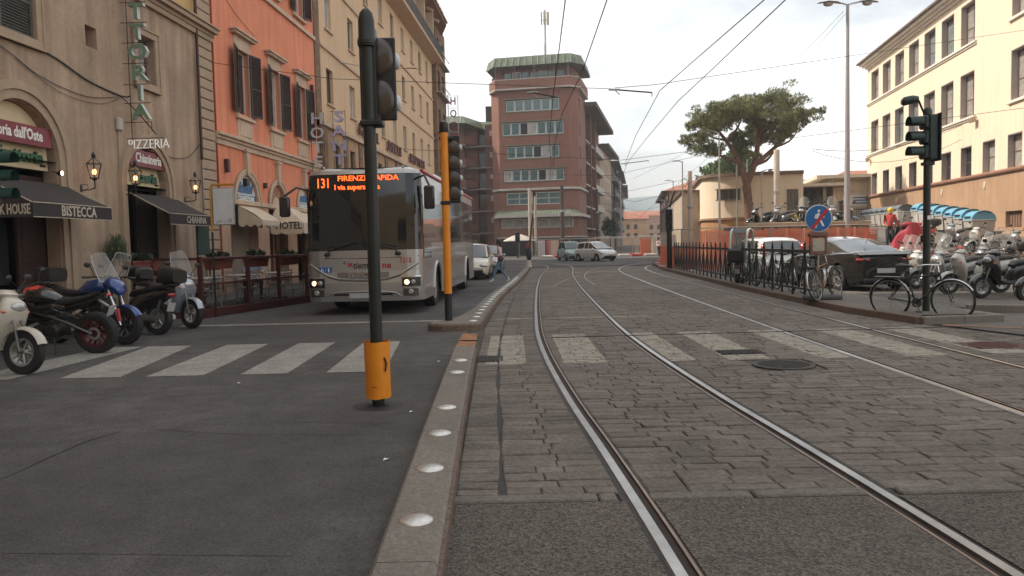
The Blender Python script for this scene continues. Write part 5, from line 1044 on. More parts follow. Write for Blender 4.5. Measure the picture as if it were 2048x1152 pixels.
mb = MB(); mb.bx(6.2, 7.0, -.04, .05, 3.2, 5.2); obj('side_window', mb, glass_dark, rn); mb = MB()
for k in range(4): mb.bx(6.2+k*.26, 6.24+k*.26, -.08, -.03, 3.2, 5.2)
obj('window_bars', mb, frame_brown, rn)
for x in (.6, 6.0): mb = MB(); mb.bx(x, x+1.1, -.09, -.05, 2.05, 2.35); obj('street_plate', mb, M('dark plate', (.1, .06, .1), .5), rn, loc=(.9 if x < 1 else 0, .15, 0))
yb = bldg('row_building', 'long low building running along the far street behind the round corner', (17.7, 66, 0), R(90)-R(9)); mb = MB(); mb.bx(0, 50, 0, 3, 0, 5.5); obj('wall', mb, M('grey cream wall', (.42, .34, .26), .9, var=.15, sc=.5), yb); mb = MB(); mb.bx(-.2, 50, -.3, 3.2, 5.5, 5.7); obj('roof_edge', mb, frame_brown, yb)
# hills
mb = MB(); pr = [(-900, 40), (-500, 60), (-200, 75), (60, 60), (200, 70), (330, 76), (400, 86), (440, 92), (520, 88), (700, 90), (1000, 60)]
mb.grid([[(x*.5, 575, -1) for x, z in pr], [(x*.5, 600, z*.5) for x, z in pr], [(x*.5, 650, z*.45) for x, z in pr]]); struct('hills', mb, M('haze-tinted hills', (.25, .31, .33), 1, var=.1, sc=.02))  # distance haze is painted into the hills as a pale blue-grey

# ---------------- trees ----------------
bark = M('reddish pine bark', (.16, .08, .055), .95, var=.45, sc=3, bump=1, bsc=12)
needle = M('pine needles', (.19, .20, .08), .75, var=.3, sc=1.2, isl=.35, var2=.1)
leafy = M('broad leaves', (.09, .14, .045), .7, var=.3, sc=1.5, isl=.35)
def tufts(mb, c, r, n, size, up=.55, rnd=random, flat=False):
    for _ in range(n):
        u = V((rnd.gauss(0, 1), rnd.gauss(0, 1), rnd.gauss(0, 1))).normalized(); rr = rnd.random()**.38
        p = V(c)+V((u.x*r[0]*rr, u.y*r[1]*rr, u.z*r[2]*rr)); d = (u+V((rnd.uniform(-.5, .5), rnd.uniform(-.5, .5), up+rnd.uniform(-.3, .5)))).normalized()
        s_ = size*rnd.uniform(.6, 1.3); b = d.orthogonal().normalized(); b = (b*math.cos(rnd.random()*6.3)+d.cross(b)*math.sin(rnd.random()*6.3)).normalized()
        if flat: mb.add([p-b*s_*.35, p+b*s_*.35, p+b*s_*.25+d*s_, p-b*s_*.25+d*s_], [(0, 1, 2, 3)])
        else:
            for k in range(3):
                e = (d+V((rnd.uniform(-.55, .55), rnd.uniform(-.55, .55), rnd.uniform(-.4, .4)))).normalized(); mb.add([p-b*s_*.10, p+b*s_*.10, p+e*s_], [(0, 1, 2)])
ps = 57/50.
def tp(x, z, dy=0):
    x = 15.4+(x-15.4)*.87; z = z if z < 6 else 6+(z-6)*.86; return V((x*ps-17.6, dy, (z-1.5)*ps+1.5))
pine = thing('pine_tree', 'tall umbrella pine with a forked reddish trunk and wide flat crown', 'tree', (17.6, 57, 0)); pine.location.z = .0
mb = MB(); T0 = [tp(15.45, .0), tp(15.4, 2.2), tp(15.25, 4.2), tp(15.15, 4.9)]; mb.tube(T0, [.42, .34, .3, .32], 10)
br = [([tp(15.15, 4.9), tp(14.9, 5.7), tp(14.35, 7.0), tp(13.7, 8.0), tp(13.0, 8.9), tp(12.6, 9.4)], [.24, .21, .18, .14, .09, .05]), ([tp(15.15, 4.9), tp(15.6, 5.9), tp(15.9, 7.0), tp(16.0, 8.4), tp(15.8, 9.6), tp(15.6, 10.3)], [.27, .24, .2, .15, .1, .05]),
      ([tp(15.65, 6.1), tp(16.6, 6.9), tp(17.5, 7.7), tp(18.6, 8.8), tp(19.2, 9.6)], [.2, .17, .14, .09, .05]), ([tp(14.6, 6.4), tp(13.4, 6.9), tp(12.6, 7.1), tp(12.0, 7.5)], [.12, .1, .07, .04]), ([tp(13.7, 8.0), tp(14.4, 8.8), tp(14.8, 9.6)], [.12, .09, .05]),
      ([tp(13.6, 8.1), tp(12.7, 8.3), tp(12.0, 8.7)], [.1, .07, .04]), ([tp(16.0, 7.6), tp(17.0, 8.6), tp(17.8, 9.8)], [.14, .1, .05]), ([tp(17.3, 7.5), tp(18.3, 7.9), tp(18.9, 8.6)], [.1, .07, .03]), ([tp(15.7, 6.2), tp(16.6, 6.5), tp(17.2, 7.2)], [.12, .1, .06]), ([tp(16, 8.2), tp(16.9, 9.2, -1), tp(17.4, 10, -1.5)], [.12, .08, .04]), ([tp(16, 8), tp(15.2, 8.7, 1), tp(14.8, 9.5, 1.5)], [.12, .08, .04])]
obj('trunk', mb, bark, pine, 60)
for P, rr in br: mb = MB(); mb.tube(smooth3(P, 3), [pw([(i, r_) for i, r_ in enumerate(rr)], j/3) for j in range(3*(len(P)-1)+1)], 7); obj('limb', mb, bark, pine, 60)
rg = random.Random(3); mb = MB()
cl_ = [(11.7, 9.2, .9, .8), (12.4, 9.9, 1.1, .8), (13.3, 10.1, 1.2, .9), (14.2, 10.2, 1.0, .8), (13.8, 9.3, 1.0, .6), (12.7, 9.1, 1.0, .6), (12.0, 7.7, .8, .8), (12.6, 7.2, .5, .5), (11.5, 8.3, .6, .6), (15.0, 10.6, 1.2, .9), (15.9, 10.9, 1.3, .9), (17.0, 10.8, 1.3, 1.0), (18.0, 10.3, 1.2, 1.0), (18.9, 9.9, 1.0, .8), (19.5, 9.7, .6, .6), (15.5, 9.9, 1.0, .7), (17.4, 9.5, 1.2, .8), (18.3, 9.1, 1.0, .6), (16.6, 9.0, .9, .8), (17.0, 8.2, .8, .7), (15.1, 7.7, .55, .8), (14.8, 8.4, .5, .5), (15.3, 6.9, .4, .4), (17.9, 8.3, .6, .5), (14.5, 9.7, .9, .6), (16.2, 10.0, 1.1, .7)]
for x, z, r_, h in cl_:
    for k in range(3):
        dy = rg.uniform(-1.6, 1.6); c = tp(x+rg.uniform(-.25, .25), z+rg.uniform(-.15, .15), dy*1.4)
        for q in range(7): cc = c+V((rg.gauss(0, r_*.5), rg.gauss(0, r_*.6), rg.gauss(0, h*.33))); tufts(mb, cc, (r_*.36, r_*.38, h*.24), 60, .25, .7, rg)
obj('crown', mb, needle, pine)
def bushy(name, label, loc, r, h, trunk, n, m=leafy, size=.3, cat='tree', group=None, seed=1, cl=9):
    t = thing(name, label, cat, loc, 0, group); g = random.Random(seed)
    if trunk: mb = MB(); mb.tube([(0, 0, -.5), (.05, 0, trunk*.6), (0, 0, trunk+h*.5)], [.16*r/2, .13*r/2, .05], 7); obj('trunk', mb, bark, t)
    mb = MB()
    for i in range(cl): a = g.random()*6.28; q = g.random()**.5*r*.62; tufts(mb, (q*math.cos(a), q*math.sin(a), trunk+h*g.uniform(.25, .75)), (r*.42, r*.42, h*.32), n//cl, size, .3, g, True)
    obj('crown' if trunk else 'foliage', mb, m, t); return t
bushy('leafy_tree', 'bright green tree rising behind the round-cornered building', (21.5, 78, 1), 3.0, 3.6, 5.6, 2600, size=.4, seed=4, cl=14)
bushy('dark_tree', 'dark slender tree behind the orange pole beside the brick apartment block', (-9.2, 92, 0), 1.9, 8, 3, 2600, M('dark leaves', (.03, .045, .018), .75, var=.3, isl=.3), .35, seed=6, cl=18)
bushy('street_tree', 'small dark tree by the far street corner', (13.8, 108, 0), 1.2, 2.6, 2.2, 900, MATS['dark leaves'], .28, seed=8)
bushy('box_shrub', 'round yellow green shrub beside the parked cars at the tower corner', (-4.6, 82, 0), 1.1, 1.6, 0.9, 1200, M('yellow green leaves', (.10, .13, .04), .7, var=.2, isl=.3), .22, cat='shrub', seed=9)

# ---------------- overhead wires, poles, lamps ----------------
wire_m = M('dark wire', (.02, .02, .022), .5)
def wire(label, pts, r=.012, cat='overhead wire', sag=0):
    mb = MB(); P = [V(p) for p in pts]
    if len(P) == 2 and sag: P = [P[0].lerp(P[1], i/12)-V((0, 0, sag*4*(i/12)*(1-i/12))) for i in range(13)]
    mb.tube(P, r, 5); o = obj('overhead_wire', mb, wire_m); return tag(o, label, cat)
c1 = [(p.x-.05, p.y, 5.8) for p in TR1 if 2 < p.y < 62]; c2 = [(p.x, p.y, 5.8) for p in TR2 if 2 < p.y < 56]
wire('tram contact wire over the track nearest the studded kerb', [(1.0, -4, 5.8), (1.05, 13.7, 5.8), (1.35, 23.5, 5.8), (1.7, 33, 5.8), (2.3, 43, 5.8), (2.8, 54, 5.8), (1.2, 62, 5.8), (-6, 72, 5.8)], .0115)
wire('second contact wire right of the first, reaching the tower roof corner in view', [(1.75, -4, 5.8), (1.8, 13.7, 5.8), (1.9, 20, 5.8), (1.8, 26, 5.8), (2.0, 34, 5.8), (2.5, 44, 5.8)], .0115)
wire('tram contact wire over the track beside the railing', [(4.9, -4, 5.8), (4.95, 6, 5.8), (5.05, 13.5, 5.8), (5.2, 20, 5.8), (5.28, 24.3, 5.8), (5.75, 32, 5.8), (6.5, 43, 5.8), (8, 56, 5.8), (13, 90, 5.8), (30, 200, 5.8)], .0115)
wire('contact wire crossing the railing-side wire near the top of the view', [(5.6, 6, 5.9), (4.8, 13.6, 5.88), (4.6, 18, 5.85), (4.38, 22.6, 5.8), (5.2, 32, 5.8), (6.4, 43, 5.8)], .0115)
R25 = FR.at(25.4, 0, 10.6)
wire('upper span wire from the orange hotel seam to the station building', [FL.at(24, 0, 7.2), (-5.2, 23.6, 6.55), (3.2, 23.5, 6.05)], .009); wire('right half of the upper span wire to the station wall', [(3.2, 23.5, 6.08), (4.4, 23.5, 6.15), FR.at(26.5, 0, 10.75)], .009)
wire('lower span wire farther back, ending at the station wall', [(-6.5, 46, 7.2), (6.2, 43, 5.95), FR.at(25.4, 0, 7.35)], .012)
wire('span wire at tower ground level height between two poles', [(-5, 60, 7.0), (7.5, 57, 6.3), (20.4, 58, 9)], .012)
wire('span wire far down the street', [(3.4, 80, 7.1), (11, 80, 6.4), (19.8, 80, 8)], .015); wire('slack grey wire behind the lamp post to the station', [(15.5, 40, 6.0), (25.5, 44, 7.6)], .014, sag=.6); wire('second slack grey wire behind the lamp post', [(15.5, 40, 5.9), (25.5, 44, 6.8)], .012, sag=.9)
wire('stay wire slanting from the lamp post down to the tree', [(15.2, 35.5, 11.6), (12.5, 45, 7.6), (9, 57, 6.0)], .008); wire('stay wire from the lamp post behind the pine crown', [(15.4, 35.6, 11.6), (14.1, 45, 8.4), (9.6, 60, 3.0)], .008)
wire('cable from the left corner of the street toward the lower poles', [FL.at(60, 0, 7.0), (1.8, 78, 7.4)], .015)
for i in range(5): wire(['first', 'second', 'third', 'fourth', 'fifth'][i]+' of the cross wires strung down the far street', [(9.5+i*6, 100+i*32, 8.0), (16+i*6, 100+i*32, 6.5), (23+i*6, 100+i*32, 8.0)], .022, 'overhead wire')
def arm_(label, p, q, drop):
    t = thing('catenary_fitting', label, 'wire fitting', p); p = V((0, 0, 0)); q = V(q)-V(t.location); mb = MB(); mb.tube([p, q], .022, 6); obj('arm', mb, wire_m, t); mb = MB(); mb.tube([q, q-V((0, 0, drop))], .015, 5); mb.box(p, (.35, .06, .05), 0, .01); mb.tube([p, p+V((.15, 0, -.15))], .015, 5); obj('clamp', mb, galv, t)
arm_('curved pull-off arm on the upper span wire left of the wire crossing', (3.2, 23.5, 6.03), (4.32, 23.5, 5.92), .12); arm_('pull-off arm on the upper span wire in front of the tower parapet', (.75, 24, 6.1), (1.5, 23.6, 5.85), .05)
arm_('pull-off arm far down over the second track', (6.6, 45, 5.95), (8.2, 46, 6.2), .1)
for i, (x, y, z) in enumerate(((9.9, 70, 6.6), (16.6, 74, 6.9))):
    mb = MB(); mb.tube([(.25*math.cos(a/12*6.283), 0, .38*math.sin(a/12*6.283)) for a in range(12)], .03, 5, closed=True); o = obj('wire_coil', mb, wire_m); o.location = (x, y, z); tag(o, ('coil of spare cable hanging over the far street, on its left', 'coil of spare cable hanging over the far street, on its right')[i], 'cable coil')
def lamp_post(name, label, loc, h, arms, r=.09, m=galv, rz=0, al=1.2, style='cobra', group=None):
    t = thing(name, label, 'street lamp', loc, rz, group); mb = MB(); mb.tube([(0, 0, 0), (0, 0, h*.35), (0, 0, h)], [r*1.3, r, r*.55], 10); obj('pole', mb, m, t, 60)
    for sg in arms:
        mb = MB(); mb.tube([(0, 0, h-.05), (sg*.2, 0, h+.03), (sg*al*.35, 0, h+.06)], .035, 6); obj('arm', mb, m, t)
        mb = MB()
        if style == 'cobra': x0 = sg*al*.25; mb.loft([((x0, 0, h+.03), 1.5, .06, .05), ((x0+sg*.25*al, 0, h+.1), 1.5, .17, .1), ((x0+sg*.55*al, 0, h+.12), 1.57, .2, .12), ((x0+sg*.85*al, 0, h+.08), 1.6, .13, .09), ((x0+sg*.95*al, 0, h+.05), 1.6, .03, .03)], 12)
        else: mb.bx(sg*al*.3, sg*al*.95, -.12, .12, h+.02, h+.09, .02)
        obj('lamp_head', mb, m, t, 50)
        if style == 'cobra': mb = MB(); mb.ell((x0+sg*.52*al, 0, h+.02), (.2*al, .14, .11), 12, 6); obj('lens', mb, M('lamp lens', (.3, .28, .26), .2, var=.1), t, 60)
    return t
lamp_post('street_lamp', 'tall double-headed grey street lamp in front of the station building', (15.5, 35.8, 0), 12.0, (-1, 1), .12, M('painted grey pole', (.34, .33, .34), .5, var=.1), al=1.15)
lamp_post('street_lamp', 'slim lamp post with a flat head crossing the left side of the pine', (12.1, 45, 0), 7.6, (-1,), .07, al=.9)
lamp_post('street_lamp', 'grey lamp post with left arm beyond the round-cornered building', (13.3, 60, 0), 7.5, (-1,), .07, galv, al=.8, style='flat', group=None)
lamp_post('street_lamp', 'smaller looking lamp post with left arm, second one down the far street', (17.2, 82, 0), 7.7, (-1,), .08, galv, al=.9, style='flat')
lamp_post('street_lamp', 'farthest lamp post with left arm on the right of the street', (22.2, 112, 0), 7.2, (-1,), .09, galv, al=.9, style='flat')
lamp_post('street_lamp', 'short lamp post with right arm behind the pine trunk', (18.1, 56, 0), 6.3, (1,), .08, galv, al=.8, style='cobra')
def pole(label, loc, h, r, m, sq=False, name='pole', cat='pole', coll=True):
    t = thing(name, label, cat, loc); mb = MB()
    if sq: mb.bx(-r, r, -r, r, 0, h, .02)
    else: mb.tube([(0, 0, 0), (0, 0, h)], [r*1.15, r], 10)
    obj('shaft', mb, m, t, 60)
    if coll: mb = MB(); mb.lathe([(r*1.1, h*.62), (r*1.35, h*.625), (r*1.35, h*.65), (r*1.1, h*.655)], n=10); obj('collar', mb, galv, t)
    return t
polem = M('pale painted pole', (.44, .37, .31), .6, var=.1); darkpole = M('dark brown pole', (.06, .04, .035), .55, var=.2)
pole('square pale pole right of the pine trunk', (13.7, 40, 0), 6.0, .12, polem, True); pole('pale pole left of the round-cornered building', (9.25, 40, 0), 5.0, .11, polem)
pole('pale pole of a close pair in front of the tower', (2.15, 85, 0), 7.5, .19, polem); pole('slimmer pale pole touching the pair in front of the tower', (2.75, 85.5, 0), 6.6, .13, polem); pole('dark brown pole in front of the right part of the tower', (5.6, 84, 0), 7.6, .2, darkpole)
pole('dark pole before the brick office block', (11.6, 104, 0), 8.5, .17, darkpole); pole('second dark pole along the brick office block', (15.0, 112, 0), 9.5, .17, darkpole); pole('thin flagpole behind the pine', (19.5, 64, 2), 7.5, .05, galv); pole('thin pole above the leafy tree', (16.9, 58, 2), 6.6, .05, galv)
pole('grey pole in front of the grey block on the far street', (17.0, 120, 0), 11, .13, galv)
# ---------------- vehicles ----------------
silver = M('silver bus paint', (.42, .405, .395), .32, .55, var=.06, sc=1, coat=.7, bump=.04, bsc=2)
bus_glass = M('black bus glass', (.010, .012, .015), .04, var=.2, sc=.8, spec=.6, coat=.4, bump=.02, bsc=1.5)
red_paint = M('red trim', (.40, .03, .04), .4, var=.05); amber = M('orange led', (1, .25, .05), .5, emit=(1, .09, .015, 3))
lamp_on = M('warm headlamp', (1, .8, .5), .3, emit=(1, .6, .25, 5)); lens = M('clear lamp lens', (.45, .45, .44), .08, .3, var=.3, sc=9, coat=1); red_lens = M('red lamp lens', (.35, .012, .015), .15, var=.1, coat=1); orange_lens = M('orange lamp lens', (.55, .13, .02), .2, coat=1, var=.1)
plate_m = M('blank number plate', (.42, .42, .42), .6, var=.1, sc=8)
tyre_c = {}
def wheel(parent, c, r, w_, rim=.62, spokes=5, m_rim=None, name='wheel', axis='Y', twin=False, tread=None):
    """tyre with rim and spokes; wheel > rim"""
    m_rim = m_rim or galv; key = (r, w_, rim, spokes, m_rim.name)
    if key not in tyre_c:
        mb = MB(); h = w_/2; prof = [(r*rim, -h*.75), (r*.86, -h), (r*.965, -h*.86), (r, -h*.5), (r, h*.5), (r*.965, h*.86), (r*.86, h), (r*rim, h*.75)]
        mb.lathe(prof, n=28, axis='Y'); a = mesh_of('tyre', mb, rubber, 45)
        mb = MB(); q = r*rim; mb.lathe([(q*1.02, -h*.8), (q*.9, -h*.7), (q*.88, h*.7), (q*1.02, h*.8)], n=28, axis='Y'); mb.lathe([(0, -h*.62), (q*.2, -h*.6), (q*.22, h*.6), (0, h*.62)], n=14, axis='Y')
        for i in range(spokes):
            an = 2*math.pi*i/spokes
            for sg in (-1, 1):
                p0 = V((q*.15*math.cos(an), sg*h*.45, q*.15*math.sin(an))); p1 = V((q*.92*math.cos(an+.12*sg), sg*h*.5, q*.92*math.sin(an+.12*sg))); mb.tube([p0, p1], [q*.11, q*.07], 5)
        mb.lathe([(q*.55, -.012), (q*.55, .012)], (0, 0, 0), 18, 'Y'); tyre_c[key] = (a, mesh_of('rim', mb, m_rim, 40))
    o = put(name, tyre_c[key][0], parent, c); put('rim', tyre_c[key][1], o); return o
# --- the bus ---
bus = thing('city_bus', 'silver single-deck bus on line 131 with headlights on', 'bus', (-3.26, 17.0, 0), -R(2.8)); bus.scale = (1.045, 1, 1.015); HB = 3.2
def arch(y, zl, cs, rr): 
    for c in cs:
        d = abs(y-c)
        if d < rr: return max(zl, .48+math.sqrt(max(0, rr*rr-d*d)))
    return zl
half = [(x, .07*(x/1.25)**2) for x in (0, .25, .5, .75, .93)]+[(.95+.3*math.sin(R(t)), .07+.3*(1-math.cos(R(t)))) for t in (15, 30, 45, 60, 75, 90)]
ysd = sorted({round(v, 3) for v in [.6, 1.0, 1.3, 1.45, 3.0, 4.2, 5.4, 6.6, 7.8, 8.5, 10.2, 11.0, 11.6]+[2.35+.62*math.cos(R(a)) for a in range(0, 181, 20)]+[9.3+.62*math.cos(R(a)) for a in range(0, 181, 20)]})
half += [(1.25, y) for y in ysd]+[(1.22, 11.9), (1.1, 12.0), (0, 12.03)]
zl_ = [.3, .5, .7, .95, 1.2, 1.4, 1.55, 1.9, 2.3, 2.7, 2.85, 3.06, 3.14, 3.2]
def bp(x, y, k):
    z = zl_[k]; fr_ = max(0, 1-y/1.2)
    if k == 0 and y > .6: z = arch(y, .3, (2.35, 9.3), .60)
    if k == 1 and y > .6: z = max(.5, arch(y, .3, (2.35, 9.3), .60)+.03)
    if k == 2 and y > .6: z = max(.7, arch(y, .3, (2.35, 9.3), .60)+.05)
    if k == 3 and y > .6: z = max(.95, arch(y, .3, (2.35, 9.3), .60)+.06)
    rake = (.11*max(0, z-1.35)+(.05*(.5-z) if z < .5 else 0)-.035*math.exp(-((z-.6)/.25)**2))*fr_; ins = (.0, .05, .22)[max(0, k-11)]; sx = 1-.018*max(0, (z-1.4))/1.6-ins/1.25
    yy = y+rake+ins*(1 if y < 1 else 0)*max(0, 1-abs(x)/1.6); return V((x*sx, yy, z))
body = MB(); wsh = MB(); under = MB(); panes = {}
for sg in (-1, 1):
    for i in range(len(half)-1):
        (xa, ya), (xb, yb) = half[i], half[i+1]
        for k in range(len(zl_)-1):
            q = [bp(xa*1, ya, k), bp(xb*1, yb, k), bp(xb, yb, k+1), bp(xa, ya, k+1)]
            for p in q: p.x *= sg
            ymid = (ya+yb)/2; front = ymid < .26
            if front and 5 <= k < 11: tgt = wsh
            elif not front and ymid < 11.5 and ((6 <= k < 10 and ymid > .4) or (ymid < 1.45 and 4 <= k < 10)):
                nm = int((ymid-.3)//1.55); tgt = panes.setdefault((sg, nm), MB())
            else: tgt = body
            tgt.add(q, [(0, 1, 2, 3)])
    # roof
for i in range(len(half)-1):
    a, b = bp(*half[i], 13), bp(*half[i+1], 13); body.add([(a.x, a.y, 3.2), (b.x, b.y, 3.2), (-b.x, b.y, 3.2), (-a.x, a.y, 3.2)], [(0, 1, 2, 3)])
obj('body', body, silver, bus, 35); obj('windscreen', wsh, bus_glass, bus, 50)
for (sg, nm), mb in panes.items(): obj('side_window', mb, bus_glass, bus, 50)
mb = MB(); mb.bx(-1.12, 1.12, .45, 11.8, .32, 1.2); obj('underbody_box', mb, black_plastic, bus)
for sg in (-1, 1):
    for y in (2.35, 9.3): wheel(bus, (sg*1.06, y, .48), .48, .29, .6, 8, name='wheel', m_rim=galv).rotation_euler.z = R(90)
    mb = MB(); mb.tube([(sg*1.215, .5, 3.12), (sg*1.215, 11.8, 3.12)], .045, 6); obj('roof_stripe', mb, red_paint, bus)
    mb = MB()
    for k in range(8): mb.bx(sg*1.2, sg*1.222, .3+1.55*k-.02, .3+1.55*k+.03, 1.45, 2.78)
    obj('window_post', mb, black_plastic, bus)['kind'] = 'stuff'
    for y in (1.1, 3.6, 6.4): mb = MB(); mb.bx(sg*1.24, sg*1.256, y, y+.07, .95, 1.02); obj('side_reflector', mb, orange_lens, bus)
    mb = MB(); arch_pts = [(sg*1.255, 2.35+.6*math.cos(R(a)), .48+.6*math.sin(R(a))) for a in range(0, 181, 15)]; mb.tube(arch_pts, .03, 6); mb.tube([(sg*1.255, 9.3+.6*math.cos(R(a)), .48+.6*math.sin(R(a))) for a in range(0, 181, 15)], .03, 6); obj('arch_trim', mb, silver, bus)
def bf(x, z): # point on bus front
    y = .07*(x/1.25)**2+(.3*(1-math.cos(math.asin(min(1, max(0, abs(x)-.95)/.3)))) if abs(x) > .95 else 0); return y+.11*max(0, z-1.35)-.035*math.exp(-((z-.6)/.25)**2)+(.05*(.5-z) if z < .5 else 0)
def ftube(pts, r, off=0): mb = MB(); mb.tube([(x, bf(x, z)-off, z) for x, z in pts], r, 6); return mb
seam = M('dark panel gap', (.03, .028, .026), .7)
obj('bonnet_crease', ftube([(-1.16, 1.12), (-.95, .98), (-.75, .86), (-.5, .79), (0, .765), (.5, .79), (.75, .86), (.95, .98), (1.16, 1.12)], .02, 0), silver, bus, 60)
obj('panel_gap', ftube([(-1.17, 1.26), (-.8, 1.24), (0, 1.225), (.8, 1.24), (1.17, 1.26)], .008), seam, bus); obj('panel_gap', ftube([(-1.15, 1.10), (-.95, .955), (-.75, .83), (-.5, .755), (0, .73), (.5, .755), (.75, .83), (.95, .955), (1.15, 1.10)], .01), seam, bus)
obj('bumper_rib', ftube([(-.78, .4), (-.7, .47), (-.5, .5), (0, .51), (.5, .5), (.7, .47), (.78, .4)], .022), silver, bus, 60); obj('lower_grille', ftube([(-.62, .445), (0, .45), (.62, .445)], .028, -.01), black_plastic, bus)
mb = MB(); mb.grid([[(x, bf(x, z)-.006, z) for x in [-.55+1.1*i/8 for i in range(9)]] for z in (.79, .93)]); obj('grille_band', mb, M('grey grille mesh', (.2, .185, .17), .4, .5, var=.1), bus)
text('emblem', 'IVECO', .16, chrome, bus, (0, bf(0, .86)-.015, .86), bold=.008, sx=1.35, depth=.015)
text('lettering', 'tiemme', .2, black_plastic, bus, (.06, bf(0, 1.07)-.004, 1.07), bold=.003, shear=.2, depth=.003, sx=.9); text('lettering', 'ne', .2, red_paint, bus, (.5, bf(.5, 1.07)-.004, 1.07), bold=.006, depth=.003)
mb = MB(); mb.ext([(-.05, -.05), (-.02, .0), (-.06, .05), (0, .03), (.07, .05), (.05, .01), (.07, -.05), (.04, -.05), (.02, -.01), (-.02, -.05)], (-.28, bf(.3, 1.08)-.006, 1.09), (1, 0, 0), (0, 0, 1), (0, .004, 0)); obj('logo', mb, red_paint, bus)
mb = MB(); mb.ext([(0, 0), (-.05, .035), (0, .07), (.012, .06), (-.025, .035), (.01, .01)], (-.37, bf(.4, 1.08)-.006, 1.1), (1, 0, 0), (0, 0, 1), (0, .004, 0)); obj('logo_chevron', mb, black_plastic, bus)
text('fleet_number', '1212', .15, red_paint, bus, (.9, bf(.9, 1.17)-.006, 1.17), bold=.003, sx=.85, depth=.003, rot=(0, 0, R(9)))
bl = M('blue sticker', (.02, .12, .4), .5); wh = M('white sticker', (.8, .8, .8), .5)
for k, x in enumerate((-.87, -.73)):
    y = bf(x, .99); mb = MB(); mb.box((x, y-.006, .99), (.12, .012, .12), R(-6)); o = obj('sticker', mb, bl, bus); mb = MB(); y -= .016
    if k == 0: mb.lathe([(.016, 0), (.034, 0)], (x, y, .97), 14, 'Y', R(60), R(330)); mb.tube([(x-.012, y, 1.02), (x-.008, y, .985), (x+.022, y, .985), (x+.032, y, .955)], .005, 4); mb.ell((x-.013, y, 1.035), (.009, .003, .009), 8, 4)
    else: mb.ell((x, y, 1.03), (.012, .003, .012), 8, 4); mb.bx(x-.018, x+.018, y-.002, y, .965, 1.012); mb.bx(x-.012, x+.012, y-.002, y, .94, .97)
    obj('sticker_symbol', mb, wh, bus)
text('led_number', '131', .29, amber, bus, (-.83, bf(.83, 2.86)-.03, 2.86), bold=.002, sx=.72, depth=.003); text('led_display', 'FIRENZE RAPIDA', .155, amber, bus, (.13, bf(.13, 2.96)-.02, 2.96), sx=1.12, depth=.003, bold=.002); text('led_display', 'l via superstrada', .15, amber, bus, (-.1, bf(.1, 2.77)-.02, 2.77), sx=.98, depth=.003, bold=.003)
for sg in (-1, 1):
    mb = MB(); mb.grid([[(sg*x, bf(x, z)-.012, z) for x in (.82, .92, 1.0, 1.08, 1.15, 1.19)] for z in (.61, .67, .74, .80)]); obj('headlight_housing', mb, black_plastic, bus, 60)
    for x, m_, r_ in ((.92, lamp_on if sg > 0 else lens, .052), (1.05, lens if sg > 0 else lamp_on, .052)):
        y = bf(x, .7); mb = MB(); mb.ell((sg*x, y-.012, .7), (r_, .02, r_), 14, 8); obj('headlight', mb, m_, bus, 60)
    mb = MB(); mb.grid([[(sg*x, bf(x, z)-.02, z) for x in (.8, .95, 1.08, 1.2)] for z in (.815, .83)]); mb.grid([[(sg*x, bf(x, z)-.02, z) for x in (.8, .95, 1.08, 1.2)] for z in (.595, .61)]); obj('headlight_trim', mb, chrome, bus)
    mb = MB(); mb.grid([[(sg*x, bf(x, z)-.008, z) for x in (.84, .95, 1.05, 1.15)] for z in (.40, .56)]); obj('fog_lamp_recess', mb, M('dark grey recess', (.09, .08, .075), .5, .3), bus); mb = MB(); mb.lathe([(0, -.01), (.045, -.008), (.055, 0), (.055, .02)], (sg*1.0, bf(1.0, .5)-.012, .49), 14, 'Y'); obj('fog_lamp', mb, lens, bus)
    mb = MB(); x0 = .75*sg; mb.tube([(x0, bf(.75, 1.36)-.03, 1.33), (x0-.06*sg, bf(.7, 1.42)-.05, 1.42), (x0-.45*sg, bf(.3, 1.52)-.03, 1.53)], .018, 5); mb.tube([(x0+.0*sg, bf(.75, 1.46)-.025, 1.47), (x0-.68*sg, bf(.1, 1.56)-.02, 1.58)], .012, 5); mb.ell((x0, bf(.75, 1.33)-.02, 1.32), (.07, .04, .045)); obj('wiper', mb, black_plastic, bus)
    mb = MB(); mb.lathe([(0, .045), (.02, .03), (.028, 0)], (sg*.85, .35, 3.2), 8); obj('marker_lamp', mb, lens, bus)
mb = MB(); mb.box((-.04, bf(.04, .42)-.02, .42), (.52, .015, .11), 0, .004); obj('number_plate', mb, plate_m, bus)
mirr = M('mirror housing', (.02, .02, .021), .35, coat=.3)
for sg, x, z, h in ((-1, -1.58, 2.37, .44), (1, 1.46, 2.5, .5)):
    mb = MB(); mb.tube([(sg*1.15, .3, 2.95 if sg > 0 else 2.72), (sg*1.35, .0, 2.98 if sg > 0 else 2.78), (x, -.1, z+h*.52), (x, -.1, z+h*.3)], .025, 6); obj('mirror_arm', mb, mirr, bus)
    mb = MB(); mb.box((x, -.1, z), (.22, .12, h), 0, .035); obj('mirror', mb, mirr, bus, 40)
mb = MB(); mb.loft([((0, 4.5, 3.25), 0, .7, .05), ((0, 4.7, 3.3), 0, .8, .1), ((0, 6.8, 3.3), 0, .8, .1), ((0, 7.0, 3.25), 0, .7, .05)], 12); 
mb = MB(); mb.box((.2, 5.8, 3.3), (1.6, 2.4, .22), 0, .08); obj('roof_unit', mb, white_p, bus, 40)
mb = MB(); mb.bx(-1.0, 1.0, 12.03, 12.05, .5, 2.9); obj('rear_panel', mb, black_plastic, bus)

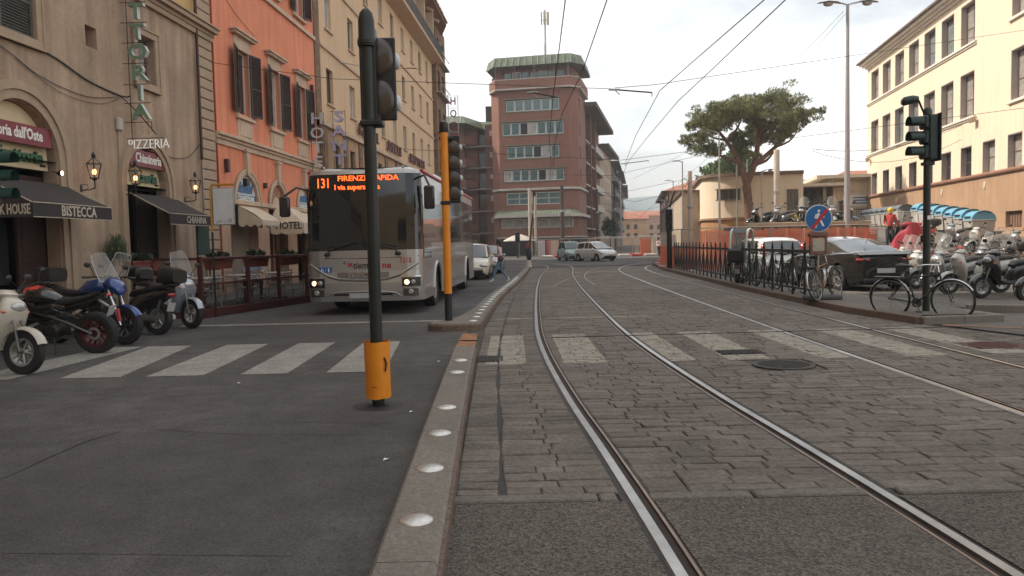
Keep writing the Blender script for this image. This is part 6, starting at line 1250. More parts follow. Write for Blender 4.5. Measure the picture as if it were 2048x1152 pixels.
# --- cars: lofted body, glazed cabin, wheels, lamps ---
def car(name, label, loc, rz, paint, L=4.2, W=1.75, top=None, roof=None, xr=(-1.9, -1.2, .3, 1.0), arches=(-1.3, 1.3), wr=.31, sill_=.2, pillars=(), cat='car', rear_lights=None, head=True, spokes=5, taper=.14, group=None, wn=.0):
    t = thing(name, label, cat, loc, rz, group); hl_ = L/2; ar = wr+.05
    xs = sorted({round(v, 3) for v in [-hl_+L*i/40 for i in range(41)]+[a+ar*math.cos(R(q)) for a in arches for q in range(0, 181, 22)]+list(xr)+[p for pr in pillars for p in pr]+[-hl_+.03, -hl_+.08, -hl_+.15, -hl_+.24, hl_-.03, hl_-.08, hl_-.15, hl_-.24]})
    def wv(x): u = abs(x)/hl_; return W/2*(1-taper*max(0, (u-.62)/.38)**2.2)
    def zt(x): return pw(top, x/hl_)
    def zlow(x):
        for a in arches:
            if abs(x-a) < ar: return max(sill_, wr+math.sqrt(max(0, ar*ar-(x-a)**2)))
        return sill_+.06*max(0, (abs(x)/hl_-.85)/.15)
    def endz(x): u = (hl_-abs(x)); return max(0, 1-u/.3)**2.2
    rings = []
    for x in xs:
        w_ = wv(x)*(1-.1*endz(x)); z1 = zt(x)-.09*endz(x); z0 = zlow(x)+.04*endz(x); c = .035
        pr = [(w_*.93, z0), (w_*.985, max(z0+.01, sill_+.12)), (w_, max(z0+.02, lerp(sill_, z1, .42))), (w_*.995, max(z0+.03, lerp(sill_, z1, .62))), (w_*.985, z1*.78+.22*sill_ if z1*.78 > z0+.04 else z0+.04), (w_*.955, z1-.035), (w_*.9, z1), (w_*.5, z1+c*.7), (0, z1+c)]
        rings.append([V((x, y, z)) for y, z in pr]+[V((x, -y, z)) for y, z in pr[-2::-1]])
    mb = MB(); mb.grid(rings)
    for e in (0, -1): n_ = len(rings[e]); mb.add(rings[e], [tuple(range(n_))])
    obj('body', mb, paint, t, 35)
    # cabin
    x0, x1, x2, x3 = xr; gx = sorted({x for x in xs if x0 <= x <= x3}); gl = MB(); sg_ = MB(); rw_ = MB(); rf_ = MB(); prev = None; hr = max(v for _, v in roof)
    rr = []
    for x in gx:
        z1 = zt(x)+.005; zr_ = max(pw(roof, x), z1); h = (zr_-z1)/(hr-z1); w_ = wv(x)*.9
        st = w_*(1-.17*h); pr = [(w_, z1-.01), (st, lerp(z1, zr_, .86)), (st*.93, lerp(z1, zr_, .97)), (st*.5, zr_+.02*h), (0, zr_+.03*h)]; rr.append((x, pr))
    for (xa, A), (xb, B_) in zip(rr, rr[1:]):
        xm = (xa+xb)/2; post = any(a <= xm <= b for a, b in pillars)
        for s_ in (1, -1):
            q = lambda P, x, j: V((x, s_*P[j][0], P[j][1]))
            for j in range(4):
                tgt = (rf_ if post else sg_) if j == 0 else rf_ if j == 1 else (gl if xm > x2 else rw_ if xm < x1 else rf_)
                tgt.add([q(A, xa, j), q(B_, xb, j), q(B_, xb, j+1), q(A, xa, j+1)], [(0, 1, 2, 3)])
    cg = M('car window glass', (.03, .036, .038), .04, var=.3, sc=1, spec=.8, coat=1)
    obj('roof', rf_, paint, t, 40); obj('windscreen', gl, cg, t, 40); obj('rear_window', rw_, cg, t, 40); obj('side_window', sg_, cg, t, 40)
    mb = MB(); mb.bx(-hl_+.15, hl_-.15, -W*.4, W*.4, .16, .62); obj('underbody_box', mb, black_plastic, t)  # unseen dark box added inside the body to block light
    for a in arches:
        for s_ in (-1, 1): wheel(t, (a, s_*(W/2-.11), wr), wr, .2, .66, spokes)
    def yb(x, z): return wv(x)*(1-.05*endz(x))
    t['yb'] = 0
    for s_ in (-1, 1):
        mb = MB(); mb.ell((x3-.28, s_*(W/2+.08), zt(x3)+.07), (.07, .1, .065), 10, 6); obj('wing_mirror', mb, paint, t, 60)
        if head: mb = MB(); mb.ell((hl_-.16, s_*(W*.36), zt(hl_*.93)-.1), (.17, .2, .085), 12, 6); obj('headlight', mb, lens, t, 60)
        mb = MB(); mb.tube([(x2*.3, s_*(wv(0)*.998), sill_+.12), (x2*.3, s_*(wv(0)*1.001), zt(0)*.7), (x2*.3, s_*(wv(0)*.95), zt(0)-.02)], .006, 4); obj('door_gap', mb, seam, t)
    mb = MB(); mb.box((hl_-.0, 0, sill_+.16), (.05, W*.72, .13), 0, .02); obj('front_grille', mb, black_plastic, t); mb = MB(); mb.box((-hl_+.0, 0, sill_+.08), (.05, W*.7, .1), 0, .02); obj('rear_bumper', mb, black_plastic, t)
    mb = MB(); mb.box((hl_+.025, 0, sill_+.28), (.012, .5, .11)); obj('number_plate', mb, plate_m, t)
    return t
def rear_lamp(t, pos, r, m=red_lens):
    for s_ in (-1, 1): mb = MB(); mb.ell((pos[0], s_*pos[1], pos[2]), r, 12, 8); obj('tail_light', mb, m, t, 60)
# black coupe, seen from behind
blackcar = M('black car paint', (.022, .02, .019), .16, .2, var=.1, coat=1)
cp = car('coupe_car', 'glossy black coupe parked behind the railing, seen from its rear corner', (9.75, 22.9, 0), R(97), blackcar, 4.4, 1.83,
    top=[(-1, .92), (-.9, .99), (-.6, .98), (-.3, .93), (.35, .92), (.5, .88), (.85, .72), (1, .60)], roof=[(-1.75, .96), (-1.2, 1.14), (-.6, 1.31), (0, 1.36), (.35, 1.33), (1.15, .92)], xr=(-1.75, -.75, .4, 1.2), arches=(-1.35, 1.25), wr=.33, pillars=((-.78, -.66), (.02, .06)), spokes=5, taper=.2)
for s_ in (-1, 1):
    mb = MB(); mb.loft([((-2.17, s_*.42, .80), 0, .02, .03), ((-2.155, s_*.55, .81), 0, .1, .045)], 8); mb = MB(); mb.box((-2.12, s_*.62, .80), (.14, .36, .075), -s_*R(18), .03); obj('tail_light', mb, red_lens, cp, 50)
mb = MB(); mb.lathe([(0, .0), (.045, .003), (.05, .012)], (-2.19, 0, .83), 14, 'X'); obj('badge', mb, chrome, cp); mb = MB(); mb.box((-2.2, 0, .52), (.02, .52, .12), 0, .004); obj('number_plate', mb, plate_m, cp); mb = MB(); mb.tube([(-1.25, 0, 1.2), (-1.45, 0, 1.5)], .006, 4); obj('antenna', mb, black_plastic, cp)
mb = MB(); mb.loft([((-2.2, 0, .92), 0, .75, .012), ((-2.05, 0, .985), 0, .8, .014)], 8); obj('boot_lip', mb, blackcar, cp); cp.scale = (1, 1, 1.07)
whitecar = M('white car paint', (.66, .66, .64), .3, var=.04, coat=.8)
hc = car('hatchback_car', 'white hatchback with tall red tail lights, parked beside the black coupe', (8.95, 27.6, 0), R(93), whitecar, 4.0, 1.69, top=[(-1, .80), (-.93, .95), (-.3, .96), (.4, .92), (.55, .9), (.88, .78), (1, .62)], roof=[(-1.93, 1.0), (-1.6, 1.4), (-1.2, 1.48), (0, 1.5), (.35, 1.45), (1.2, .95)], xr=(-1.93, -1.62, .4, 1.2), arches=(-1.22, 1.25), wr=.3, pillars=((-1.62, -1.3), (-.55, -.48), (.0, .05)), taper=.1)
for s_ in (-1, 1): mb = MB(); mb.loft([((-1.97, s_*.66, .95), 0, .08, .05), ((-1.93, s_*.68, 1.0), 0, .1, .06)], 8); mb = MB(); mb.box((-1.86, s_*.67, 1.1), (.14, .15, .46), 0, .05, (R(18), 'Y')); obj('tail_light', mb, red_lens, hc, 50); mb = MB(); mb.ell((-2.0, s_*.62, .5), (.03, .1, .09)); obj('rear_reflector', mb, red_lens, hc, 60)
# two cars turning in front of the far fence
fc = car('hatchback_car', 'small silver white hatchback facing the camera at the far junction', (6.5, 60.2, 0), R(-58), M('silver white paint', (.62, .61, .62), .3, .2, var=.04, coat=.8), 3.7, 1.62, top=[(-1, .85), (-.93, .95), (-.3, .97), (.4, .95), (.6, .9), (.88, .78), (1, .6)], roof=[(-1.8, 1.0), (-1.5, 1.4), (-1.1, 1.48), (0, 1.5), (.3, 1.45), (1.15, .97)], xr=(-1.8, -1.5, .35, 1.15), arches=(-1.15, 1.15), wr=.28, pillars=((-1.5, -1.3), (-.5, -.42), (.05, .1)))
fc2 = car('hatchback_car', 'pale teal boxy hatchback just left of the silver one at the far junction', (4.9, 64, 0), R(-78), M('pale teal paint', (.27, .37, .34), .35, .1, var=.04, coat=.7), 3.5, 1.58, top=[(-1, .85), (-.93, .95), (-.3, .95), (.4, .93), (.6, .9), (.88, .8), (1, .6)], roof=[(-1.72, 1.0), (-1.55, 1.45), (-1.1, 1.55), (0, 1.56), (.35, 1.5), (1.0, .97)], xr=(-1.72, -1.5, .4, 1.0), arches=(-1.1, 1.1), wr=.28, pillars=((-1.5, -1.3), (-.5, -.42)))
# cars queued behind the bus
vc = car('estate_car', 'cream white car queued right behind the bus, its dark side strip showing', (-1.75, 34.6, 0), R(-92), M('cream white paint', (.62, .58, .50), .35, var=.04, coat=.7), 4.3, 1.75, top=[(-1, .85), (-.93, .95), (-.3, .95), (.35, .93), (.5, .9), (.88, .76), (1, .6)], roof=[(-2.0, 1.0), (-1.75, 1.4), (-1.2, 1.5), (0, 1.5), (.3, 1.46), (1.05, .95)], xr=(-2.0, -1.75, .3, 1.05), arches=(-1.3, 1.3), wr=.3, pillars=((-1.75, -1.5), (-.55, -.47), (.1, .15)))
for s_ in (-1, 1): mb = MB(); mb.bx(-1.0, 1.0, s_*.86, s_*.885, .48, .56); obj('side_strip', mb, black_plastic, vc)
car('saloon_car', 'silver grey car behind the cream one in the queue', (-1.3, 40.5, 0), R(-92), M('silver grey paint', (.35, .35, .36), .3, .4, coat=.8), 4.2, 1.74, top=[(-1, .85), (-.9, .93), (-.3, .93), (.4, .9), (.88, .76), (1, .6)], roof=[(-1.9, .95), (-1.3, 1.36), (0, 1.42), (.3, 1.4), (1.1, .93)], xr=(-1.9, -1.2, .3, 1.1), arches=(-1.3, 1.3), wr=.3, pillars=((-1.2, -1.1), (-.4, -.34)))

# --- two-wheelers ---
wscreen = M('clear windscreen', (.75, .75, .73), .06, alpha=.17, var=0, spec=.6); seat_m = M('black vinyl seat', (.015, .014, .014), .5, var=.2, bump=.1)
sc_paint = M('scooter paint', (.62, .61, .6), .25, var=.05, coat=.9); engine_m = M('dusty engine grey', (.16, .15, .14), .5, .6, var=.3, sc=8)
def arcstrip(mb, c, r, a0, a1, hw, n=10, sag=.03, th=0):
    rows_ = []
    for i in range(n+1): a = R(lerp(a0, a1, i/n)); rows_.append([(c[0]+(r+d)*math.cos(a), c[1]+y, c[2]+(r+d)*math.sin(a)) for y, d in ((-hw, -sag), (-hw*.6, 0), (0, sag*.3), (hw*.6, 0), (hw, -sag))])
    mb.grid(rows_)
def handle(t, x, z, hw=.34, mirrors=True, m=black_plastic):
    mb = MB(); mb.tube([(x-.14, -hw, z), (x-.03, -hw*.45, z+.02), (x, 0, z-.02), (x-.03, hw*.45, z+.02), (x-.14, hw, z)], .014, 6); mb.tube([(x-.14, -hw, z), (x-.1, -hw*.7, z+.005)], .019, 6); mb.tube([(x-.14, hw, z), (x-.1, hw*.7, z+.005)], .019, 6); mb.tube([(x-.02, -hw*.9, z), (x-.02, -hw*.5, z)], .006, 4); obj('handlebar', mb, m, t, 60)
    if mirrors:
        for s_ in (-1, 1): mb = MB(); mb.tube([(x-.05, s_*hw*.6, z+.02), (x-.02, s_*hw*.85, z+.14), (x-.03, s_*hw*.95, z+.19)], .007, 5); mb.ell((x-.035, s_*hw*1.02, z+.2), (.022, .07, .045), 10, 6); obj('mirror', mb, m, t, 60)
def screen(t, x, z, h, w_, lean=.35):
    mb = MB(); mb.grid([[(x-lean*h*k/6-.10*abs(j/4)**2, w_/2*(j/4)*(1-.25*(k/6)**2), z+h*k/6-.05*abs(j/4)**2*(k/6)) for j in range(-4, 5)] for k in range(7)]); o = obj('windscreen', mb, wscreen, t, 60)
    mb = MB(); P = [(x-lean*h*k/6-.10, w_/2*(1-.25*(k/6)**2), z+h*k/6-.05*(k/6)) for k in range(7)]; Q = [(a, -b, c) for a, b, c in P][::-1]; top_ = [(x-lean*h-.10*abs(j/4)**2, w_/2*(j/4)*.75, z+h-.05*abs(j/4)**2) for j in range(3, -4, -1)]; mb.tube(P+top_+Q, .006, 4); obj('screen_edge', mb, M('screen edge', (.5, .5, .5), .3), t)
def scooter(label, wr=.255, case=True, scr=True, wb=1.32, sh=.5, group=None):
    t = thing('scooter', label, 'scooter', (0, 0, 0), 0, group); xf, xb = wb*.53, -wb*.47
    wheel(t, (xf, 0, wr), wr, .11, .62, 5, name='front_wheel'); wheel(t, (xb, 0, wr), wr, .125, .62, 5, name='rear_wheel')
    mb = MB()
    for s_ in (-1, 1): mb.tube([(xf, s_*.075, wr), (xf-.09, s_*.07, wr+.33), (xf-.2, s_*.05, .78)], .018, 6)
    mb.tube([(xf, -.09, wr), (xf, .09, wr)], .014, 6); mb.tube([(xf-.19, 0, .7), (xf-.27, 0, 1.0)], .028, 6); obj('fork', mb, engine_m, t, 60)
    mb = MB(); arcstrip(mb, (xf, 0, wr), wr+.035, 20, 165, .075); arcstrip(mb, (xf, 0, wr), wr+.028, 20, 165, .073); obj('front_mudguard', mb, sc_paint, t, 50)
    mb = MB(); mb.loft([((xf-.34, 0, .3), math.pi/2, .13, .05), ((xf-.3, 0, .45), math.pi/2, .2, .07), ((xf-.25, 0, .62), math.pi/2, .235, .1), ((xf-.2, 0, .78), math.pi/2, .22, .12), ((xf-.2, 0, .9), math.pi/2, .16, .1), ((xf-.24, 0, .97), math.pi/2, .1, .06)], 14, 2.3); obj('leg_shield', mb, sc_paint, t, 60)
    mb = MB(); mb.loft([((xf-.3, 0, .93), math.pi/2, .12, .08), ((xf-.28, 0, 1.0), math.pi/2, .15, .1), ((xf-.3, 0, 1.06), math.pi/2, .1, .06)], 12); obj('handlebar_cowl', mb, sc_paint, t, 60)
    mb = MB(); mb.ell((xf-.11, 0, .84), (.05, .12, .065), 12, 8); obj('headlight', mb, lens, t, 60)
    for s_ in (-1, 1): mb = MB(); mb.ell((xf-.15, s_*.17, .78), (.035, .045, .022), 8, 6); obj('indicator', mb, orange_lens, t, 60)
    handle(t, xf-.28, 1.04, .33); 
    if scr: screen(t, xf-.2, 1.0, sh, .46)
    mb = MB(); mb.loft([((xf-.42, 0, .36), 0, .13, .05), ((.05, 0, .33), 0, .17, .05), ((-.12, 0, .36), 0, .16, .08)], 10); obj('floorboard', mb, black_plastic, t, 60)
    mb = MB(); mb.loft([((.02, 0, .42), .2, .08, .1), ((-.1, 0, .52), .2, .15, .2), ((-.35, 0, .62), .1, .165, .17), ((-.65, 0, .68), 0, .15, .14), ((-.88, 0, .74), -.1, .1, .08), ((-.97, 0, .77), -.1, .06, .04)], 14, 2.5); obj('rear_body', mb, sc_paint, t, 60)
    mb = MB(); mb.loft([((.0, 0, .70), .2, .08, .03), ((-.1, 0, .76), 0, .13, .055), ((-.4, 0, .79), 0, .15, .06), ((-.5, 0, .83), 0, .14, .06), ((-.8, 0, .85), 0, .12, .05), ((-.88, 0, .84), 0, .08, .03)], 12, 2.6); obj('seat', mb, seat_m, t, 60)
    mb = MB(); mb.ell((-.94, 0, .72), (.04, .1, .045), 10, 6); obj('tail_light', mb, red_lens, t, 60)
    mb = MB(); mb.tube([(-.8, .08, .86), (-1.02, .1, .9), (-1.02, -.1, .9), (-.8, -.08, .86)], .012, 6); obj('grab_rail', mb, engine_m, t)
    mb = MB(); mb.loft([((-.15, .04, .3), 0, .09, .1), ((-.45, .07, .28), 0, .08, .09), ((xb-.05, .1, .27), 0, .05, .07)], 10); mb.tube([(xb, .08, wr), (xb-.12, .1, .62)], .022, 6); obj('engine', mb, engine_m, t, 60)
    mb = MB(); mb.tube([(-.2, -.1, .2), (-.4, -.13, .2), (-.5, -.14, .24), (-.85, -.15, .33)], [.02, .025, .05, .055], 8); obj('exhaust', mb, galv, t, 60)
    mb = MB(); mb.tube([(-.1, .12, .26), (-.2, .17, .02), (-.1, .2, .0)], .012, 5); mb.tube([(-.2, .1, .25), (-.3, .14, .0), (-.3, -.14, .0), (-.2, -.1, .25)], .013, 5); obj('stand', mb, iron_black, t)
    mb = MB(); mb.box((xb-.28, 0, .5), (.012, .16, .16), 0, 0, (R(-15), 'Y')); mb.box((xb-.22, 0, .56), (.12, .1, .03), 0, .01); obj('number_plate', mb, plate_m, t)
    if case: mb = MB(); mb.loft([((-.72, 0, 1.05), 0, .14, .1), ((-.78, 0, 1.06), 0, .2, .14), ((-1.0, 0, 1.06), 0, .2, .15), ((-1.12, 0, 1.05), 0, .17, .12)], 14, 4); mb.bx(-1.0, -.8, -.08, .08, .88, .95); obj('top_case', mb, black_plastic, t, 40)
    return t
def motorcycle(label, tank_m, rim_m=red_paint, scr=None, cases=False, wr=.33):
    t = thing('motorcycle', label, 'motorcycle', (0, 0, 0)); xf, xb = .74, -.7
    wheel(t, (xf, 0, wr), wr, .13, .68, 6, name='front_wheel', m_rim=rim_m); wheel(t, (xb, 0, wr), wr, .19, .66, 6, name='rear_wheel', m_rim=rim_m)
    for x in (xf, xb): mb = MB(); mb.lathe([(.06, .07), (.10, .07), (.10, .075), (.06, .075)], (x, 0, wr), 20, 'Y'); obj('brake_disc', mb, galv, t)
    mb = MB()
    for s_ in (-1, 1): mb.tube([(xf, s_*.1, wr), (xf-.32, s_*.1, 1.0)], [.03, .022], 8)
    obj('fork', mb, M('silver fork', (.5, .5, .5), .25, 1), t, 60)
    mb = MB(); arcstrip(mb, (xf, 0, wr), wr+.03, 30, 150, .075); obj('front_mudguard', mb, tank_m, t, 50)
    mb = MB(); mb.loft([((.38, 0, .93), 0, .08, .06), ((.25, 0, .95), 0, .17, .13), ((.02, 0, .93), 0, .16, .12), ((-.18, 0, .86), 0, .09, .06)], 14, 2.4); obj('tank', mb, tank_m, t, 60)
    mb = MB(); mb.loft([((-.12, 0, .84), 0, .09, .05), ((-.3, 0, .83), 0, .15, .06), ((-.55, 0, .87), -.1, .13, .05), ((-.8, 0, .96), -.2, .08, .035)], 12, 2.6); obj('seat', mb, seat_m, t, 60)
    mb = MB(); mb.loft([((-.3, 0, .74), 0, .12, .07), ((-.6, 0, .82), -.2, .1, .06), ((-.95, 0, .95), -.3, .04, .03)], 10); obj('tail', mb, black_gloss, t, 60)
    mb = MB(); mb.box((.0, 0, .4), (.42, .3, .22), 0, .05); mb.lathe([(0, -.19), (.09, -.19), (.11, -.16), (.11, .16), (.09, .19), (0, .19)], (-.08, 0, .4), 16, 'Y'); mb.lathe([(0, -.18), (.07, -.18), (.08, .18), (0, .18)], (.13, 0, .42), 14, 'Y')
    for k in range(6): mb.box((.2-.012*k, 0, .55+.035*k), (.24, .26, .014), 0, 0, (R(-14), 'Y'))
    mb.box((.13, 0, .76), (.2, .22, .1), 0, .03); mb.box((.36, 0, .62), (.05, .3, .28), 0, .01); mb.box((-.25, .12, .62), (.22, .02, .12), 0, .01); obj('engine', mb, M('dark engine', (.045, .042, .04), .45, .6, var=.4, sc=14, bump=.6, bsc=22), t, 50)
    mb = MB()
    for s_ in (-1, 1): mb.tube([(.42, s_*.06, .9), (.2, s_*.14, .7), (-.25, s_*.13, .55), (xb, s_*.11, wr)], [.025, .03, .03, .028], 6); mb.tube([(-.2, s_*.1, .7), (-.8, s_*.06, .9)], .014, 5)
    obj('frame', mb, black_gloss, t, 60)
    mb = MB(); mb.tube([(.35, -.1, .45), (.3, -.14, .25), (-.2, -.16, .22), (-.4, -.2, .35), (-.78, -.22, .5)], [.02, .022, .03, .05, .055], 8); obj('exhaust', mb, steel, t, 60)
    mb = MB(); mb.ell((xf-.2, 0, .93), (.08, .1, .09), 12, 8); obj('headlight', mb, lens, t, 60); handle(t, xf-.38, 1.08, .38)
    mb = MB(); mb.ell((-.97, 0, .93), (.03, .07, .03), 10, 6); obj('tail_light', mb, red_lens, t, 60); mb = MB(); mb.box((-.98, 0, .68), (.012, .17, .17), 0, 0, (R(-25), 'Y')); mb.tube([(-.8, 0, .85), (-.95, 0, .75)], .02, 5); obj('number_plate', mb, plate_m, t)
    mb = MB(); mb.tube([(-.1, .15, .3), (-.15, .26, .0)], .014, 5); obj('stand', mb, iron_black, t)
    if scr: screen(t, xf-.22, 1.0, scr, .44, .55)
    return t
R_ = math.radians
# left row: wheels toward the roadway, machines across the pavement edge
s0 = scooter('cream white scooter with silver five-spoke front wheel, nearest the camera on the left', wr=.28, case=False, scr=False); recolor(s0, {'scooter paint': M('ivory paint', (.52, .48, .40), .3, coat=.8)}); s0.location = (-6.8, 9.75, 0); s0.rotation_euler = (R(-6), 0, R(-12))
mb = MB(); q_ = MB()
m1 = motorcycle('black naked motorcycle with bright red tank panel, its rear wheel toward the road', black_gloss, M('dark red rim', (.10, .012, .015), .4, .3)); m1.scale = (.95,)*3; m1.location = (-6.87, 11.6, 0); m1.rotation_euler = (R(-7), 0, R(176)); mb = MB()
for s_ in (-1, 1): mb.grid([[(.36, s_*.09, 1.0), (.22, s_*.155, 1.01), (-.02, s_*.13, .93)], [(.34, s_*.05, 1.06), (.22, s_*.08, 1.09), (-.04, s_*.07, 1.0)]])
mb.grid([[(.34, -.05, 1.06), (.34, .05, 1.06)], [(.22, -.08, 1.09), (.22, .08, 1.09)], [(-.04, -.07, 1.0), (-.04, .07, 1.0)]]); obj('tank_panel', mb, M('bright red panel', (.75, .06, .03), .3, var=.05, coat=.8), m1, 60)
m2 = motorcycle('blue touring motorcycle with tall clear windscreen facing the road', M('deep blue paint', (.008, .045, .20), .25, .3, coat=.9), M('dark rim', (.03, .03, .035), .4, .6), scr=.5, wr=.31); m2.location = (-7.0, 12.75, 0); m2.rotation_euler = (R(-5), 0, R(-18)); mb = MB()
mb.loft([((.62, 0, .8), math.pi/2, .05, .04), ((.55, 0, .9), math.pi/2, .16, .12), ((.48, 0, 1.02), math.pi/2, .17, .12), ((.42, 0, 1.1), math.pi/2, .08, .06)], 12); obj('fairing', mb, MATS['deep blue paint'], m2, 60); mb = MB(); mb.loft([((-.7, 0, 1.15), 0, .18, .12), ((-1.05, 0, 1.15), 0, .18, .13)], 12, 4); obj('top_case', mb, black_plastic, m2, 40)
mb = MB()
for s_ in (-1, 1): mb.tube([(.74-.02, s_*.1, .38), (.66, s_*.1, .58)], .032, 8)
obj('fork_sleeve', mb, red_paint, m2)
m3 = scooter('black scooter seen from behind, with large black top case and red tail light', wr=.29, wb=1.4, sh=.5); recolor(m3, {'scooter paint': black_gloss}); m3.location = (-7.0, 14.15, 0); m3.rotation_euler = (R(6), 0, R(158))
m4 = scooter('silver grey scooter with pale front mudguard and clear headlight facing the road', wr=.285, case=True, wb=1.36); recolor(m4, {'scooter paint': M('silver grey scooter paint', (.33, .37, .41), .28, .4, coat=.9)}); m4.location = (-6.82, 15.25, 0); m4.rotation_euler = (R(-5), 0, R(-30))
# right side rows
whp = M('white scooter paint', (.50, .48, .45), .25, coat=.9); blp = M('black scooter paint', (.012, .012, .014), .22, coat=.9); gyp = M('grey scooter paint', (.16, .17, .18), .3, .3, coat=.9); blu = M('navy scooter paint', (.02, .05, .16), .3, coat=.9); rdp = M('red scooter paint', (.4, .02, .025), .3, coat=.9); svp = M('light silver scooter paint', (.26, .27, .28), .3, .5, coat=.9)
sA = scooter('x', case=False, sh=.5); sB = scooter('x', case=True, sh=.55); sC = scooter('x', case=False, scr=False)
used = set()
def place(src, x, y, z, rz, pm, label, lean=-4, s=1.0):
    o = src if src.name not in used else copy_tree(src); used.add(src.name); o.location = (x, y, z); o.rotation_euler = (R(lean), 0, R(rz)); o['label'] = label; o['group'] = 'scooters parked on the station side'; recolor(o, {'scooter paint': pm}); o.scale = (s, s, s); return o
place(sB, 11.55, 18.0, 0, 190, blp, 'black scooter with big top case and clear screen, first whole one from the right edge', s=1.05)
place(sA, 11.6, 19.35, 0, 186, whp, 'white scooter with upright white leg shield beside the black topcase scooter', s=1.05)
place(sB, 11.7, 16.5, 0, 184, blp, 'black scooter cut off by the right edge of the photo', s=1.05)
place(sA, 11.7, 20.6, 0, 192, svp, 'silver scooter with round headlight just right of the traffic light pole'); place(sC, 11.9, 21.6, 0, 188, gyp, 'grey scooter without screen between the black coupe and the silver scooter'); place(sA, 12.1, 22.5, 0, 194, whp, 'white scooter with clear screen right behind the black coupe')
place(sA, 12.3, 23.4, 0, 190, blp, 'dark scooter deepest in the front row behind the coupe')
lab2 = ['white scooter in the second row, above the front black one', 'navy blue scooter at the right edge in the second row', 'grey scooter in the middle of the second row', 'black scooter with screen in the second row left of the traffic light', 'silver scooter in the second row near the blue bins', 'red scooter in the second row under the red cover', 'white scooter with screen at the left end of the second row']
for i, (x, y, pm, src) in enumerate(((15.2, 20.6, whp, sA), (15.3, 19.2, blu, sB), (15.5, 22.2, gyp, sC), (15.2, 24.0, blp, sA), (15.8, 25.4, svp, sB), (15.5, 27.2, rdp, sC), (15.0, 29.0, whp, sA))): place(src, x, y, 0, 5+i*3 if i % 2 else 180+i, pm, lab2[i])
lab3 = ['dark scooter in the third row below the farthest right blue bin', 'grey scooter in the third row below the blue bins', 'white scooter with screen in the third row below the blue bins', 'silver scooter in the third row left of the blue bins', 'red scooter with white case in the third row by the red cover', 'black scooter in the third row right of the lamp post']
for i, (x, y, pm, src) in enumerate(((19.0, 27.0, blp, sA), (19.2, 29, gyp, sC), (18.6, 30.6, whp, sC), (18.6, 32.4, svp, sC), (17.8, 33.6, rdp, sB), (17.6, 35.2, blp, sA))): place(src, x, y, max(0, (y-24)/10)+.02, 185+7*i, pm, lab3[i])
lab4 = ['black scooter at the left end of the terrace above the stone wall', 'grey scooter on the terrace right of the pale square pole', 'dark scooter on the terrace behind the round blue sign', 'white scooter on the terrace right of the round blue sign', 'silver scooter with screen on the terrace left of the lamp post', 'black scooter on the terrace at the lamp post', 'navy scooter on the terrace right of the lamp post', 'yellow seated black scooter on the terrace', 'white scooter farther back on the terrace', 'red scooter farther back on the terrace near the canopy']
for i, (x, y, pm, src) in enumerate(((12.2, 37.6, blp, sC), (13.1, 37.5, gyp, sC), (14.1, 37.4, blp, sA), (14.7, 37.7, whp, sC), (15.3, 37.5, svp, sA), (16.0, 37.6, blp, sA), (16.4, 38.6, blu, sC), (14.9, 39.6, MATS.setdefault('yellow', M('yellow scooter paint', (.55, .38, .02), .3, coat=.9)), sC), (16.6, 41.5, whp, sA), (15.2, 43.5, rdp, sC))): place(src, x, y, 1.92, 200+17*i, pm, lab4[i])
# roofed scooter by the railing
c1s = scooter('roofed scooter with pale canopy frame and black box parked behind the iron railing', wr=.29, case=False, scr=False); recolor(c1s, {'scooter paint': M('pale mint paint', (.42, .5, .45), .35, coat=.6)}); c1s.location = (7.35, 24.6, .0); c1s.rotation_euler.z = R(62)
mb = MB()
for s_ in (-1, 1): mb.tube(smooth3([(.42, s_*.24, .8), (.3, s_*.26, 1.35), (.1, s_*.26, 1.72), (-.35, s_*.25, 1.78), (-.62, s_*.25, 1.6), (-.78, s_*.24, 1.05)]), .035, 6)
obj('canopy_frame', mb, MATS['pale mint paint'], c1s, 60); mb = MB(); mb.grid([[(x, y, z) for y in (-.25, -.1, .1, .25)] for x, z in ((.12, 1.74), (-.1, 1.8), (-.35, 1.81), (-.6, 1.66))]); obj('canopy_roof', mb, black_plastic, c1s, 60)
mb = MB(); mb.grid([[(x, y, z) for y in (-.25, .25)] for x, z in ((.4, .95), (.3, 1.38), (.12, 1.7))]); mb.grid([[(x, y, z) for y in (-.24, .24)] for x, z in ((-.62, 1.62), (-.77, 1.1))]); obj('windscreen', mb, M('smoked clear screen', (.15, .2, .2), .05, alpha=.55, var=0), c1s, 60)
mb = MB(); mb.box((-.95, 0, .98), (.42, .52, .44), 0, .07); obj('top_case', mb, black_plastic, c1s, 40)
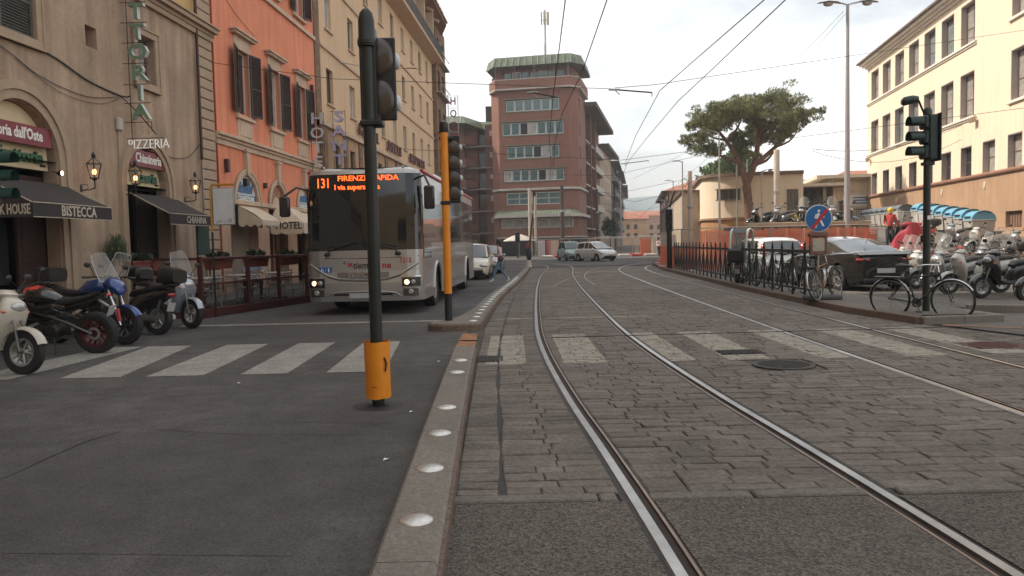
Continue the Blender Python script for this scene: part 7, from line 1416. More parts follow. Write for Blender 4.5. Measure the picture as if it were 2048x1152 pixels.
# bicycles
def bicycle(label, frame_m, basket=False, fender=True, group=None, wr=.35):
    t = thing('bicycle', label, 'bicycle', (0, 0, 0), 0, group); xf, xb = .53, -.53; bw = {}
    if 'b' not in tyre_c:
        mb = MB(); mb.tube([(wr*math.cos(a), 0, wr*math.sin(a)) for a in [2*math.pi*i/32 for i in range(32)]], .018, 6, closed=True); a_ = mesh_of('tyre', mb, rubber, 60); mb = MB(); mb.tube([((wr-.025)*math.cos(a), 0, (wr-.025)*math.sin(a)) for a in [2*math.pi*i/32 for i in range(32)]], .009, 5, closed=True)
        for i in range(22): a = 2*math.pi*i/22; mb.tube([(0.02*math.cos(a+1.3), .03*(-1)**i, .02*math.sin(a+1.3)), ((wr-.03)*math.cos(a), 0, (wr-.03)*math.sin(a))], .0022, 3, cap=False)
        mb.tube([(0, -.05, 0), (0, .05, 0)], .018, 8); tyre_c['b'] = (a_, mesh_of('rim', mb, galv, 60))
    for nm, x in (('front_wheel', xf), ('rear_wheel', xb)): o = put(nm, tyre_c['b'][0], t, (x, 0, wr)); put('rim', tyre_c['b'][1], o)
    bb_, st, hd0, hd1 = V((-.08, 0, .28)), V((-.22, 0, .78)), V((.36, 0, .66)), V((.32, 0, .84)); mb = MB()
    mb.tube([bb_, st], .015, 6); mb.tube([bb_, hd0], .017, 6); mb.tube([st-V((-.02, 0, .05)), hd1-V((0, 0, .04))], .015, 6) if not basket else mb.tube([bb_+V((-.03, 0, .14)), hd1-V((0, 0, .08))], .015, 6); mb.tube([hd0-V((-.02, 0, .05)), hd1], .019, 6)
    for s_ in (-1, 1): mb.tube([bb_, (xb, s_*.06, wr)], .009, 5); mb.tube([st-V((0, 0, .06)), (xb, s_*.06, wr)], .008, 5); mb.tube([hd0-V((0, 0, .02)), (.44, s_*.045, .58), (xf, s_*.055, wr)], .011, 5)
    obj('frame', mb, frame_m, t, 60)
    mb = MB(); mb.tube([st, st+V((-.03, 0, .14))], .012, 6); mb.loft([((-.1, 0, .94), 0, .02, .015), ((-.2, 0, .95), 0, .06, .025), ((-.34, 0, .96), 0, .1, .035), ((-.38, 0, .96), 0, .08, .02)], 10); obj('saddle', mb, seat_m, t, 60)
    mb = MB(); mb.tube([hd1, hd1+V((-.02, 0, .12))], .012, 6); mb.tube(smooth3([(.08, -.28, .98), (.2, -.24, 1.0), (.32, -.1, .98), (.33, 0, .97), (.32, .1, .98), (.2, .24, 1.0), (.08, .28, .98)], 3), .011, 6); obj('handlebar', mb, chrome, t, 60)
    mb = MB(); mb.lathe([(.0, -.004), (.09, -.004), (.09, .004), (0, .004)], (bb_.x, .04, bb_.z), 18, 'Y'); mb.tube([bb_+V((0, -.06, 0)), bb_+V((.1, -.07, -.13))], .009, 5); mb.tube([bb_+V((0, .06, 0)), bb_+V((-.1, .07, .13))], .009, 5); mb.box(bb_+V((.1, -.11, -.13)), (.09, .08, .02)); mb.box(bb_+V((-.1, .11, .13)), (.09, .08, .02)); mb.tube([bb_+V((0, .045, .085)), (xb, .045, wr+.03)], .005, 4); mb.tube([bb_+V((0, .045, -.085)), (xb, .045, wr-.03)], .005, 4); obj('crankset', mb, engine_m, t, 60)
    if fender: mb = MB(); arcstrip(mb, (xf, 0, wr), wr+.03, 30, 140, .028, 10, .01); arcstrip(mb, (xb, 0, wr), wr+.03, 25, 190, .028, 12, .01); obj('mudguard', mb, steel, t, 60)
    if basket:
        mb = MB()
        for z in (.68, .76, .84, .92): mb.tube([(.4, -.16, z), (.66, -.15, z), (.66, .15, z), (.4, .16, z)], .004, 4, closed=True)
        for i in range(9): y = -.16+.04*i; mb.tube([(.66, y, .93), (.64, y, .66), (.42, y, .66), (.4, y, .93)], .003, 3)
        obj('basket', mb, galv, t)
    mb = MB(); mb.tube([(-.5, .05, .35), (-.55, .06, .72), (-.25, .05, .74)], .007, 4); mb.bx(-.78, -.32, -.06, .06, .73, .75); obj('rack', mb, iron_black, t)
    return t
def stand_between(t, rear, front, z=0, lean=0):
    d = V(front)-V(rear); t.location = ((rear[0]+front[0])/2, (rear[1]+front[1])/2, z); t.rotation_euler = (R(lean), 0, math.atan2(d.y, d.x))
b0 = bicycle('dark bicycle with steel mudguards leaning on the traffic light pole', iron_black); stand_between(b0, (6.93, 14.15), (7.62, 13.35), 0.0, 5)
b1 = bicycle('brown city bicycle leaning at the near end of the railing by the sign', M('brown bike paint', (.22, .13, .07), .4, .3)); stand_between(b1, (6.85, 16.3), (6.98, 17.4), .12, -12); b1.rotation_euler.z += R(-38); b1.location = (6.95, 17.0, .12)
bg_ = 'bicycles leaning on the iron railing'
for i, (lab, fm, bk, y, ln) in enumerate((('dark bicycle with wire basket inside the railing beside the white hatchback', iron_black, True, 18.6, 9), ('blackish bicycle in the middle of the railing', black_gloss, False, 20.3, -8), ('grey bicycle next to the roofed scooter at the railing', galv, True, 22.0, 8), ('dark bicycle near the far half of the railing', iron_black, False, 23.6, 8))):
    b = bicycle(lab, fm, bk, group=bg_); b.location = (7.15, y, .12); b.rotation_euler = (R(ln), 0, R(86+5*i))
# ---------------- traffic lights and street furniture ----------------
lens_off = M('unlit brown lens', (.055, .038, .028), .35, var=.1, coat=.4); visor_w = M('pale lamp visor', (.55, .57, .6), .3, var=.05); orange_p = M('orange paint', (.80, .27, .015), .4, var=.1, sc=4, bump=.05)
pole_dk = M('very dark green pole', (.016, .02, .018), .4, var=.3, sc=5, bump=.08)
def cyl(c, r, h, m, name, t, n=20, ch=.0): mb = MB(); mb.lathe([(0, 0), (r-ch, 0), (r, ch), (r, h-ch), (r-ch, h), (0, h)], c, n); return obj(name, mb, m, t, 40)
def visor(t, c, r, l, d, m, name='visor'):
    """hooded tube round a lens, pointing along d (+1/-1 x or y)"""
    mb = MB(); ax = 'Y' if d[1] else 'X'; sg = d[1] or d[0]
    for rr in (r, r*.94): mb.lathe([(rr, 0), (rr, sg*l)], c, 20, ax, -R(25) if ax == 'Y' else R(-25), R(205)) if ax == 'Y' else mb.lathe([(rr, 0), (rr, sg*l)], c, 20, ax, -R(25), R(205))
    obj(name, mb, m, t, 60)
tl = thing('traffic_signal', 'tall dark traffic signal pole with bright orange sleeve at its foot, nearest the camera', 'traffic light', (-1.28, 7.22, 0))
cyl((0, 0, -.02), .058, 3.5, pole_dk, 'pole', tl); mb = MB(); mb.lathe([(.06, 3.32), (.082, 3.33), (.082, 3.4), (.076, 3.41), (.074, 3.56), (.06, 3.63), (.03, 3.665), (0, 3.67)], n=20); obj('cap', mb, black_plastic, tl, 40)
mb = MB(); mb.lathe([(.084, 3.345), (.087, 3.35), (.087, 3.385), (.084, 3.39)], n=20); obj('cap_band', mb, pole_dk, tl)
mb = MB(); N_ = 22; mb.grid([[((.118+.006*math.sin(3*a)+.004*math.sin(7*a+z*9))*math.cos(a), (.118+.006*math.sin(3*a))*math.sin(a), z+.004*math.sin(5*a)) for a in [2*math.pi*i/N_ for i in range(N_+1)]] for z in (.085, .1, .25, .4, .58, .615)]); mb.grid([[((.108)*math.cos(a), .108*math.sin(a), z) for a in [2*math.pi*i/N_ for i in range(N_+1)]] for z in (.085, .3, .612)]); obj('orange_sleeve', mb, orange_p, tl, 60)
mb = MB(); mb.bx(-.03, .012, -.125, -.119, .2, .205); mb.tube([(.09, -.085, .34), (.1, -.075, .42), (.085, -.09, .47)], .008, 5); obj('sleeve_mark', mb, black_plastic, tl)
mb = MB(); mb.lathe([(0, .012), (.2, .008), (.26, 0)], n=20); obj('base_patch', mb, tar_m, tl, 60)
mb = MB(); mb.bx(-.09, .245, .075, .105, 2.67, 3.43, .01); obj('backplate', mb, black_plastic, tl); mb = MB(); mb.bx(-.02, .2, .1, .3, 2.7, 3.4, .03); obj('housing', mb, black_plastic, tl)
for z in (3.245, 2.86): mb = MB(); mb.lathe([(0, -.018), (.12, -.012), (.178, 0), (.185, .012)], (0, 0, 0), 30, 'Y'); o = obj('round_cover', mb, lens_off, tl, 60, loc=(.09, .07, z)); o.scale = (.74, 1, 1)
for z in (3.24, 2.85): mb = MB(); mb.ell((.235, .22, z), (.035, .09, .075), 12, 8); obj('side_lamp_hood', mb, visor_w, tl, 60)
mb = MB(); mb.bx(.0, .1, .0, .08, 2.66, 2.72, .01); mb.bx(-.08, .13, -.07, .09, 2.6, 2.66, .015); mb.bx(.045, .075, -.02, .11, 2.66, 3.5, .005); obj('clamp', mb, iron_black, tl)
t2 = thing('traffic_signal', 'orange traffic signal pole with black foot standing on the traffic island nose', 'traffic light', (-1.16, 14.02, .13))
cyl((0, 0, -.03), .068, .52, black_plastic, 'pole_foot', t2); cyl((0, 0, .49), .07, 2.95, orange_p, 'pole', t2); mb = MB(); mb.lathe([(.075, 3.38), (.082, 3.39), (.082, 3.5), (.07, 3.56), (0, 3.6)], n=18); obj('cap', mb, black_plastic, t2, 40)
mb = MB(); mb.bx(.08, .26, .05, .2, 2.15, 3.28, .02); obj('housing', mb, black_plastic, t2); mb = MB(); mb.bx(.07, .27, .03, .05, 2.12, 3.32, .005); obj('backplate', mb, iron_black, t2)
for k in range(4): mb = MB(); mb.lathe([(0, -.015), (.08, -.008), (.115, 0), (.12, .01)], (.155, .02, 3.12-.275*k), 22, 'Y'); obj('round_cover', mb, lens_off, t2, 60); mb = MB(); mb.ell((.28, .12, 3.12-.275*k), (.035, .08, .06), 10, 6); obj('side_lamp_hood', mb, visor_w, t2, 60)
mb = MB(); mb.bx(-.09, .1, -.085, .1, 2.09, 2.16, .015); mb.bx(-.09, .16, -.02, .12, 3.25, 3.3, .01); obj('clamp', mb, iron_black, t2); mb = MB(); mb.lathe([(.07, .0), (.12, .002), (.125, -.02)], n=16); obj('foot_ring', mb, kerb_m, t2)
t3 = thing('traffic_signal', 'dark green three-lamp traffic signal facing left, with a small lamp on top', 'traffic light', (7.47, 13.95, .0))
cyl((0, 0, 0), .062, 3.6, pole_dk, 'pole', t3); mb = MB(); mb.bx(-.02, .14, -.12, .12, 2.83, 3.62, .02); obj('housing', mb, iron_green, t3); mb = MB(); mb.bx(.14, .165, -.17, .17, 2.8, 3.64, .005); obj('backplate', mb, iron_black, t3)
for k in range(3):
    z = 3.49-.265*k; mb = MB(); mb.box((-.06, 0, z), (.1, .23, .24), 0, .03); obj('lamp_box', mb, iron_green, t3)
    mb = MB()
    for rr in (.115, .108): mb.lathe([(rr, -.1), (rr, -.34)], (0, 0, z), 20, 'X', R(-20), R(200))
    obj('visor', mb, iron_green, t3, 60); mb = MB(); mb.lathe([(0, -.135), (.08, -.125), (.1, -.11)], (0, 0, z), 18, 'X'); obj('lens', mb, M('unlit dark lens', (.02, .02, .018), .15, coat=.5), t3, 60)
mb = MB(); mb.lathe([(.05, 3.6), (.075, 3.62), (.075, 3.7), (.05, 3.75), (0, 3.76)], n=14); obj('cap', mb, iron_green, t3, 40); mb = MB(); mb.tube(smooth3([(-.04, 0, 3.6), (-.12, 0, 3.78), (-.18, 0, 3.9), (-.26, 0, 3.9)], 4), .018, 6); obj('lamp_arm', mb, iron_black, t3, 60)
mb = MB(); mb.loft([((-.18, 0, 3.91), 0, .05, .05), ((-.28, 0, 3.9), 0, .08, .075), ((-.42, 0, 3.87), 0, .085, .08), ((-.46, 0, 3.86), 0, .05, .05)], 14, 2); obj('top_lamp', mb, iron_green, t3, 60); mb = MB(); mb.bx(-.08, .1, -.08, .08, 2.73, 2.79, .01); mb.bx(-.07, .08, -.02, .1, 1.35, 1.5, .02); obj('clamp', mb, iron_black, t3); mb = MB(); mb.box((0, -.07, 1.8), (.05, .008, .07)); obj('sticker', mb, wh, t3)
t4 = thing('traffic_signal', 'dark teal traffic signal hoods poking in at the left edge of the photo', 'traffic light', (-8.05, 12.0, .12)); cyl((0, 0, 0), .06, 3.1, pole_dk, 'pole', t4); mb = MB(); mb.bx(.0, .16, -.12, .12, 2.15, 2.98, .02); obj('housing', mb, iron_green, t4)
for k in range(3):
    mb = MB(); 
    for rr in (.115, .108): mb.lathe([(rr, .12), (rr, .45)], (0, 0, 2.84-.275*k), 18, 'X', R(-20), R(200))
    obj('visor', mb, M('teal signal paint', (.015, .06, .05), .4), t4, 60)
t5 = thing('traffic_signal', 'black traffic signal with raised arm at the start of the far fence', 'traffic light', (7.75, 38.0, .12)); cyl((0, 0, 0), .13, 1.9, iron_black, 'pole', t5); mb = MB(); mb.bx(-.16, .16, -.12, .12, 1.8, 2.9, .04); obj('housing', mb, iron_black, t5); mb = MB(); mb.tube([(0, 0, 2.8), (.12, 0, 3.3), (.28, 0, 3.75)], .045, 6); obj('arm', mb, iron_black, t5)
for k in range(3): mb = MB(); mb.lathe([(0, -.14), (.1, -.13), (.1, -.28)], (0, 0, 2.65-.33*k), 14, 'Y'); obj('visor', mb, iron_black, t5, 60)
mb = MB(); mb.box((0, -.2, 2.92), (.22, .1, .09)); obj('small_lamp', mb, visor_w, t5)
t6 = thing('traffic_signal', 'small green traffic signal in front of the parasol at the tower corner', 'traffic light', (.66, 78, 0)); cyl((0, 0, 0), .08, 1.9, iron_green, 'pole', t6); mb = MB(); mb.bx(-.25, .25, -.15, .15, 1.6, 2.6, .05); obj('housing', mb, iron_green, t6)
for k in range(3): mb = MB(); mb.lathe([(0, -.16), (.12, -.16), (.13, -.3)], (-.0, 0, 2.45-.32*k), 12, 'Y'); obj('visor', mb, iron_green, t6)
lp = thing('leaning_post', 'thin leaning post with dark bag tied to it at the far tip of the island', 'post', (1.0, 45.2, .1)); mb = MB(); mb.tube([(0, 0, 0), (.12, 0, 1.6), (.3, 0, 3.1)], [.09, .06, .04], 8); obj('post', mb, M('rusty post', (.1, .05, .04), .7), lp); mb = MB(); mb.ell((.03, -.05, .75), (.16, .14, .42)); obj('bag', mb, M('dark bag', (.015, .018, .03), .6), lp, 60); mb = MB(); mb.lathe([(.2, 0), (.12, .5), (.08, .6)], n=10); obj('base', mb, concrete_pale, lp)
# bus stop panel
bsx = thing('bus_stop_sign', 'blank white panel hung from a yellow pipe above the terrace corner', 'sign', (-6.66, 17.35, 0)); yl = M('yellow pipe', (.55, .25, .03), .45, var=.1); mb = MB(); mb.tube([(0, 0, 1.9), (0, 0, 2.88), (.04, 0, 2.95), (.52, 0, 2.95)], .028, 8); obj('pipe', mb, yl, bsx, 50); mb = MB(); mb.tube([(0, 0, 0), (0, 0, 1.9)], .024, 8); obj('post', mb, iron_black, bsx); mb = MB(); mb.bx(.04, .52, -.03, .03, 2.05, 2.88, .01); obj('frame', mb, galv, bsx); mb = MB(); mb.bx(.06, .5, -.037, -.03, 2.07, 2.86); obj('panel', mb, M('faded white panel', (.6, .6, .6), .5, var=.08, sc=5), bsx)
for x, z, r_ in ((.13, 2.12, .022), (.2, 2.14, .03), (.42, 2.15, .045), (.3, 2.12, .02)): mb = MB(); mb.lathe([(r_*.55, -.04), (r_, -.04)], (x, 0, z), 14, 'Y'); obj('sticker', mb, M('worn sticker', (.25, .25, .28), .6), bsx)
# blue round sign with box
bs_ = thing('round_sign', 'round blue sign with a white figure struck by a red bar, above a rusty box', 'sign', (6.72, 17.0, .12)); cyl((0, 0, 0), .028, 2.1, galv, 'pole', bs_); mb = MB(); mb.lathe([(0, -.05), (.285, -.05), (.3, -.045), (.3, -.03), (0, -.03)], (0, 0, 1.78), 40, 'Y'); obj('rim', mb, visor_w, bs_, 40)
mb = MB(); mb.lathe([(0, -.056), (.278, -.056), (.28, -.05)], (0, 0, 1.78), 40, 'Y'); obj('disc', mb, M('sign blue', (.012, .13, .36), .45, var=.06), bs_, 40)
def bar(p, q, w_, y, m, n_): p, q = V(p), V(q); d = (q-p).normalized(); s_ = V((-d.y, d.x))*w_/2; mb = MB(); mb.ext([tuple(p+s_), tuple(p-s_), tuple(q-s_), tuple(q+s_)], (0, y, 1.78), (1, 0, 0), (0, 0, 1), (0, .004, 0)); return obj(n_, mb, m, bs_)
for p, q, w_ in (((.0, .11), (-.06, -.0), .06), ((-.06, .09), (-.09, .0), .028), ((.02, -.01), (.1, -.17), .045), ((.0, -.02), (-.08, -.2), .04), ((.03, .06), (.12, .02), .025)): bar(p, q, w_, -.064, wh, 'figure_limb')
mb = MB(); mb.lathe([(0, -.062), (.03, -.06)], (-.0, 0, 1.94), 14, 'Y'); obj('figure_head', mb, wh, bs_); bar((.19, .2), (-.15, -.22), .07, -.068, M('sign red', (.5, .02, .03), .45), 'red_bar')
rusty = M('rusty brown frame', (.20, .10, .07), .8, var=.3, sc=9); mb = MB(); mb.bx(-.22, .22, -.07, .05, 1.36, 1.5, .04); mb.bx(-.19, -.13, -.06, .02, 1.02, 1.4, .01); mb.bx(.13, .19, -.06, .02, 1.02, 1.4, .01); mb.bx(-.19, .19, -.055, .015, .98, 1.06, .01); obj('box_frame', mb, rusty, bs_, 40); mb = MB(); mb.bx(-.14, .14, -.05, -.03, 1.07, 1.34); obj('paper', mb, M('yellowed paper', (.42, .38, .3), .8, var=.2, sc=12), bs_); mb = MB(); mb.box((.1, 0, .05), (.75, .42, .1), 0, .03); obj('base_block', mb, M('dark rubber base', (.06, .06, .058), .8, var=.2), bs_)
# iron railing
rl = thing('iron_railing', 'black iron railing with crossed bars and pointed post tops along the curved kerb', 'railing', (6.9, 17.3, .12)); rp_ = smooth([(6.84, 17.3), (6.86, 20), (7.0, 23), (7.2, 27), (7.45, 31), (7.7, 35), (7.95, 38)], 8)
pts = []; acc = 0; last = rp_[0]; pts.append(last)
for p in rp_[1:]:
    while (p-last).length >= .78: last = last+(p-last).normalized()*.78; pts.append(last)
mb = MB(); mb.bx(-.022, .022, -.022, .022, 0, 1.14); mb.lathe([(.036, 1.12), (.036, 1.16), (.015, 1.17), (.03, 1.2), (.02, 1.24), (0, 1.3)], n=8); pm = mesh_of('post', mb, iron_black, 40)
for p in pts: put('post', pm, rl, (p.x-6.9, p.y-17.3, 0))
for a, b in zip(pts, pts[1:]):
    mb = MB(); A = V((a.x-6.9, a.y-17.3, 0)); B_ = V((b.x-6.9, b.y-17.3, 0)); z = lambda v, h: v+V((0, 0, h)); mb.tube([z(A, 1.05), z(B_, 1.05)], .052, 4); obj('rail', mb, iron_black, rl); mb = MB(); mb.tube([z(A, .17), z(B_, .17)], .035, 4); obj('rail', mb, iron_black, rl)
    m_ = A.lerp(B_, .5)
    for P, Q in ((z(A, 1.02), z(m_, .18)), (z(B_, 1.02), z(m_, .18))): mb = MB(); mb.tube([P, Q], .018, 5); obj('brace', mb, iron_black, rl)
# temporary fences
net_m = M('orange plastic net', (.80, .19, .09), .6, var=.15, sc=2); fence_m = M('fence tube', (.42, .38, .34), .45, .4, var=.1); foot_r = M('red fence foot', (.5, .07, .05), .8, var=.2); foot_w = M('white fence foot', (.6, .55, .5), .8, var=.15)
fcache = {}
def fence(label, P, h=2.0, net=(0, 1.05), group=None, z0=0, npan=2.4, foot=True, mesh=.1):
    t = thing('temporary_fence', label, 'fence', (P[0][0], P[0][1], z0), 0, group); k = 0
    for (x0, y0), (x1, y1) in zip(P, P[1:]):
        L_ = math.hypot(x1-x0, y1-y0); n = max(1, round(L_/npan)); a = math.atan2(y1-y0, x1-x0); w_ = round(L_/n, 2); key = (w_, h, net, mesh)
        if key not in fcache:
            f = MB(); f.tube([(.04, 0, .1), (.04, 0, h)], .024, 6); f.tube([(w_-.04, 0, .1), (w_-.04, 0, h)], .024, 6); f.tube([(.04, 0, h), (w_-.04, 0, h)], .024, 6); f.tube([(.04, 0, .15), (w_-.04, 0, .15)], .02, 5)
            g = MB(); q = .1
            while q < w_-.05: g.bx(q-.0025, q+.0025, -.0025, .0025, .15, h); q += mesh
            q = .35
            while q < h: g.bx(.04, w_-.04, -.003, .003, q-.003, q+.003); q += .24
            nn = None
            if net:
                nn = MB(); q = .02
                while q < w_: nn.bx(q, q+.035, .03+.02*math.sin(q*7), .034+.02*math.sin(q*7), net[0]+.05*math.sin(q*3), net[1]+.07*math.sin(q*2.3)); q += .07
                q = net[0]
                while q < net[1]: nn.bx(0, w_, .036, .04, q, q+.03); q += .085
                nn = mesh_of('orange_net', nn, net_m)
            fcache[key] = (mesh_of('panel_frame', f, fence_m, 50), mesh_of('wire_mesh', g, fence_m), nn)
        f, g, nn = fcache[key]
        for i in range(n):
            x, y = lerp(x0, x1, i/n)-P[0][0], lerp(y0, y1, i/n)-P[0][1]; o = put('panel_frame', f, t, (x, y, 0), a); w__ = put('wire_mesh', g, o); w__['kind'] = 'stuff'
            if nn: w__ = put('orange_net', nn, o); w__['kind'] = 'stuff'
            if foot: mb = MB(); mb.box((0, 0, .07), (.26, .75, .15), 0, .03); put('fence_foot', mesh_of('fence_foot', mb, foot_r if k % 3 else foot_w), t, (x, y, 0), a)
            k += 1
    return t
fence('long temporary fence with orange net behind the railing and parked cars', [(8.35, 34.7), (11.6, 34.6), (16.3, 34.5)], net=(.1, 1.85)); fence('temporary fence seen end-on running up the right side of the far street', [(8.35, 34.9), (8.0, 39.5), (8.9, 46), (11.4, 58), (14.0, 70)], net=(.2, 1.15))
fence('temporary fence with pale top rail across the junction below the tower', [(1.9, 79), (8, 79), (14.6, 76)], h=1.85, net=None, mesh=.16); fence('temporary fence around the works at the far street mouth', [(9.5, 88), (13.8, 88), (15, 73)], h=2.0, net=None, mesh=.16)
mb = MB(); mb.bx(-.5, .5, -.05, .05, .1, 1.7, .02); o = obj('works_board', mb, M('orange red board', (.65, .17, .08), .6, var=.15), None); o.location = (13.4, 77.4, 0); tag(o, 'upright orange red board by the works at the street mouth', 'board')
for i, (x, c, w_, lab) in enumerate(((3.3, (.55, .5, .5), .8, 'grey white'), (4.1, (.45, .08, .08), .5, 'dark red'), (4.75, (.62, .42, .33), .9, 'salmon pink'), (5.6, (.4, .05, .06), .5, 'crimson'), (6.2, (.5, .4, .28), .7, 'low beige'))):
    mb = MB(); mb.bx(-w_/2, w_/2, -.04, .04, 0, 1.75 if i < 4 else 1.0, .01); o = obj('hoarding_board', mb, M('board %s' % lab, c, .7, var=.15)); o.location = (x, 84.5, 0); tag(o, lab+' board leaning below the tower behind the fence', 'board', 'boards below the tower')  # each board in its own plain colour
for i in range(9): mb = MB(); mb.box((0, 0, .12), (1.1, .4, .24), 0, .06); o = obj('barrier_block', mb, foot_r if i % 2 else foot_w); o.location = (3.6+i*1.25, 77.6-.2*i, 0); tag(o, ('first white', 'first red', 'second white', 'second red', 'third white', 'third red', 'fourth white', 'fourth red', 'last white')[i]+' plastic barrier block from the left before the far fence', 'barrier', 'barrier blocks at the far fence')
um = thing('parasol', 'pale square parasol in front of the tower shopfront', 'parasol', (.9, 85, 0)); mb = MB(); mb.lathe([(1.75, 1.75), (1.7, 1.85), (.9, 2.25), (0, 2.55)], n=8); obj('canopy', mb, M('pale canvas', (.45, .41, .37), .85), um); mb = MB(); mb.tube([(0, 0, 0), (0, 0, 2.5)], .05); obj('pole', mb, galv, um)
# recycling bins
bin_b = M('pale bin body', (.42, .40, .37), .6, var=.15, sc=3, streak=.2); lid_b = M('sky blue lid', (.12, .33, .48), .45, var=.12); lid_g = M('slate grey lid', (.10, .125, .14), .45, var=.15)
def bin_(lid):
    t = thing('recycling_bin', None, 'bin', (0, 0, 0)); mb = MB(); mb.add([(x*.5*(.92 if z == 0 else 1), y*.5*(.85 if z == 0 else 1), .12+z*.75) for z in (0, 1) for x, y in ((-1, -1), (1, -1), (1, 1), (-1, 1))], [(0, 1, 5, 4), (1, 2, 6, 5), (2, 3, 7, 6), (3, 0, 4, 7), (0, 3, 2, 1)]); mb.bx(-.54, .54, -.53, .53, .83, .9, .02); obj('body', mb, bin_b, t)
    mb = MB(); mb.grid([[(x, -.52*math.cos(R(a)), .9+.42*math.sin(R(a))) for a in range(0, 181, 15)] for x in (-.52, -.3, 0, .3, .52)]); 
    for x in (-.52, .52): mb.add([(x, -.52*math.cos(R(a)), .9+.42*math.sin(R(a))) for a in range(0, 181, 15)], [tuple(range(13))])
    obj('lid', mb, lid, t, 50); mb = MB(); mb.tube([(.56, -.3, 1.2), (.6, 0, 1.28), (.56, .3, 1.2)], .02, 5); mb.bx(-.3, .3, -.55, -.5, 1.0, 1.06); obj('handle', mb, black_plastic, t)
    for x in (-.38, .38): 
        for y in (-.32, .32): mb = MB(); mb.lathe([(0, -.03), (.08, -.03), (.08, .03), (0, .03)], (x, y, .08), 10, 'Y'); obj('wheel', mb, rubber, t)
    return t
gb, blb = bin_(lid_g), bin_(lid_b); ordn = ['first', 'second', 'third', 'fourth', 'fifth', 'sixth', 'seventh']; ug = ub = 0
for i in range(7): o = gb if i == 0 else copy_tree(gb); s_ = 9.0+i*1.15; p = FR.at(s_, -2.3); o.location = (p.x, p.y, zr(p.y)); o.rotation_euler.z = FR.a; o['label'] = ordn[i]+' grey domed bin from the gate along the station wall'; o['group'] = 'grey bins along the station wall'
for i in range(7): o = blb if i == 0 else copy_tree(blb); s_ = 19.2+i*1.2; p = FR.at(s_, -2.3); o.location = (p.x, p.y, zr(p.y)); o.rotation_euler.z = FR.a; o['label'] = ordn[i]+' blue-lidded bin counted from the traffic light pole toward the right'; o['group'] = 'blue-lidded bins along the station wall'
# red cover over a scooter
rc = thing('covered_scooter', 'scooter under a crumpled crimson cover below the blue bins', 'scooter', (16.55, 32.3, .8)); mb = MB(); rg2 = random.Random(5)
mb.grid([[((.8-.5*h**1.3)*(1+.13*math.sin(5*a+h*4)+.05*math.sin(11*a))*math.cos(a), (.5-.3*h)*(1+.13*math.sin(4*a+2*h))*math.sin(a), 1.2*h*(1-.28*max(0, -math.cos(a))*h)) for a in [2*math.pi*i/26 for i in range(27)]] for h in (0, .2, .4, .6, .8, .92, 1)]); obj('cover', mb, M('crimson cover', (.30, .015, .03), .6, var=.15), rc, 60); o = MB(); o.ell((0, 0, 1.12), (.34, .18, .12)); obj('cover_top', o, MATS['crimson cover'], rc, 60)
# ---------------- people ----------------
skin_m = M('skin', (.45, .25, .18), .6, var=.05); hair_m = M('dark hair', (.02, .012, .01), .6)
def person(label, loc, rz, J, mats, hair=(.115, .125, .13), rad=1.0, z=0):
    """one continuous skinned body; J gives joint positions, mats maps a region to its cloth"""
    t = thing('person', label, 'person', loc, rz); me = bpy.data.meshes.new('body')
    names = list(J); E = [('pelvis', 'chest'), ('chest', 'neck'), ('neck', 'head')]
    for s_ in 'LR': E += [('chest', 'sh'+s_), ('sh'+s_, 'el'+s_), ('el'+s_, 'ha'+s_), ('pelvis', 'hp'+s_), ('hp'+s_, 'kn'+s_), ('kn'+s_, 'an'+s_), ('an'+s_, 'to'+s_)]
    rr = {'pelvis': .13, 'chest': .14, 'neck': .055, 'head': .1, 'sh': .062, 'el': .042, 'ha': .034, 'hp': .09, 'kn': .06, 'an': .042, 'to': .036}
    me.from_pydata([J[n] for n in names], [(names.index(a), names.index(b)) for a, b in E], []); o = put('body', me, t); md = o.modifiers.new('s', 'SKIN'); sv = me.skin_vertices[0].data
    for i, n in enumerate(names): q = rr.get(n, rr.get(n[:2], .05))*rad; sv[i].radius = (q, q*(.75 if n in ('pelvis', 'chest') else 1))
    sv[0].use_root = True; o.modifiers.new('u', 'SUBSURF').levels = 2; bpy.context.view_layer.update(); m2_ = bpy.data.meshes.new_from_object(o.evaluated_get(bpy.context.evaluated_depsgraph_get())); o.modifiers.clear(); o.data = m2_
    keys = ['skin', 'shirt', 'legs', 'shoe']
    for k_ in keys: m2_.materials.append(mats.get(k_, skin_m))
    zh, zn, za = J['pelvis'][2], J['neck'][2], max(J['anL'][2], J['anR'][2])
    for p in m2_.polygons:
        c = p.center; p.use_smooth = True; arm = min((c-V(J['ha'+s_])).length for s_ in 'LR') < .13
        shoe = min((c-V(J[a+s_])).length for s_ in 'LR' for a in ('an', 'to')) < .1
        p.material_index = 3 if shoe else 0 if (arm or c.z > zn+.0) else 1 if c.z > zh+.02 else 2
    hd = V(J['head']); mb = MB(); mb.ell(hd+V((-.03, 0, .035)), hair, 12, 8)
    mb.ell(hd+V((-.09, 0, -.08)), (.05, .09, .13), 10, 6); obj('hair', mb, mats.get('hair', hair_m), t, 60); mb = MB(); mb.ell(hd+V((.115, 0, .0)), (.02, .014, .02), 6, 4); mb.ell(hd+V((.0, .105, 0)), (.02, .012, .03), 6, 4); mb.ell(hd+V((.0, -.105, 0)), (.02, .012, .03), 6, 4); obj('face_features', mb, skin_m, t, 60); return t
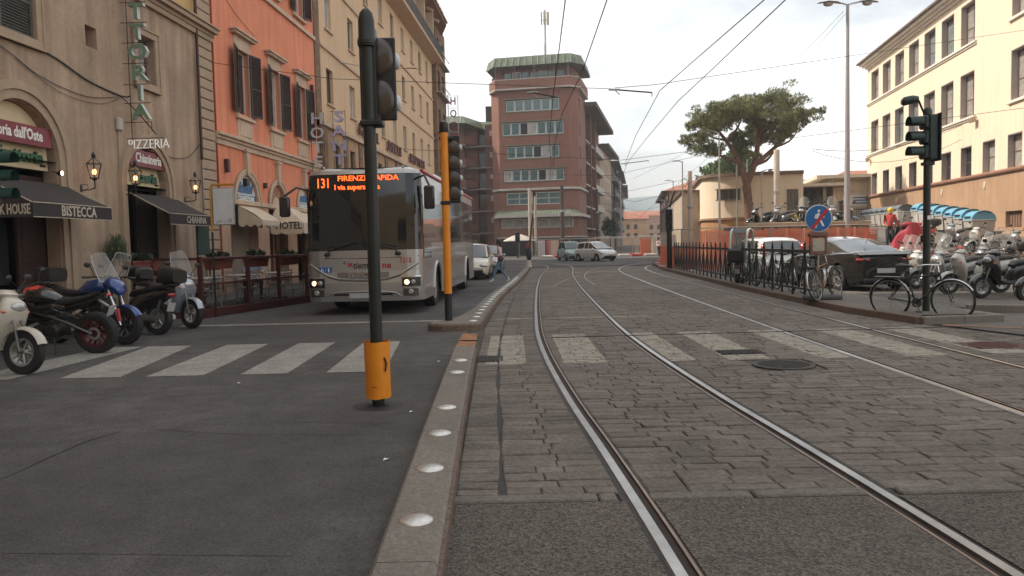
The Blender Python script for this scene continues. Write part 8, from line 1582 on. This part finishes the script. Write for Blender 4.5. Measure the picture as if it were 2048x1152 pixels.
walk = dict(pelvis=(0, 0, .92), chest=(.03, 0, 1.24), neck=(.03, 0, 1.4), head=(.07, 0, 1.53), shL=(.02, .17, 1.33), elL=(-.02, .22, 1.08), haL=(.2, .2, 1.0), shR=(.02, -.17, 1.33), elR=(.1, -.21, 1.08), haR=(.32, -.16, 1.12), hpL=(0, .09, .86), knL=(.2, .09, .5), anL=(.3, .09, .11), toL=(.43, .09, .05), hpR=(0, -.09, .86), knR=(-.05, -.09, .48), anR=(-.32, -.09, .12), toR=(-.2, -.09, .05))
stand_ = dict(pelvis=(0, 0, .95), chest=(.0, 0, 1.28), neck=(.0, 0, 1.47), head=(.02, 0, 1.62), shL=(0, .19, 1.4), elL=(-.02, .24, 1.12), haL=(.06, .24, .88), shR=(0, -.19, 1.4), elR=(-.02, -.24, 1.12), haR=(.15, -.22, .95), hpL=(0, .1, .88), knL=(.05, .1, .5), anL=(0, .1, .1), toL=(.13, .1, .05), hpR=(0, -.1, .88), knR=(.12, -.1, .5), anR=(.1, -.1, .1), toR=(.23, -.1, .05))
sit = dict(pelvis=(0, 0, .55), chest=(.08, 0, .9), neck=(.1, 0, 1.07), head=(.16, 0, 1.19), shL=(.08, .19, 1.0), elL=(.12, .24, .76), haL=(.34, .16, .76), shR=(.08, -.19, 1.0), elR=(.12, -.24, .76), haR=(.36, -.12, .78), hpL=(.02, .1, .5), knL=(.45, .12, .52), anL=(.42, .12, .1), toL=(.55, .12, .05), hpR=(.02, -.1, .5), knR=(.45, -.12, .52), anR=(.38, -.12, .1), toR=(.5, -.12, .05))
jeans = M('light blue jeans', (.14, .2, .28), .85, var=.15, sc=6); whs = M('white shoe', (.7, .7, .7), .6)
pw_ = person('woman in a pale pink top and light jeans walking beside the queued cars', (-.42, 29.4, 0), R(178), walk, dict(shirt=M('pale pink top', (.6, .45, .43), .85), legs=jeans, shoe=whs)); mb = MB(); mb.ell((-.02, .2, .95), (.12, .06, .12)); obj('bag', mb, M('dark red bag', (.12, .03, .04), .6), pw_, 60)
person('man in a white shirt and dark trousers standing by the works at the street mouth', (13.4, 70.5, 0), R(-60), stand_, dict(shirt=M('white shirt', (.7, .62, .6), .85), legs=M('dark trousers', (.03, .03, .04), .85), shoe=iron_black))
person('person in red standing under the pale parasol', (1.9, 84, 0), R(-90), stand_, dict(shirt=M('red top', (.45, .03, .04), .85), legs=MATS['dark trousers'], shoe=iron_black))
person('person in a red jacket and yellow cap among the scooters by the grey bins', (16.9, 34.6, .95), R(-120), stand_, dict(shirt=M('orange red jacket', (.42, .05, .035), .85), legs=MATS['dark trousers'], shoe=iron_black, hair=M('yellow cap', (.65, .45, .02), .7)), rad=1.3)
person('dark haired person sitting at the far end of the terrace table', (-7.15, 21.4, .12), R(-60), sit, dict(shirt=M('pale blue shirt', (.35, .42, .5), .85), legs=MATS['dark trousers'], shoe=iron_black), hair=(.15, .16, .15))
# ---------------- terrace ----------------
wine = M('dark wine red wood', (.075, .017, .016), .55, var=.2, sc=3); tglass = M('tinted terrace glass', (.03, .03, .032), .08, alpha=.3, var=0, coat=1); al = M('dull aluminium', (.6, .6, .6), .35, .8, var=.1)
tr = thing('terrace_enclosure', 'dark wine red wooden terrace enclosure with tinted panels', 'terrace', (-6.83, 17.0, 0)); tr.rotation_euler.z = math.atan2(5.3, 1.42); LT = 11.0
mb = MB(); mb.bx(0, LT, 0, 1.95, .0, .12); obj('floor', mb, M('terrace boards', (.07, .05, .04), .8, var=.2), tr); mb = MB(); mb.bx(-.05, LT, -.06, .0, .0, .2, .01); obj('base_board', mb, wine, tr)
xs_ = [0, 1.75, 3.1, 4.5, 6.0, 7.6, 9.3, LT]
for i, x in enumerate(xs_): mb = MB(); w_ = .06 if i != 1 else .09; mb.bx(x-w_/2, x+w_/2, -.06, .03, 0, 1.36, .01); obj('post', mb, wine, tr)
for a, b in zip(xs_, xs_[1:]):
    mb = MB(); mb.bx(a+.03, b-.03, -.05, .02, 1.28, 1.34, .01); obj('top_rail', mb, wine, tr); mb = MB(); mb.bx(a+.03, b-.03, -.04, .01, .72, .77, .005); obj('mid_rail', mb, wine, tr); mb = MB(); mb.bx(a+.04, b-.04, -.02, -.01, .2, .72); obj('tinted_panel', mb, tglass, tr)
for y in (.0, 1.2): mb = MB(); mb.bx(-.03, .03, y, y+.06, 0, 1.36, .01); obj('post', mb, wine, tr)
mb = MB(); mb.bx(-.03, .02, .06, 1.2, 1.28, 1.34); mb.bx(-.03, .02, .06, 1.2, .72, .77); mb.bx(-.03, .02, .06, 1.2, .0, .2); obj('side_rail', mb, wine, tr); mb = MB(); mb.bx(-.01, 0, .06, 1.2, .2, .72); obj('tinted_panel', mb, tglass, tr)
TF = Fac((-6.83, 17.0), (1.42, 5.3)); terra = M('terracotta planter', (.22, .06, .045), .7, var=.15)
for i, (x, y, lab) in enumerate(((.9, .18, 'terracotta planter on the near bay of the terrace rail'), (2.45, .2, 'terracotta planter behind the thick terrace post'), (3.9, .2, 'terracotta planter in the third terrace bay'), (5.3, .2, 'terracotta planter in the fourth terrace bay'), (-.15, 1.35, 'terracotta planter at the wall side corner of the terrace'))):
    pt = TF.thing('planter', lab, 'planter', x, y, 1.06, 'terracotta planters on the terrace rail'); mb = MB(); mb.add([(sx*.42*(.88 if z == 0 else 1), sy*.11*(.8 if z == 0 else 1), z*.22) for z in (0, 1) for sx, sy in ((-1, -1), (1, -1), (1, 1), (-1, 1))], [(0, 1, 5, 4), (1, 2, 6, 5), (2, 3, 7, 6), (3, 0, 4, 7), (3, 2, 1, 0), (4, 5, 6, 7)]); mb.bx(-.44, .44, -.13, .13, .2, .235, .005); obj('trough', mb, terra, pt)
    mb = MB(); tufts(mb, (0, 0, .27), (.38, .09, .08), 90, .1, .8, rg, True); obj('foliage', mb, MATS['dark leaves'], pt)
def ch_():
    t = thing('terrace_chair', None, 'chair', (0, 0, 0)); mb = MB()
    for s_ in (-1, 1): mb.tube(smooth3([(.22, s_*.25, 0), (.16, s_*.25, .4), (.18, s_*.26, .62), (-.05, s_*.26, .66), (-.2, s_*.24, .62), (-.2, s_*.22, .45), (-.28, s_*.23, 0)], 3), .012, 6)
    mb.tube([(-.2, -.22, .5), (-.24, -.2, .82), (-.24, .2, .82), (-.2, .22, .5)], .012, 6); obj('frame', mb, al, t, 60)
    mb = MB(); mb.box((0, 0, .43), (.42, .42, .03), 0, .01); obj('seat', mb, al, t); mb = MB()
    for k in range(5): mb.bx(-.245, -.235, -.18, .18, .52+k*.06, .55+k*.06)
    obj('backrest', mb, al, t); return t
c0 = ch_(); sp = [(.9, .55, 100, 'nearest'), (1.6, 1.3, -80, 'second'), (2.4, .5, 110, 'third'), (3.2, 1.25, -100, 'fourth'), (4.0, .5, 80, 'fifth'), (4.9, 1.2, -70, 'sixth'), (5.8, .55, 95, 'seventh')]
for i, (x, y, a, lab) in enumerate(sp): o = c0 if i == 0 else copy_tree(c0); p = TF.at(x, y, .12); o.location = p; o.rotation_euler.z = TF.a+R(a); o['label'] = lab+' aluminium terrace chair counted from the near corner post'; o['group'] = 'aluminium chairs on the terrace'
for i, (x, lab) in enumerate(((1.2, 'small square table in the nearest terrace bay'), (2.95, 'small square table behind the thick terrace post'), (4.6, 'small square table in the far terrace bay'))):
    tb = TF.thing('terrace_table', lab, 'table', x, .9, .12, 'tables on the terrace'); mb = MB(); mb.bx(-.42, .42, -.33, .33, .7, .73, .01); obj('tabletop', mb, M('pale table top', (.45, .41, .34), .5, var=.1), tb); mb = MB(); mb.tube([(0, 0, 0), (0, 0, .7)], .035); mb.bx(-.25, .25, -.03, .03, 0, .03); mb.bx(-.03, .03, -.25, .25, .0, .029); obj('leg', mb, iron_black, tb)
br_ = thing('wooden_balustrade', 'pale brown wooden balustrade beside the CHIANINA doorway', 'railing', (-8.5, 17.2, .12), R(8)); mb = MB(); mb.bx(0, 1.2, -.03, .03, .78, .83); mb.bx(0, 1.2, -.03, .03, .1, .14); obj('rail', mb, M('worn brown wood', (.2, .12, .08), .7, var=.2), br_)
for k in range(10): mb = MB(); mb.bx(.04+k*.12, .075+k*.12, -.012, .012, .14, .78); obj('slat', mb, MATS['worn brown wood'], br_)
bushy('potted_bush', 'dark green bush inside the near corner of the terrace', (-7.7, 17.9, .12), .45, .8, 0, 500, MATS['dark leaves'], .14, cat='plant', seed=12, cl=6)
wp = FL.thing('wall_plant', 'trailing grassy plant hung on the tan wall above the motorbikes', 'plant', 18.0, -.25, 1.35); mb = MB(); mb.lathe([(.09, 0), (.13, .2), (.12, .2)], n=12); obj('pot', mb, iron_black, wp, 40); mb = MB()
for i in range(110): a = rg.random()*6.28; q = rg.uniform(.15, .36); h = rg.uniform(.1, .4); mb.tube([(0, 0, .2), (q*.5*math.cos(a), q*.5*math.sin(a)*.6, .2+h), (q*math.cos(a), q*math.sin(a)*.6, .2+h*.5), (q*1.15*math.cos(a), q*math.sin(a)*.6, .15-rg.uniform(0, .35))], .005, 3, cap=False)
obj('foliage', mb, M('grassy leaves', (.06, .09, .03), .7, var=.3), wp)
# litter
for i, (x, y) in enumerate(((-.98, 9.9), (-.95, 6.9), (-.93, 5.35), (-1.25, 7.2), (-3.1, 8.6))): mb = MB(); mb.add([(0, 0, .004), (.035, .01, .012), (.04, .035, .005), (.005, .03, .014)], [(0, 1, 2, 3)]); o = obj('paper_scrap', mb, wh); o.location = (x, y, 0); tag(o, 'tiny scrap of white paper lying on the dark asphalt', 'litter', 'paper scraps on the road')
# ---------------- haze ----------------
mb = MB(); mb.bx(-480, 520, -40, 700, -1.2, 48); hz = obj('haze', mb, None); hz['kind'] = 'stuff'
hm = bpy.data.materials.new('thin haze'); hm.use_nodes = True; n_ = hm.node_tree.nodes; n_.clear(); ho = n_.new('ShaderNodeOutputMaterial'); hv = n_.new('ShaderNodeVolumePrincipled'); hv.inputs['Color'].default_value = (.95, .95, .95, 1); hv.inputs['Density'].default_value = .0009; hm.node_tree.links.new(hv.outputs[0], ho.inputs['Volume'])
hz.data.materials.clear(); hz.data.materials.append(hm)
